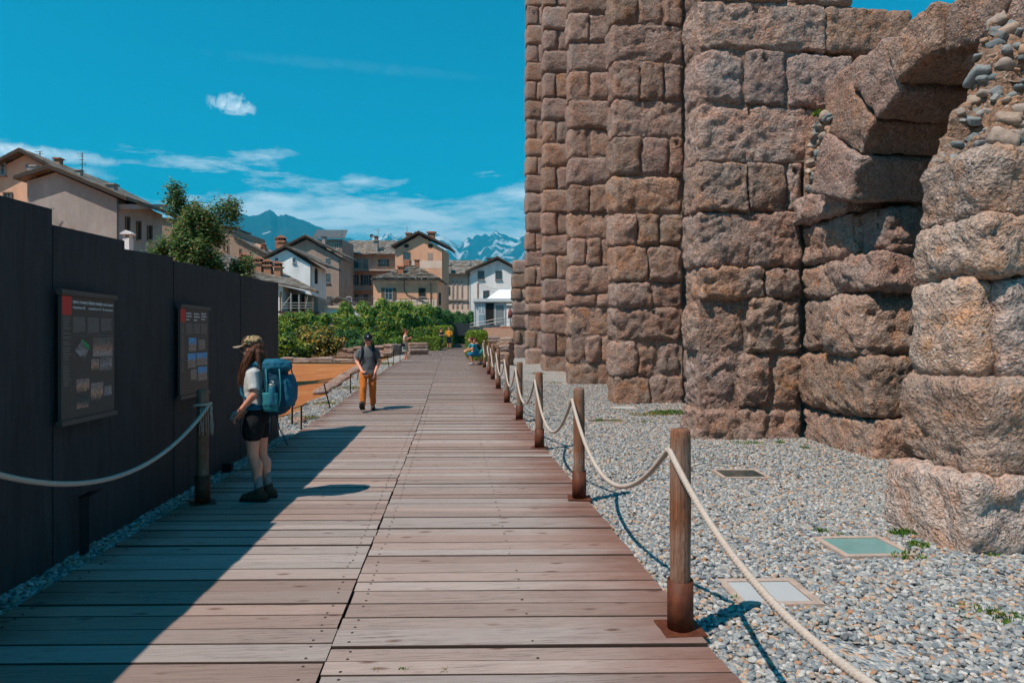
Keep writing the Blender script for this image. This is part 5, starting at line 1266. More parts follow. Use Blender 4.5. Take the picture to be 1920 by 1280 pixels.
bg_ = empty('shoulder_bag', T @ Vector((-.1, .2, .85)), 'black shoulder bag on the woman in cream', 'bag')
blob('pouch', [loft([(-.10, -.21, .80, .10, .05), (-.10, -.21, .90, .11, .055), (-.10, -.21, .98, .09, .045)])], .016, M['navy'], bg_, T, 2)
m = MB(); m.tube([T @ Vector(p) for p in ((-.16, -.21, .96), (-.02, -.13, 1.2), (.03, .02, 1.36), (.06, .12, 1.43), (-.05, .12, 1.42), (-.13, -.08, 1.2), (-.04, -.20, .97))], .010, 6); m.build('strap', M['navy'], bg_, True)
figure(827, 654, -0.45, 1.68, 'person in navy tee and shorts with arms folded on the far path', M['skin'], dict(shirt=M['slate'], bottom=M['slate'], blen=.45), M['hair_dark'], st, .02)
figure(842, 654, -PI / 2 - 0.2, 1.78, 'person in a yellow tee and dark shorts on the far path', M['skin'], dict(shirt=M['yellow'], bottom=M['navy'], blen=.45), M['hair_dark'], st, .02)
crouch = dict(head=(.20, 0, 1.12), sh=(.12, 0, .94), pv=(-.12, 0, .52), arms=[[(.12, .18, .92), (.20, .22, .72), (.36, .12, .66)], [(.12, -.18, .92), (.20, -.22, .72), (.36, -.12, .66)]], legs=[[(-.12, .09, .50), (.28, .12, .48), (.16, .12, .12)], [(-.12, -.09, .50), (.28, -.10, .46), (.10, -.10, .12)]])
figure(890, 684, PI + 0.35, 1.72, 'person in turquoise and blue crouching by the last rope post', M['skin'], dict(shirt=M['turq'], bottom=M['blue'], blen=.45, long=True, shoe=M['sand'], skirt=False), M['hair_red'], crouch, .018)
bend = dict(head=(.30, 0, 1.22), sh=(.20, 0, 1.08), pv=(-.04, 0, .72), arms=[[(.20, .18, 1.06), (.26, .22, .84), (.38, .12, .72)], [(.20, -.18, 1.06), (.26, -.22, .84), (.38, -.12, .72)]], legs=[[(-.04, .09, .70), (.14, .10, .42), (.0, .10, .12)], [(-.04, -.09, .70), (.10, -.10, .42), (-.06, -.10, .12)]])
figure(901, 683, PI + 0.1, 1.5, 'person in navy top and teal shorts bending behind the one in turquoise', M['skin'], dict(shirt=M['slate'], bottom=cloth('teal_cloth', (0.06, 0.30, 0.27)), blen=.45, shoe=M['sand']), M['hair_brown'], bend, .018)

# ================================================================ hedges, shrubs, the birch
def leaf_quads(centres, size, rs, flat=None):
    """one folded-looking rhombus per centre, randomly turned"""
    n = len(centres); c = np.asarray(centres)
    a = rs.normal(size=(n, 3)); a /= np.linalg.norm(a, axis=1, keepdims=True)
    b = np.cross(a, rs.normal(size=(n, 3))); b /= np.linalg.norm(b, axis=1, keepdims=True)
    if flat is not None:                                     # lean leaf normals outwards
        nrm = np.cross(a, b); sgn = np.sign((nrm * flat).sum(1, keepdims=True)); nn = nrm * sgn * 1.3 + flat; nn /= np.linalg.norm(nn, axis=1, keepdims=True)
        a = a - (a * nn).sum(1, keepdims=True) * nn; a /= np.linalg.norm(a, axis=1, keepdims=True); b = np.cross(nn, a)
    s = size * rs.uniform(0.6, 1.35, size=(n, 1))
    v = np.stack([c - a * s, c + b * s * 0.55, c + a * s, c - b * s * 0.55], 1).reshape(-1, 3)
    return v, np.arange(4 * n).reshape(-1, 4)
def lump_leaves(lumps, per_m2, size, rs, shell=0.25):
    P_, N_ = [], []
    for (x, y, z, r, rz) in lumps:
        n = int(per_m2 * 4 * PI * r * (r + rz) / 2)
        d = rs.normal(size=(n, 3)); d /= np.linalg.norm(d, axis=1, keepdims=True)
        k = 1 - shell * rs.uniform(0, 1, size=(n, 1)) ** 1.5 + 0.16 * rs.normal(size=(n, 1))
        P_.append(np.array([x, y, z]) + d * k * np.array([r, r, rz])); N_.append(d)
    return np.concatenate(P_), np.concatenate(N_)
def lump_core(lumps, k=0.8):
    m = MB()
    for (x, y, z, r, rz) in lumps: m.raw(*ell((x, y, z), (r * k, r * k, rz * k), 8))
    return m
def bush(name, label, lumps, per, size, mat, seed, cat='shrub', flowers=0, group=None, coremat='core_green', zmin=None):
    rs = np.random.default_rng(seed)
    c = np.mean([l[:2] for l in lumps], axis=0); zb_ = min(l[2] - l[4] for l in lumps) if zmin is None else zmin
    root = empty(name, (c[0], c[1], zb_), label, cat, group)
    p, n = lump_leaves(lumps, per, size, rs)
    keep = p[:, 2] > zb_ - 0.05; p, n = p[keep], n[keep]
    v, q = leaf_quads(p, size, rs, n); add_np('foliage', v, q, M[mat], root)
    if cat == 'hedge' and mat == 'leaf_hedge':               # fresh yellow shoots over the sunny top
        i = np.where((n[:, 2] > .45) & (rs.uniform(size=len(n)) < .30))[0]; v, q = leaf_quads(p[i] + n[i] * .06, .075, rs, n[i]); tag(add_np('young_shoots', v, q, M['leaf_shoot'], root), kind='stuff')
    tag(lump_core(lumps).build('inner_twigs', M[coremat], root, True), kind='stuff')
    if flowers:
        i = rs.choice(len(p), min(len(p), flowers), replace=False); out = p[i] + n[i] * 0.08
        v, q = leaf_quads(out, 0.065, rs, n[i]); tag(add_np('blossoms', v, q, M['petal'], root), kind='stuff')
    return root
rq = random.Random(8)
def bank(pts, hts, depth, r0, r1, step):
    """lumps along a line of ground points, piled up to the given heights"""
    out = []
    for i in range(len(pts) - 1):
        a, b = Vector(pts[i]), Vector(pts[i + 1]); n = max(1, int((b - a).length / step))
        for k in range(n):
            t_ = k / n; p = a.lerp(b, t_); h_ = hts[i] + (hts[i + 1] - hts[i]) * t_; z = 0.3
            while z < h_:
                r = rq.uniform(r0, r1) * (1.0 if z < h_ * .7 else .8)
                out.append((p.x + rq.uniform(-.5, .5), p.y + depth * (z / h_) * .8 + rq.uniform(-.5, .5), p.z + min(z, h_ - r * .6), r, r * rq.uniform(.75, 1.05))); z += r * 1.05
    big = list(out)
    for (x, y, z, r, rz) in big:                             # smaller sprays over the big lumps break their outline
        for _ in range(3):
            a, e = rq.uniform(0, 6.28), rq.uniform(-.3, 1.2); q = rq.uniform(.22, .42)
            out.append((x + r * .8 * math.cos(a) * math.cos(e), y + r * .8 * math.sin(a) * math.cos(e), z + rz * .85 * math.sin(e), q, q * rq.uniform(.6, 1.2)))
    return out
def gp(px, d): p = W(px, 640, d); return Vector((p.x, p.y, hg(p.x, p.y)))
# the great climber-covered bank: three stretches of different growth
L1 = bank([gp(470, 58), gp(560, 58), gp(650, 58)], [2.5, 2.8, 2.9], 1.6, .55, .95, .95)
bush('climbing_hedge', 'yellow green hedge bank at the left, below the verandah', L1, 150, .085, 'leaf_hedge', 31, 'hedge', 500)
L2 = bank([gp(655, 58), gp(710, 59), gp(770, 61), gp(815, 64)], [3.5, 3.9, 3.9, 3.6], 1.8, .6, 1.0, .95)
bush('climbing_hedge', 'tall flowering hedge bank in the middle, below the orange houses', L2, 150, .085, 'leaf_hedge', 32, 'hedge', 1100)
L3 = bank([gp(812, 66), gp(850, 72), gp(893, 78)], [3.3, 3.2, 3.2], 1.8, .6, 1.0, 1.0)
bush('climbing_hedge', 'dark green hedge bank at the right, running towards the white cabin', L3, 120, .095, 'leaf_dark', 33, 'hedge', 60)
L0 = bank([gp(520, 54.5), gp(600, 54.5), gp(690, 54.5)], [1.3, 1.6, 1.4], .8, .5, .8, .9)
bush('ground_shrubs', 'low dark shrubs along the foot of the hedge bank', L0, 140, .08, 'leaf_dark', 34, 'hedge')
# garden shrubs in front
def shrub(px, d, h_, wdt, label, mat, seed, n=9, size=.09, fl=0, per=70):
    b = gp(px, d); ls = []
    for k in range(n):
        a = rq.uniform(0, 6.28); r_ = wdt * .45 * math.sqrt(rq.random()); z = h_ * rq.uniform(.25, .8); r = wdt * rq.uniform(.2, .32)
        ls.append((b.x + r_ * math.cos(a), b.y + r_ * math.sin(a), b.z + z, r, r * rq.uniform(.8, 1.1)))
    return bush('shrub', label, ls, per, size, mat, seed, 'shrub', fl, None, 'core_green', b.z)
shrub(549, 43.5, 1.35, 2.3, 'bright green rounded shrub at the edge of the dry lawn', 'leaf_box', 41, 14, .09)
shrub(586, 44.0, 2.2, 2.1, 'tall russet and yellow shrub behind the dry lawn', 'leaf_rust', 42, 13, .09, 16, 60)
shrub(621, 43.0, 1.7, 1.4, 'upright yellow green shrub with reddish tips by the low wall', 'leaf_rust', 43, 9, .08, 12, 60)
shrub(528, 44, 1.5, 1.8, 'dark green shrub half hidden by the fence end', 'leaf_dark', 44, 9)
# clipped box hedges flanking the far path
def clipped(c, hx, hy, h_, label, seed, per=900, rot=0.0):
    rs = np.random.default_rng(seed); root = empty('box_hedge', c, label, 'hedge', 'clipped hedges by the far path')
    n = int(per * (2 * hx * 2 * hy + 2 * (hx + hy) * 2 * h_)); P_, N_ = [], []
    for k in range(n):
        f = rs.integers(0, 5); u, v_ = rs.uniform(-1, 1, 2)
        p, nn = {0: ((u * hx, v_ * hy, h_), (0, 0, 1)), 1: ((-hx, u * hy, (v_ + 1) / 2 * h_), (-1, 0, 0)), 2: ((hx, u * hy, (v_ + 1) / 2 * h_), (1, 0, 0)), 3: ((u * hx, -hy, (v_ + 1) / 2 * h_), (0, -1, 0)), 4: ((u * hx, hy, (v_ + 1) / 2 * h_), (0, 1, 0))}[int(f)]
        P_.append(np.array(p) + np.array(nn) * rs.normal(0, .05) + np.array(nn) * 0.06 * noise.noise(Vector(p) * 2.0)); N_.append(nn)
    P_, N_ = np.array(P_), np.array(N_, dtype=float)
    v, q = leaf_quads(P_ + np.array(c), .055, rs, N_); add_np('foliage', v, q, M['leaf_box'], root)
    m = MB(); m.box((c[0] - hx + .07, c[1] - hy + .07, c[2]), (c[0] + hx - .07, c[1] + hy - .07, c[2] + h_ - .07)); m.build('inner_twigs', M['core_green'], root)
c = gp(806, 51); clipped(c, .75, .9, 1.0, 'low clipped hedge block left of the person in navy', 51)
c = gp(832, 62); clipped(c, .75, 5.5, 1.75, 'long tall clipped hedge behind the two people on the path', 52, 420)
c = gp(891, 40); clipped(c, .42, 5.0, 1.45, 'tall narrow clipped hedge behind the crouching people', 53, 520)
c = gp(868, 80); clipped(c, 1.9, .6, 2.2, 'light green hedge strip beyond the dark screen', 54, 150)

# ---- the birch behind the fence
def birch():
    b = W(352, 640, 22.0); b.z = hg(b.x, b.y)
    root = empty('birch_tree', b, 'drooping birch tree rising behind the black fence', 'tree')
    rt_ = random.Random(3); m = MB(); tips = []
    def grow(p, d, ln, r, lev):
        n = 5; pts = [p]; rs_ = [r]
        for i in range(n):
            d = (d + Vector((rt_.gauss(0, .10), rt_.gauss(0, .10), 0.06 if lev < 1 else (-0.04 if lev < 2 else -0.22)))).normalized(); pts.append(pts[-1] + d * ln / n); rs_.append(r * (1 - .65 * (i + 1) / n))
        m.tube(pts, rs_, 7 if lev < 2 else 4)
        if lev >= 1:
            for q in pts[1:]: tips.append((q, lev, d))
        if lev < 3:
            k = (9, 6, 5)[lev]
            for i in range(k):
                j = rt_.randint(2 if lev == 0 else 1, n); a = rt_.uniform(0, 6.28); sp = (.75, .9, 1.0)[lev]
                nd = (d * .7 + Vector((math.cos(a) * sp, math.sin(a) * sp, rt_.uniform(-.1, .5) if lev < 1 else rt_.uniform(-.4, .35)))).normalized()
                grow(pts[j], nd, ln * rt_.uniform(.24, .40), rs_[j] * .55, lev + 1)
    for (dx_, dy_, sx, ln) in ((0, 0, -.05, 5.3), (.3, .1, .13, 5.1), (-.25, .2, -.15, 4.0), (.45, -.1, .16, 4.2), (.1, -.3, .02, 4.0), (-.1, .3, -.08, 4.6)):
        grow(b + Vector((dx_, dy_, 0)), Vector((sx, .02, 1)).normalized(), ln, .075, 0)
    sq = lambda p: Vector((b.x + .12 + (p[0] - b.x - .12) * .56, b.y + (p[1] - b.y) * .6, b.z + (p[2] - b.z) * 1.04))   # slender upright habit
    m.v = [tuple(sq(p)) for p in m.v]; tips[:] = [(sq(q), l_, d_) for q, l_, d_ in tips]
    m.build('trunk', M['bark'], root, True)
    rs = np.random.default_rng(9); cs, ns = [], []
    for q, lev, d in tips:
        if q.z - b.z < 0.6: continue
        n = {1: 7, 2: 13, 3: 17}[lev]
        for _ in range(n):
            o_ = rs.normal(0, .125, 3); o_[2] -= abs(rs.normal(0, .32)); cs.append(np.array(q) + o_); ns.append((o_[0], o_[1], .5))
    cs, ns = np.array(cs), np.array(ns); ns /= np.linalg.norm(ns, axis=1, keepdims=True)
    v, q = leaf_quads(cs, .052, rs, ns); add_np('crown', v, q, M['leaf_birch'], root)
    return len(cs)
print('birch leaves', birch())
shr = W(108, 425, 12.5); rs0 = shr
bush('planter_shrub', 'little yellow flowering shrub peeping over the fence top', [(shr.x, shr.y, shr.z - .25, .22, .25), (shr.x + .15, shr.y, shr.z - .3, .2, .25)], 300, .04, 'leaf_rust', 61, 'shrub', 0)
pr = W(1733, 540, 11.2)
bush('shrub_behind_arch', 'sunlit shrub glimpsed through the slit beside the arch pier', [(pr.x + .1, pr.y, z, .3, .35) for z in (.6, 1.2, 1.8, 2.4, 2.9)] + [(pr.x + .6, pr.y + .2, z, .4, .4) for z in (.5, 1.2, 2.0, 2.6)], 160, .07, 'leaf_rust', 62, 'shrub')

# ================================================================ low ruins in the grass
def ruin(pts, h_, wd, label, seed, bl=0.9, drop=0.3):
    """a low wall of rough blocks along a line"""
    global rb; rb = random.Random(seed)
    a0 = Vector(pts[0]); root = empty('low_ruin_wall', (a0.x, a0.y, a0.z - .1), label, 'ruin wall')
    for a, b in zip(pts[:-1], pts[1:]):
        a, b = Vector(a), Vector(b); ln = (b - a).length; d = (b - a) / ln; s = Vector((-d.y, d.x, 0)); ang = math.atan2(d.y, d.x); t_ = 0
        while t_ < ln:
            w_ = min(bl * rb.uniform(.6, 1.4), ln - t_ + .1); z = 0
            while z < h_ * rb.uniform(1 - drop, 1):
                hh = min(h_, rb.uniform(.10, .20)); q, f = rock((w_ / 2, wd / 2 * rb.uniform(.8, 1.1), hh / 2 + .02), .07, .012, .028)
                c = a + d * (t_ + w_ / 2); c.z += z + hh / 2; R = Matrix.Rotation(ang, 3, 'Z')
                add('stone_block', [tuple(R @ Vector(p) + c) for p in q], f, M['stone'], root, True); z += hh
            t_ += w_
def gl(px, py): p = G(px, py, 0); p2 = p.copy(); p2.z = hg(p.x, p.y); return p2
ruin([gp(600, 47.5), gp(640, 47), gp(690, 46), gp(745, 44)], .75, 1.0, 'long low wall of rough stones at the foot of the hedge bank', 71, .7)
ruin([gp(528, 41.8), gp(600, 41.6), gp(668, 41.4)], .22, .4, 'thin dark kerb of stones across the far side of the dry lawn', 72, 1.2)
ruin([gp(600, 19), gp(628, 22), gp(655, 27), gp(672, 33), gp(690, 40)], .07, .42, 'long low kerb of stone slabs beside the gravel, left of the man', 73, .34)
ruin([gp(764, 42.5), gp(796, 43)], .75, .9, 'short stone block wall at the boardwalk edge behind the woman in cream', 74, 1.2, .1)
ruin([gp(905, 45), gp(935, 45), gp(962, 44.6)], 1.35, 1.0, 'low broken wall beyond the right posts', 75, 1.2)
ruin([gp(942, 34.5), gp(956, 34.3)], 1.15, .6, 'squared grey stone pier behind the right posts', 76, .8, .05)
tag(add('earth_bank', [(p.x, p.y, z) for p, z in zip([gp(906, 47), gp(975, 47), gp(975, 60), gp(906, 60)], (1.2, 1.2, 2.6, 2.6))] + [(p.x, p.y, 0.2) for p in [gp(906, 47), gp(975, 47), gp(975, 60), gp(906, 60)]], [(0, 1, 2, 3), (0, 4, 5, 1), (1, 5, 6, 2), (2, 6, 7, 3), (3, 7, 4, 0)], plain('red_earth', (0.26, 0.14, 0.09), .95, 0, .3, 3, .6)), kind='structure')

# ================================================================ the town behind
def m_plaster(name, c1, c2, c3, sc=0.35):
    t = NT(name); p = t.pos(); n = t.noise(t.map(p, (1, 1, 0.7)), sc, 7, 0.68, 0.4); f = t.noise(p, 3.0, 6, 0.7); d = t.noise(t.map(p, (0.9, 0.9, 0.22)), 1.0, 6, 0.65)
    c = t.mix(t.mr(n, 0.38, 0.62), c1, c2); c = t.mix(t.mr(f, 0.56, 0.75, 0, .7), c, c3); c = t.hsv(c, 0.5, 1, t.mr(d, 0.3, 0.7, 0.80, 1.08))
    t.base(c); t.rough(0.92); t.bump(f, 0.3, 0.03); return t.m
M['pl_grey'] = m_plaster('stained_grey_plaster', (0.33, 0.285, 0.265), (0.42, 0.375, 0.35), (0.40, 0.28, 0.215), .5)
M['pl_peach'] = m_plaster('peach_plaster', (0.759, 0.437, 0.287), (0.644, 0.414, 0.310), (0.805, 0.552, 0.414))
M['pl_orange'] = m_plaster('orange_plaster', (0.759, 0.420, 0.270), (0.690, 0.368, 0.230), (0.805, 0.540, 0.402))
M['pl_brown'] = m_plaster('brown_plaster', (0.309, 0.208, 0.155), (0.371, 0.255, 0.193), (0.263, 0.178, 0.139))
M['pl_tan'] = m_plaster('tan_plaster', (0.385, 0.293, 0.247), (0.316, 0.236, 0.196), (0.460, 0.362, 0.305))
M['pl_white'] = m_plaster('white_plaster', (0.800, 0.800, 0.800), (0.800, 0.800, 0.800), (0.773, 0.727, 0.703), .2)
M['pl_beige'] = m_plaster('beige_plaster', (0.782, 0.586, 0.462), (0.675, 0.551, 0.481), (0.820, 0.641, 0.515))
M['brickred'] = plain('red_brick', (0.36, 0.145, 0.085), 0.9, 0, .25, 4, .3)
M['terracotta'] = plain('terracotta', (0.42, 0.19, 0.11), 0.9, 0, .2, 5, .3)
def m_slate():
    t = NT('stone_slab_roof'); p = t.pos(); v = t.voro(t.map(p, (1.6, 1.0, 2.2)), 1.3, 'Color'); sv = t.n.new('ShaderNodeSeparateColor'); t.l.new(v, sv.inputs[0])
    c = t.ramp(sv.outputs[0], [(0, (0.13, 0.115, 0.10)), (.3, (0.19, 0.175, 0.155)), (.55, (0.10, 0.085, 0.07)), (.75, (0.23, 0.205, 0.18)), (.9, (0.18, 0.115, 0.07))], 'CONSTANT'); n = t.noise(p, 2.5, 6, .7)
    t.base(t.hsv(c, .5, 1, t.mr(n, .25, .75, .65, 1.25))); t.rough(.85); t.bump(t.math('ADD', t.math('MULTIPLY', sv.outputs[1], .6), n), .8, .12); return t.m
M['slate'] = M['slate'] if False else M.get('slate'); M['roof'] = m_slate()
M['wood_dark'] = plain('dark_eaves_wood', (0.055, 0.04, 0.032), .85, 0, .2)
M['wood_mid'] = plain('shutter_wood', (0.14, 0.095, 0.065), .8, 0, .2)
M['glass'] = plain('window_glass', (0.03, 0.075, 0.10), .12, 0, .3, 1.5, 0, .6)
M['dark'] = plain('dark_opening', (0.02, 0.017, 0.015), .9, 0, .1)
M['frame_w'] = plain('pale_frame', (0.34, 0.33, 0.32), .6); M['frame_b'] = plain('brown_frame', (0.13, 0.085, 0.06), .7)
M['seam'] = plain('metal_roof', (0.20, 0.185, 0.17), .45, .4, .15, 2); M['gutter'] = plain('gutter_metal', (0.10, 0.095, 0.09), .5, .5)
M['railmetal'] = plain('railing_iron', (0.07, 0.075, 0.08), .5, .4)
CAMP = Vector((0, 0, EYE)); N0 = Vector((-SA, -CA, 0)); RIGHT = Vector((CA, -SA, 0))
class Pl:
    def __init__(s, p0, n): s.p0, s.n = Vector(p0), Vector(n).normalized(); s.r = Vector((0, 0, 1)).cross(s.n)
    def P(s, px, py, off=0.0):
        d = W(px, py, 1.0) - CAMP; t_ = ((s.p0 - CAMP).dot(s.n)) / d.dot(s.n); return CAMP + d * t_ + s.n * off
    def Q(s, px, py, off=0.0): return Pl(s.p0 + s.n * off, s.n).P(px, py)   # the pixel on a parallel plane
    def box(s, m, x0, y0, x1, y1, o0, o1):
        a, b, c, d = s.P(x0, y1), s.P(x1, y1), s.P(x1, y0), s.P(x0, y0)
        k = s.n
        return m.hexa([a + k * o1, b + k * o1, b + k * o0, a + k * o0, d + k * o1, c + k * o1, c + k * o0, d + k * o0])
class House(Pl):
    def __init__(s, name, label, px, d, D, cat='house', theta=None, zbase=0.6):
        theta = (-0.05 if d > 80 and cat == 'house' else 0.0) if theta is None else theta
        n = Matrix.Rotation(theta, 3, 'Z') @ N0; super().__init__(W(px, 640, d), n); s.D, s.zb = D, zbase
        c = s.P(px, 640); s.root = empty(name, (c.x, c.y, zbase), label, cat)
    def wall(s, outline, mat, D=None, name='wall', o0=0.0):
        """outline of (px, py); a py of None means down to the ground"""
        D = D or s.D; f = []
        for px, py in outline:
            if py is None: q = s.P(px, 640, o0); q.z = s.zb
            else: q = s.P(px, py, o0)
            f.append(q)
        n = len(f); b = [q - s.n * D for q in f]
        return add(name, f + b, [tuple(range(n)), tuple(range(2 * n - 1, n - 1, -1))] + [(i, i + n, (i + 1) % n + n, (i + 1) % n) for i in range(n)], M[mat], s.root)
    def slope(s, a, b, ov=.5, th=.22, D=None, mat='roof', name='roof', back=.4, o0=None):
        D = D or s.D; up = Vector((0, 0, th)); A, B = s.P(*a), s.P(*b); k = s.n
        o1 = ov; o0 = -(D + back) if o0 is None else o0
        m = MB(); m.hexa([A + k * o1, B + k * o1, B + k * o0, A + k * o0, A + k * o1 + up, B + k * o1 + up, B + k * o0 + up, A + k * o0 + up]); r = m.build(name, M[mat], s.root)
        # dark verge board on the gable edge
        m = MB(); dn = Vector((0, 0, -.05)); m.hexa([A + k * (o1 + .05) + dn, B + k * (o1 + .05) + dn, B + k * (o1 + .01) + dn, A + k * (o1 + .01) + dn, A + k * (o1 + .05) + up * .75, B + k * (o1 + .05) + up * .75, B + k * (o1 + .01) + up * .75, A + k * (o1 + .01) + up * .75]); m.build('verge_board', M['wood_dark'], r)
        return r
    def window(s, x0, y0, x1, y1, pl=None, frame='frame_w', pane='glass', bars=1, sill=True, shutters=None, fw=1.0):
        pl = pl or s; sc = (pl.P(x1, y0) - pl.P(x0, y0)).length / max(.01, abs(x1 - x0)); t_ = .09 / sc * fw
        m = MB()
        for q in ((x0 - t_, y0 - t_, x1 + t_, y0), (x0 - t_, y1, x1 + t_, y1 + t_), (x0 - t_, y0, x0, y1), (x1, y0, x1 + t_, y1)): pl.box(m, *q, 0.0, .07)
        if bars:
            xm = (x0 + x1) / 2; pl.box(m, xm - t_ * .35, y0, xm + t_ * .35, y1, 0.01, .05)
            if y1 - y0 > (x1 - x0) * 1.2: ym = y0 + (y1 - y0) * .38; pl.box(m, x0, ym - t_ * .3, x1, ym + t_ * .3, 0.012, .048)
        w_ = m.build('window', M[frame], s.root)
        m = MB(); pl.box(m, x0, y0, x1, y1, 0.004, .025); m.build('pane', M[pane], w_)
        if sill: m = MB(); pl.box(m, x0 - t_ * 1.6, y1 + t_ * .9, x1 + t_ * 1.6, y1 + t_ * 1.9, 0.0, .18); m.build('sill', M['pl_grey'], w_)
        if shutters:
            wd = (x1 - x0) * .55
            for a, b in ((x0 - t_ - wd, x0 - t_ * 1.1), (x1 + t_ * 1.1, x1 + t_ + wd)):
                m = MB(); pl.box(m, a, y0 - t_, b, y1 + t_, 0.02, .07)
                for k in range(6): yy = y0 + (y1 - y0) * (k + .5) / 6; pl.box(m, a + t_ * .4, yy - t_ * .4, b - t_ * .4, yy + t_ * .2, .07, .085)
                m.build('shutter', M[shutters], w_)
    def chimney(s, x0, y0, x1, y1, off, mat='terracotta', cap='slab', wd=None):
        """x0..x1, y0 top, y1 foot (in the roof); off behind the front"""
        pl = Pl(s.p0 - s.n * off, s.n); w_ = (pl.P(x1, y0) - pl.P(x0, y0)).length if wd is None else wd
        m = MB(); pl.box(m, x0, y0, x1, y1 + 4, -w_ / 2, w_ / 2); c = m.build('chimney', M[mat], s.root)
        e = (x1 - x0) * .18; h_ = (x1 - x0) * .22
        m = MB(); pl.box(m, x0 - e, y0, x1 + e, y0 + h_, -w_ * .68, w_ * .68)
        if cap == 'house':
            for k in range(3): a = x0 + (x1 - x0) * (k + .18) / 3; pl.box(m, a - .3, y0 - h_ * 2, a + (x1 - x0) * .12, y0 - .01, -w_ * .45, w_ * .45)
            t_ = y0 - h_ * 2; A, B, C_ = pl.P(x0 - e, t_), pl.P(x1 + e, t_), pl.P((x0 + x1) / 2, t_ - (x1 - x0) * .42); kk = s.n * w_ * .72
            m.raw([A + kk, B + kk, C_ + kk, A - kk, B - kk, C_ - kk], [(0, 1, 2), (5, 4, 3), (0, 3, 4, 1), (1, 4, 5, 2), (2, 5, 3, 0)])
            m.build('chimney_hood', M[mat], c)
            m = MB(); pl.box(m, x0 + .2, y0 - h_ * 1.9, x1 - .2, y0 - .05, -w_ * .38, w_ * .38); m.build('flue_openings', M['dark'], c)
        else: m.build('chimney_cap', M['gutter' if cap == 'pot' else mat], c)
    def antenna(s, px, y0, y1, off, arms):
        pl = Pl(s.p0 - s.n * off, s.n); m = MB(); m.tube([pl.P(px, y1), pl.P(px, y0)], .03, 5)
        for (yy, l, r) in arms: m.tube([pl.P(px - l, yy), pl.P(px + r, yy)], .018, 4)
        m.build('antenna', M['gutter'], s.root)
    def dish(s, px, py, r, off=-.5):
        pl = Pl(s.p0 - s.n * off, s.n); c = pl.P(px, py); m = MB(); n = 16; vv, ff = [], []
        a = (s.n * .9 + RIGHT * .3).normalized(); u = Vector((0, 0, 1)).cross(a).normalized(); v_ = a.cross(u)
        for k in range(5):
            q = k / 4
            for j in range(n): vv.append(c + (u * math.cos(2 * PI * j / n) * .85 + v_ * math.sin(2 * PI * j / n)) * r * max(q, .02) + a * r * .22 * q * q)
        for k in range(4):
            for j in range(n): ff.append((k * n + j, k * n + (j + 1) % n, (k + 1) * n + (j + 1) % n, (k + 1) * n + j))
        m.raw(vv, ff); m.tube([c, c - a * .3], .04, 5); m.tube([c, c + a * r * .9 - v_ * r * .3], .02, 4); m.build('satellite_dish', M['frame_dish'], s.root)
    def pipe(s, pts, off=.12, r=.06):
        m = MB(); m.tube([s.P(a, b, off) for a, b in pts], r, 6); m.build('downpipe', M['gutter'], s.root)
    def right_side(s, px, py=640): return Pl(s.P(px, py), RIGHT if abs(s.n.dot(N0)) > .999 else s.n.cross(Vector((0, 0, -1))))
M['frame_dish'] = plain('grey_dish', (0.22, 0.24, 0.25), .5)

# ---- peach house far left
h = House('peach_house', 'peach plastered house with a dark gable at the left edge', 20, 44, 9)
h.wall([(-60, None), (-60, 345), (46, 291), (150, 345), (150, None)], 'pl_peach')
h.slope((-66, 345), (46, 287)); h.slope((46, 287), (160, 345))
h.window(-4, 308, 9, 327, bars=1); h.window(9, 363, 21, 377, frame='wood_mid', bars=1)
h.chimney(104, 297, 115, 312, 3, 'brickred', 'slab'); h.chimney(144, 319, 153, 330, 2, 'pl_grey', 'slab'); h.dish(53, 313, .2)
h.antenna(75, 283, 315, 1, ((285, 9, 5), (289, 6, 6), (297, 12, 8))); h.antenna(154, 287, 330, 1, ((288, 11, 3), (293, 8, 3), (300, 6, 4), (308, 7, 7)))
# ---- big grey plastered house
h = House('grey_plaster_house', 'large stained grey plaster house with an overhanging dark roof', 130, 40, 5.2)
h.wall([(51, None), (51, 340), (104, 323), (219, 372), (219, None)], 'pl_grey')
h.slope((36, 339), (102, 318), .45); h.slope((102, 318), (246, 378), .45)
h.chimney(60, 311, 71, 328, 1.2, 'pl_grey'); h.chimney(203, 345, 217, 358, 2, 'pl_grey')
R_ = h.right_side(219)
for (a, b, y0, y1) in ((236, 241, 408, 438), (257, 262, 416, 448), (277, 283, 424, 448)): h.window(a, y0, b, y1, R_, 'wood_mid', 'dark', 0, True, None, 1.2)
h.dish(214, 424, .36, .45); h.dish(100, 408, .30, .5)
m = MB(); R_.box(m, 219.5, 383, 290, 392, .0, .75); m.build('soffit', M['pl_grey'], h.root); h.pipe([(222, 378), (222, 470)], .08, .045)
m = MB(); A = h.P(100, 400, .3); m.tube([A, A + Vector((0, 0, -1.2))], .025, 5); m.tube([A + RIGHT * -.25 + Vector((0, 0, .25)), A, A + RIGHT * .25 + Vector((0, 0, .25))], .015, 4); m.tube([A + RIGHT * -.12 + Vector((0, 0, .3)), A, A + RIGHT * .12 + Vector((0, 0, .3))], .015, 4); m.build('antenna', M['gutter'], h.root)
ch = House('capped_chimney', 'small pale chimney with a pitched cap just above the fence', 236, 30, 1, 'chimney'); ch.wall([(230, None), (230, 446), (242, 446), (242, None)], 'pl_white', .35, 'stack')
A = ch.P(236, 446, -.17); m = MB(); m.box((A.x - .24, A.y - .24, A.z + .16), (A.x + .24, A.y + .24, A.z + .20)); m.raw([(A.x - .24, A.y - .24, A.z + .2), (A.x + .24, A.y - .24, A.z + .2), (A.x + .24, A.y + .24, A.z + .2), (A.x - .24, A.y + .24, A.z + .2), (A.x, A.y - .24, A.z + .34), (A.x, A.y + .24, A.z + .34)], [(0, 1, 4), (2, 3, 5), (1, 2, 5, 4), (3, 0, 4, 5)])
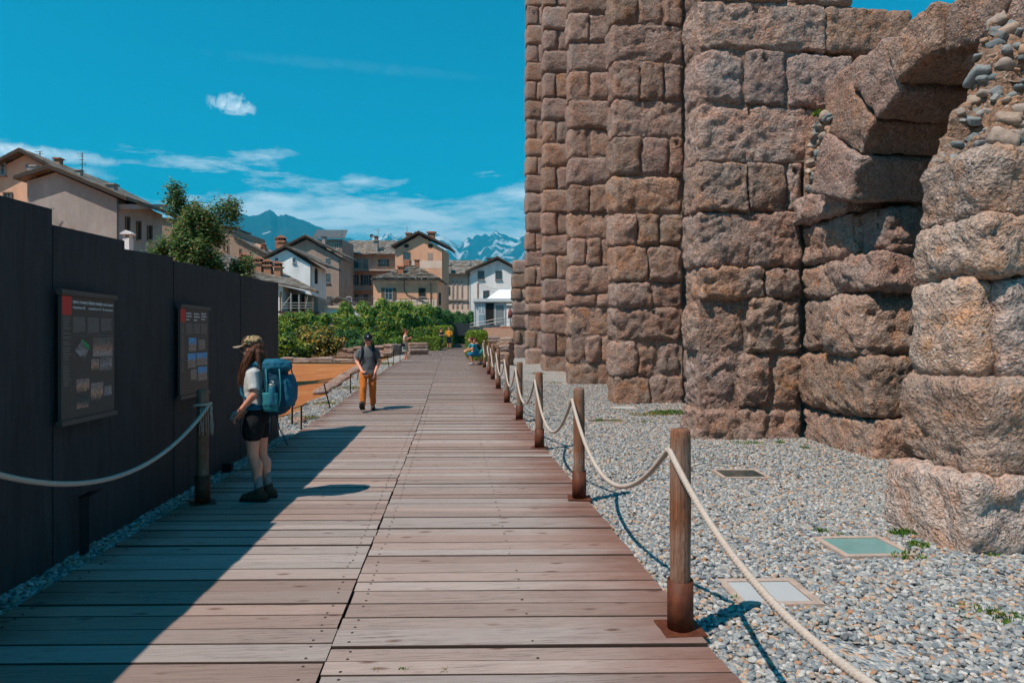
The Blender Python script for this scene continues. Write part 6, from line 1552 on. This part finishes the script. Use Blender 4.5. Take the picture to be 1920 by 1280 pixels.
for dx_ in (-.12, .12): m.box((A.x + dx_ - .03, A.y - .1, A.z), (A.x + dx_ + .03, A.y + .1, A.z + .16))
m.build('cap', M['pl_white'], ch.root)
# ---- long brown building behind the birch
h = House('brown_long_house', 'long plain brown building behind the birch', 440, 105, 12)
h.wall([(280, None), (280, 408), (415, 424), (437, 429), (437, 444), (497, 476), (497, None)], 'pl_brown')
h.slope((278, 407), (438, 428), .4, .2, 6); h.slope((437, 443), (499, 477), .4, .2, 6)
for (a, y0, y1) in ((449, 467, 480), (469, 472, 484), (426, 462, 475)): h.window(a, y0, a + 3, y1, None, 'pl_brown', 'dark', 0, False)
h.chimney(491, 462, 498, 474, 3, 'brickred', 'house')
for (x0, x1, y) in ((440, 456, 447), (461, 476, 452)): h.wall([(x0, y + 12), (x0, y + 4), ((x0 + x1) / 2 - 1, y), (x1, y + 5), (x1, y + 14)], 'pl_peach' if x0 > 450 else 'pl_grey', 3, 'dormer', -2.5)
# ---- slab-roofed house with four chimneys and a verandah
h = House('slab_roof_house', 'low slab roofed house with four brick chimneys and a timber verandah', 500, 72, 8)
h.wall([(380, None), (380, 505), (425, 514), (500, 530), (530, 536), (530, None)], 'pl_white')
h.wall([(530, None), (530, 541), (588, 556), (588, None)], 'pl_tan', 6, 'verandah_back', -1.8)
A = [h.Q(405, 509, .6), h.Q(597, 549, .6), h.Q(530, 514, -7), h.Q(405, 475, -7)]
m = MB(); up = Vector((0, 0, .22)); m.hexa([A[0], A[1], A[2], A[3], A[0] + up, A[1] + up, A[2] + up, A[3] + up]); m.build('roof', M['roof'], h.root)
A = [h.Q(597, 549, .6), h.Q(530, 514, -7), h.Q(598, 551, -7)]; m = MB(); m.raw(A + [a + up for a in A], [(0, 2, 1), (3, 4, 5), (0, 1, 4, 3), (1, 2, 5, 4), (2, 0, 3, 5)]); m.build('roof_hip', M['roof'], h.root)
for (a, b, y0, y1) in ((453, 468, 486, 503), (479, 492, 492, 508), (497, 510, 497, 513), (516, 528, 500, 516)): h.chimney(a, y0, b, y1 + 5, 4.2, 'terracotta', 'house', .8)
m = MB(); h.box(m, 524, 583, 590, 587, -1.8, .35); m.build('balcony_floor', M['wood_dark'], h.root)
for x in (527, 547, 562, 574, 588): m = MB(); h.box(m, x - 1, 547 + (x - 527) * .12, x + 1, 584, .1, .3); m.build('verandah_post', M['frame_w'] if x in (547, 562) else M['wood_mid'], h.root)
for (a, b, c_, d_) in ((528, 580, 546, 556), (574, 578, 579, 552)): m = MB(); m.tube([h.P(a, b, .28), h.P(c_, d_, .28)], .05, 5); m.build('brace', M['frame_w'], h.root)
for y in (568, 573, 578): m = MB(); m.tube([h.P(526, y, .3), h.P(590, y, .3)], .03, 5); m.build('railing_bar', M['frame_w'], h.root)
for (a, b) in ((534, 541), (550, 558), (566, 572)): h.window(a, 553, b, 582, Pl(h.P(530, 560, -1.8), h.n), 'wood_mid', 'dark', 0, False)
h.wall([(524, None), (524, 587), (548, 587), (548, None)], 'pl_white', 1.5, 'lower_wall', .1); h.window(551, 590, 560, 605, None, 'wood_mid', 'dark', 0, False); h.window(438, 503, 444, 507, None, 'pl_white', 'dark', 0, False)
# ---- white gabled house
h = House('white_gable_house', 'white rendered house with a gable and a tall arched side window', 545, 84, 5.6)
h.wall([(498, None), (498, 487), (537, 468), (584, 498), (584, None)], 'pl_white')
h.slope((493, 486), (537, 463), .5); h.slope((537, 463), (611, 500), .5)
h.window(516, 484, 522, 493, frame='pl_white', bars=0, fw=.5); h.window(549, 484, 555, 493, frame='pl_white', bars=0, fw=.5)
R_ = h.right_side(584); m = MB(); pts = [(590, 532), (590, 508), (591, 504), (592.5, 502), (594, 504), (595, 508), (595, 532)]
f = [R_.P(a, b, .05) for a, b in pts]; g_ = [R_.P(a, b, .0) for a, b in pts]; n = len(f); m.raw(f + g_, [tuple(range(n)), tuple(range(2 * n - 1, n - 1, -1))] + [(i, i + n, (i + 1) % n + n, (i + 1) % n) for i in range(n)]); m.build('arched_window', M['dark'], h.root)
h.pipe([(583, 498), (583, 548)], .08, .05); h.chimney(523, 452, 535, 464, 1.5, 'terracotta', 'house', .8); h.chimney(517, 446, 524, 462, 2.5, 'brickred')
# ---- big tan house with the cast shadow
h = House('tan_house', 'big tan rough plastered house behind the white gable', 585, 96, 5)
h.wall([(531, None), (531, 470), (575, 449), (640, 486), (640, None)], 'pl_tan')
h.slope((527, 468), (575, 444), .7); h.slope((575, 444), (652, 484), .7)
h.window(611, 485, 619, 496, frame='frame_w', fw=.6); h.window(611, 513, 619, 530, frame='frame_w', fw=.6); h.window(613, 556, 622, 566, frame='frame_w', fw=.6)
h.pipe([(637, 487), (637, 562)], .15, .07); h.chimney(605, 444, 611, 462, 2, 'pl_grey', 'pot', .7); h.chimney(588, 455, 594, 466, -.5 + 1.2, 'brickred', 'slab', .6)
# ---- attic tower with a metal roof
h = House('attic_tower', 'square attic tower with a ribbed metal roof and two small windows', 620, 104, 6)
h.wall([(590, None), (590, 449), (642, 449), (642, None)], 'pl_tan')
A = [h.Q(586, 447, .6), h.Q(646, 447, .6), h.Q(652, 433, -6.4), h.Q(594, 433, -6.4)]; m = MB(); up = Vector((0, 0, .15)); m.hexa(A + [a + up for a in A]); r_ = m.build('roof', M['seam'], h.root)
for k in range(14):
    a, b = A[0].lerp(A[1], k / 13), A[3].lerp(A[2], k / 13); m = MB(); m.tube([a + up * 1.4, b + up * 1.4], .05, 4); m.build('seam', M['seam'], r_)
h.window(619.5, 457, 624, 468, frame='pl_beige', pane='frame_b', bars=1); h.window(628.5, 456, 634, 467, frame='pl_beige', pane='frame_b', bars=1); h.antenna(641, 430, 475, -.3, ())
# ---- peach house with balconies
h = House('balcony_house', 'peach house with slab roof, blue shutters and iron balconies', 700, 112, 8)
h.wall([(646, None), (646, 477), (745, 477), (745, None)], 'pl_peach')
A = [h.Q(645, 477, 1.0), h.Q(748, 477, 1.0), h.Q(746, 453, -8), h.Q(655, 453, -8)]; up = Vector((0, 0, .2)); m = MB(); m.hexa(A + [a + up for a in A]); m.build('roof', M['roof'], h.root)
for (a, b, y0, y1, sh_) in ((664, 672, 487, 502, 'frame_w'), (682, 690, 486, 505, None), (715, 724, 487, 499, 'wood_mid'), (661, 668, 515, 534, 'wood_dark'), (682, 691, 516, 534, 'wood_dark'), (665, 672, 551, 562, 'frame_w'), (682, 690, 552, 562, 'frame_w')): h.window(a, y0, b, y1, None, 'frame_w', 'glass' if sh_ else 'frame_dish', 1, False, sh_, .8)
for (x0, x1, y) in ((652, 740, 507), (650, 700, 543)):
    m = MB(); h.box(m, x0, y, x1, y + 2.2, 0, 1.3); fl = m.build('balcony', M['pl_grey'], h.root)
    m = MB(); m.tube([h.P(x0, y - 12, 1.25), h.P(x1, y - 12, 1.25)], .035, 4)
    k = x0
    while k <= x1: m.tube([h.P(k, y - 12, 1.25), h.P(k, y, 1.25)], .016, 4); k += 2.2
    tag(m.build('railing', M['railmetal'], fl), kind='stuff')
h.chimney(702, 451, 709, 475, 0.4, 'pl_grey', 'slab', .9); h.chimney(703, 443, 708, 451, 1.6, 'brickred', 'pot', .8); h.antenna(709, 428, 452, .4, ((431, 8, 5), (434, 4, 4))); h.dish(697, 443, .38, 1)
# ---- tall orange gabled house
h = House('orange_gable_house', 'tall orange gabled house with two oval attic windows', 790, 104, 6)
h.wall([(741, None), (741, 467), (786, 441), (831, 467), (831, None)], 'pl_orange')
h.slope((735, 464), (786, 437), .6, .3); h.slope((786, 437), (843, 465), .6, .3)
for c_ in (762, 807):
    m = MB(); pts = [(c_ + 5 * math.cos(a), 461 + 3.7 * math.sin(a)) for a in np.linspace(0, 2 * PI, 17)[:-1]]; f = [h.P(a, b, .05) for a, b in pts]; g_ = [h.P(a, b, 0) for a, b in pts]; n = len(f)
    m.raw(f + g_, [tuple(range(n))[::-1], tuple(range(n, 2 * n))] + [(i, i + n, (i + 1) % n + n, (i + 1) % n) for i in range(n)]); m.build('oval_window', M['dark'], h.root)
h.window(757, 474, 768, 486, frame='frame_b'); m = MB(); h.box(m, 757, 487.5, 768, 498, .0, .25); m.build('balcony_panel', M['brickred'], h.root)
m = MB(); h.box(m, 802, 474, 811, 488, .0, .03); m.build('blind_window', M['pl_tan'], h.root)
m = MB(); h.box(m, 773, 489, 829, 503, .0, .02); m.build('bare_patch', M['pl_beige'], h.root); h.pipe([(830, 470), (830, 570)], .1, .07)
h.chimney(778, 487, 786, 501, -2.0, 'brickred', 'slab', .6); h.chimney(803, 435, 815, 448, 3.0, 'brickred', 'slab', 1.0); h.chimney(762, 437, 771, 452, 5, 'brickred', 'slab', .8); h.chimney(780, 435, 787, 442, 6, 'gutter', 'pot', .5); h.antenna(763, 423, 440, 5, ((436, 3, 4),))
# ---- small orange hip-roofed house in front
h = House('hip_roof_house', 'small orange house with a slab hip roof and brown shutters', 765, 86, 6)
h.wall([(700, None), (700, 522), (820, 522), (820, None)], 'pl_orange'); m = MB(); h.box(m, 699.5, 522, 820.5, 531, -.3, .06); m.build('painted_frieze', M['pl_beige'], h.root)
A = [h.Q(695, 522, .7), h.Q(826, 522, .7), h.Q(838, 520, -7.6), h.Q(712, 520, -7.6)]; A[2].z = A[3].z = A[0].z; B = h.Q(772, 498, -3.6); B2 = h.Q(777, 498, -3.6)
up = Vector((0, 0, .15)); m = MB(); m.raw(A + [B, B2] + [a - up for a in A], [(0, 1, 5, 4), (1, 2, 5), (2, 3, 4, 5), (3, 0, 4), (0, 6, 7, 1), (1, 7, 8, 2), (2, 8, 9, 3), (3, 9, 6, 0), (6, 9, 8, 7)]); rf = m.build('roof', M['roof'], h.root)
for row in range(9):                                         # courses of slabs on the front slope
    t0 = row / 9; a, b = A[0].lerp(B, t0), A[1].lerp(B2, t0); a2, b2 = A[0].lerp(B, t0 + 1 / 9), A[1].lerp(B2, t0 + 1 / 9); n = max(2, int((b - a).length / .75)); nn = Vector((0, 0, 1)) * .5 + h.n * .5; nn.normalize()
    for k in range(n):
        u0, u1 = k / n + .008, (k + 1) / n - .008; j = rq.uniform(.03, .12); m = MB(); lo = [a.lerp(b, u0), a.lerp(b, u1), a2.lerp(b2, u1), a2.lerp(b2, u0)]; m.hexa([p + nn * .01 for p in lo] + [lo[0] + nn * (j + .09), lo[1] + nn * (j + .09), lo[2] + nn * j, lo[3] + nn * j]); m.build('roof_slab', M['roof'], rf)
h.chimney(747, 499, 757, 520, .9, 'brickred', 'slab', .65); h.window(723, 541, 735, 563, frame='frame_w', shutters='wood_mid'); h.window(786, 541, 797, 555, frame='frame_b', pane='dark', bars=0)
m = MB(); h.box(m, 701, 562, 819, 577, .0, .05); m.build('plinth', M['pl_beige'], h.root); h.pipe([(758, 524), (759, 546), (764, 552), (806, 570)], .12, .06); h.pipe([(808, 530), (808, 578)], .1, .06)
R_ = h.right_side(820); h.window(822.5, 549, 826, 572, R_, 'frame_b', 'dark', 0, False)
# ---- slab-roofed wing behind
h = House('long_slab_wing', 'low beige wing with a long slab roof between orange and white houses', 860, 118, 8)
h.wall([(800, None), (800, 514), (900, 514), (900, None)], 'pl_beige'); A = [h.Q(798, 514, .8), h.Q(905, 514, .8), h.Q(905, 490, -8), h.Q(798, 490, -8)]; up = Vector((0, 0, .2)); m = MB(); m.hexa(A + [a + up for a in A]); m.build('roof', M['roof'], h.root)
for (a, b) in ((840, 846), (878, 883)): m = MB(); Pl(h.p0 + h.n * 0.4, h.n).box(m, a, 493, b, 498, -1.2, 1.0); m.build('roof_light', M['frame_w'], h.root)
for x in (849, 857, 866): m = MB(); h.box(m, x - 1.3, 526, x + 1.3, 577, 0, .12); m.build('pilaster', M['pl_grey'], h.root)
m = MB(); h.box(m, 838, 561, 877, 564, 0, .25); m.build('string_course', M['pl_grey'], h.root); h.window(839, 538, 843, 552, None, 'frame_b', 'dark', 0, False)
# ---- white house on the right
h = House('white_right_house', 'white rendered house with brown framed windows behind the cabin', 920, 92, 9)
h.wall([(881, None), (881, 509), (933, 488), (1000, 522), (1000, None)], 'pl_white')
h.slope((873, 512), (933, 484), .6, .25); h.slope((933, 484), (1004, 524), .6, .25)
for (a, b, y0, y1) in ((897, 907, 509, 523), (930, 940, 509, 523), (907, 916, 546, 560)): h.window(a, y0, b, y1, None, 'frame_b')
h.pipe([(878, 513), (878, 580)], .2, .08); m = MB(); h.box(m, 894.5, 530, 897, 562, 0, .08); m.build('brown_strip', M['terracotta'], h.root); h.chimney(914, 484, 922, 492, 3, 'brickred', 'pot', .8)
m = MB(); m.tube([h.P(897, 531 + 0, .2).lerp(h.P(965, 543, .2), t_) - Vector((0, 0, .8 * t_ * (1 - t_) * 2)) for t_ in np.linspace(0, 1, 12)], .02, 4); m.build('cable', M['gutter'], h.root)
# ---- terrace with railing
h = House('terrace_wall', 'pale terrace wall with an iron railing below the tan house', 640, 76, 3, 'terrace')
h.wall([(588, None), (588, 577), (705, 577), (705, None)], 'pl_white'); m = MB(); h.box(m, 587, 573.5, 706, 577, -1, .2); m.build('coping', M['pl_beige'], h.root)
m = MB(); k = 590
while k < 700: m.tube([h.P(k, 573, 0), h.P(k, 559, 0)], .014, 4); k += 2.0
m.tube([h.P(589, 559, 0), h.P(702, 559, 0)], .025, 4); tag(m.build('railing', M['railmetal'], h.root), kind='stuff')
m = MB(); h.box(m, 621, 583, 643, 590, 0, .05); m.build('blue_panel', plain('blue_panel', (0.05, 0.30, 0.42), .6), h.root)
h = House('garden_canopy', 'small pitched teal canopy on the terrace', 632, 79, 3, 'canopy', zbase=4.6)
h.slope((620, 567), (634, 557.5), .4, .08, 2.5, 'canopym' if False else 'seamteal' if 'seamteal' in M else 'seam'); h.slope((634, 557.5), (664, 569), .4, .08, 2.5, 'seam')
for x in (622, 645, 660): m = MB(); h.box(m, x - .6, 565, x + .6, 576, -.1, .1); m.build('canopy_post', M['wood_mid'], h.root)
m = MB(); m.tube([h.P(650 + 5.5 * (1 - math.cos(a)) , 560 - 3.5 * math.sin(a) + (6 if a > 2.9 else 0), .3) for a in np.linspace(0, 3.1, 10)] + [h.P(662, 575, .3)], .06, 6); tag(m.build('curved_pipe', M['frame_w']), 'curved pale pipe rising beside the teal canopy', 'pipe')
# ---- railing fence on top of the hedge bank by the hip-roofed house
h = House('garden_railing', 'thin iron railing in front of the small orange house', 760, 80, .1, 'railing')
for k in range(12): x = 698 + k * 10.5; m = MB(); m.tube([h.P(x, 560), h.P(x, 585)], .035, 5); m.build('post', M['railmetal'], h.root)
for y in (560.5, 566, 572): m = MB(); m.tube([h.P(698, y), h.P(814, y)], .02, 4); m.build('rail', M['railmetal'], h.root)
# ---- white cabin, ramp and tent
M['cabin'] = plain('cabin_panel', (0.58, 0.61, 0.63), .5, 0, .05, 2); M['cabin_d'] = plain('cabin_blue', (0.25, 0.35, 0.42), .5, 0, .05); M['tentm'] = plain('white_canvas', (0.70, 0.74, 0.76), .7, 0, .05)
h = House('ticket_cabin', 'white prefabricated cabin with its door open', 925, 66, 3.2, 'cabin', zbase=1.1)
h.wall([(889, 612), (889, 566), (948, 566), (948, 612)], 'cabin'); m = MB(); h.box(m, 887.5, 560, 964, 566, -3.6, .35); m.build('flat_roof', M['cabin'], h.root)
m = MB(); h.box(m, 911, 568, 926, 609, 0, .05); d_ = m.build('doorway', M['dark'], h.root); m = MB(); h.box(m, 909.5, 566.5, 911, 609, 0, .1); h.box(m, 926, 566.5, 928, 609, 0, .1); m.build('door_frame', M['frame_w'], d_)
m = MB(); h.box(m, 897, 569, 909, 609, .08, .14); d_ = m.build('open_door', M['cabin'], h.root); m = MB(); h.box(m, 898, 590, 908.5, 608, .14, .16); m.build('lower_panel', M['cabin_d'], d_); m = MB(); h.box(m, 898.5, 571, 901, 587, .14, .16); h.box(m, 904, 571, 907, 587, .14, .16); m.build('door_glazing', M['cabin_d'], d_)
m = MB(); h.box(m, 930, 572, 944, 608, 0, .03); m.build('ribbed_panel', M['frame_dish'], h.root)
for x in (889.5, 929, 946.5): m = MB(); h.box(m, x - .9, 566, x + .9, 612, .0, .07); m.build('corner_post', M['cabin'], h.root)
h = House('event_tent', 'white peaked canvas tent behind the cabin', 950, 71, 5, 'tent', zbase=1.1)
A = [h.Q(912, 560, 0), h.Q(985, 560, 0), h.Q(985, 560, -5), h.Q(912, 560, -5)]; A[2].z = A[3].z = A[0].z; B = h.Q(935, 543, -2.5); m = MB(); m.raw(A + [B, B + RIGHT * 2.0], [(0, 1, 5, 4), (1, 2, 5), (2, 3, 4, 5), (3, 0, 4)]); vl = m.build('canopy', M['tentm'], h.root)
m = MB(); h.box(m, 912, 560, 985, 564.5, -.02, .0); m.build('valance', M['tentm'], h.root); m = MB(); h.box(m, 949, 571, 962, 578, -1.2, -1.1); m.build('counter_banner', M['tentm'], h.root)
for x in (914, 949, 983): m = MB(); h.box(m, x - .5, 562, x + .5, 612, -.15, .0); m.build('tent_pole', M['greymetal'], h.root)
pl = House('folded_parasol', 'dark red parasol folded beside the cabin', 957, 64, .3, 'parasol', zbase=1.1); m = MB(); m.tube([pl.P(957, 612), pl.P(957, 578)], [.05, .05], 6); m.build('pole', M['greymetal'], pl.root); m = MB(); m.tube([pl.P(956, 577), pl.P(957, 586), pl.P(958, 596)], [.05, .22, .28], 8); m.build('folded_cover', plain('dark_red_cloth', (0.20, 0.05, 0.05)), pl.root, True)
h = House('ramp', 'grey ramp with steel handrails leading to the cabin', 900, 60, 1.4, 'ramp', zbase=1.0)
h.wall([(883, None), (883, 614), (938, 609), (938, None)], 'seam', 1.4, 'ramp_deck')
for (x, y0, y1) in ((882, 606, 618), (911, 601, 624), (915, 600, 624), (931, 597, 612), (945, 596, 612), (958, 597, 612)): m = MB(); m.tube([h.P(x, y0, .1), h.P(x, y1, .1)], .03, 5); m.build('rail_post', M['greymetal'], h.root)
for dy_ in (0, 6): m = MB(); m.tube([h.P(881, 607 + dy_, .1), h.P(940, 596.5 + dy_, .1), h.P(960, 597 + dy_, .1)], .03, 5); m.build('handrail', M['greymetal'], h.root)
m = MB(); h.box(m, 938, 612, 972, 617, -.5, .6); m.build('step', M['brickred'], h.root)
# ---- dark slatted screen closing the far path
h = House('dark_screen', 'dark horizontal board screen across the end of the path', 868, 70, .1, 'screen', zbase=1.0)
for k in range(6): m = MB(); h.box(m, 843, 606 + k * 3.9, 884, 609.4 + k * 3.9, -.05 - .01 * (k % 2), 0); m.build('board', plain('dark_board', (0.03, 0.042, 0.05), .6), h.root)
for x in (844, 864, 883): m = MB(); h.box(m, x - .7, 604, x + .7, 630, -.15, -.06); m.build('post', M['iron'], h.root)

# ================================================================ mountains and the air between
def m_mountain(name, snow_lo, snow_hi, thr):
    t = NT(name); p = t.pos(); n = t.noise(p, 0.0016, 8, .65); f = t.noise(p, 0.008, 7, .7); s = t.n.new('ShaderNodeSeparateXYZ'); t.l.new(p, s.inputs[0])
    c = t.mix(t.mr(n, .35, .65), (0.008, 0.026, 0.030), (0.025, 0.042, 0.052)); c = t.mix(t.mr(f, .5, .7, 0, .6), c, (0.05, 0.06, 0.06))
    q = t.noise(t.map(p, (1, 1, .35)), 0.0042, 7, .62, .5)
    sn = t.math('MULTIPLY', t.mr(s.outputs[2], snow_lo, snow_hi), t.mr(q, thr, thr + .05))
    t.base(t.mix(sn, c, (0.85, 0.86, 0.88))); t.rough(.95); t.bump(f, .8, 40.0); return t.m
def ridge(name, label, pts, d, depth, mat, seed, jag):
    """crest given by photo pixels at distance d; spurs run down towards the camera"""
    px = np.array([a for a, _ in pts], dtype=float); pz = np.array([EYE + (HZ - b) / F * d for _, b in pts]); n, k = 520, 60
    xs = np.linspace(px[0], px[-1], n); zs = np.interp(xs, px, pz); v = []
    for i in range(n):
        j_ = jag * (noise.noise((xs[i] * .06, seed, 0)) * .5 + noise.noise((xs[i] * .17, seed, 3)) * .35 + noise.noise((xs[i] * .45, seed, 5)) * .2)
        for j in range(k):
            t_ = j / (k - 1) * 1.5 - .5                      # -0.5 behind the crest, 1 at the foot
            dd = d - depth * t_ if t_ > 0 else d - depth * t_
            q = W(xs[i], 640, d); dirv = (q - Vector((0, 0, q.z))); pos = Vector((q.x, q.y, 0)) * (dd / d)
            prof = (1 - abs(t_)) ** (1.25 if t_ > 0 else 1.0) if abs(t_) < 1 else 0
            sp = noise.noise((pos.x * .0011, pos.y * .0006, seed)) + .5 * noise.noise((pos.x * .0028, pos.y * .0016, seed + 2)) + .25 * noise.noise((pos.x * .007, pos.y * .004, seed + 4))
            z = (zs[i] + j_) * prof + zs[i] * .42 * sp * min(1, abs(t_) * 3.0) * prof ** .5 * .9
            if t_ > 0: z = min(z, (zs[i] + j_) * (1 - .22 * t_))
            v.append((pos.x, pos.y, max(-30, z - 25 * abs(t_))))
    f = [(i * k + j, i * k + j + 1, (i + 1) * k + j + 1, (i + 1) * k + j) for i in range(n - 1) for j in range(k - 1)]
    return tag(add(name, v, f, mat, None, True, (0, 0, 0)), label, kind='structure')
ridge('mountain_ridge', 'dark hazy mountain ridge on the left with a few snow patches', [(-700, 470), (-300, 430), (100, 440), (250, 425), (330, 408), (395, 401), (415, 399), (440, 403), (458, 400), (470, 404), (487, 401), (507, 392), (521, 404), (536, 400), (560, 409), (600, 424), (640, 442), (680, 454), (720, 470), (770, 490), (840, 520), (920, 560), (1000, 600)], 5600, 3000, m_mountain('left_mountain_rock', 600, 900, .62), 3.0, 26)
ridge('snowy_mountains', 'distant jagged mountains with snowfields on the right', [(420, 470), (560, 465), (640, 458), (680, 455), (700, 441), (712, 446), (728, 434), (742, 445), (755, 441), (768, 448), (790, 446), (815, 439), (828, 438), (846, 450), (862, 460), (868, 449), (876, 441), (885, 447), (894, 437), (901, 441), (913, 437), (922, 436), (930, 429), (940, 436), (952, 439), (965, 443), (990, 440), (1040, 445), (1200, 430), (1500, 440), (1900, 460), (2400, 480)], 8600, 3200, m_mountain('right_mountain_rock', 620, 1050, .52), 9.0, 40)
hz = MB(); hz.box((-16000, -9000, -32), (16000, 13500, 1500))
t = NT('valley_haze'); t.n.remove(t.b); pv = t.n.new('ShaderNodeVolumePrincipled'); pv.inputs['Color'].default_value = (0.012, 0.58, 0.90, 1); pv.inputs['Density'].default_value = 0.00016; pv.inputs['Anisotropy'].default_value = 0.0
t.l.new(pv.outputs[0], t.out.inputs['Volume']); t.m.volume_intersection_method if False else None
o = hz.build('haze', t.m, None, False, (0, 0, 0)); tag(o, kind='stuff')
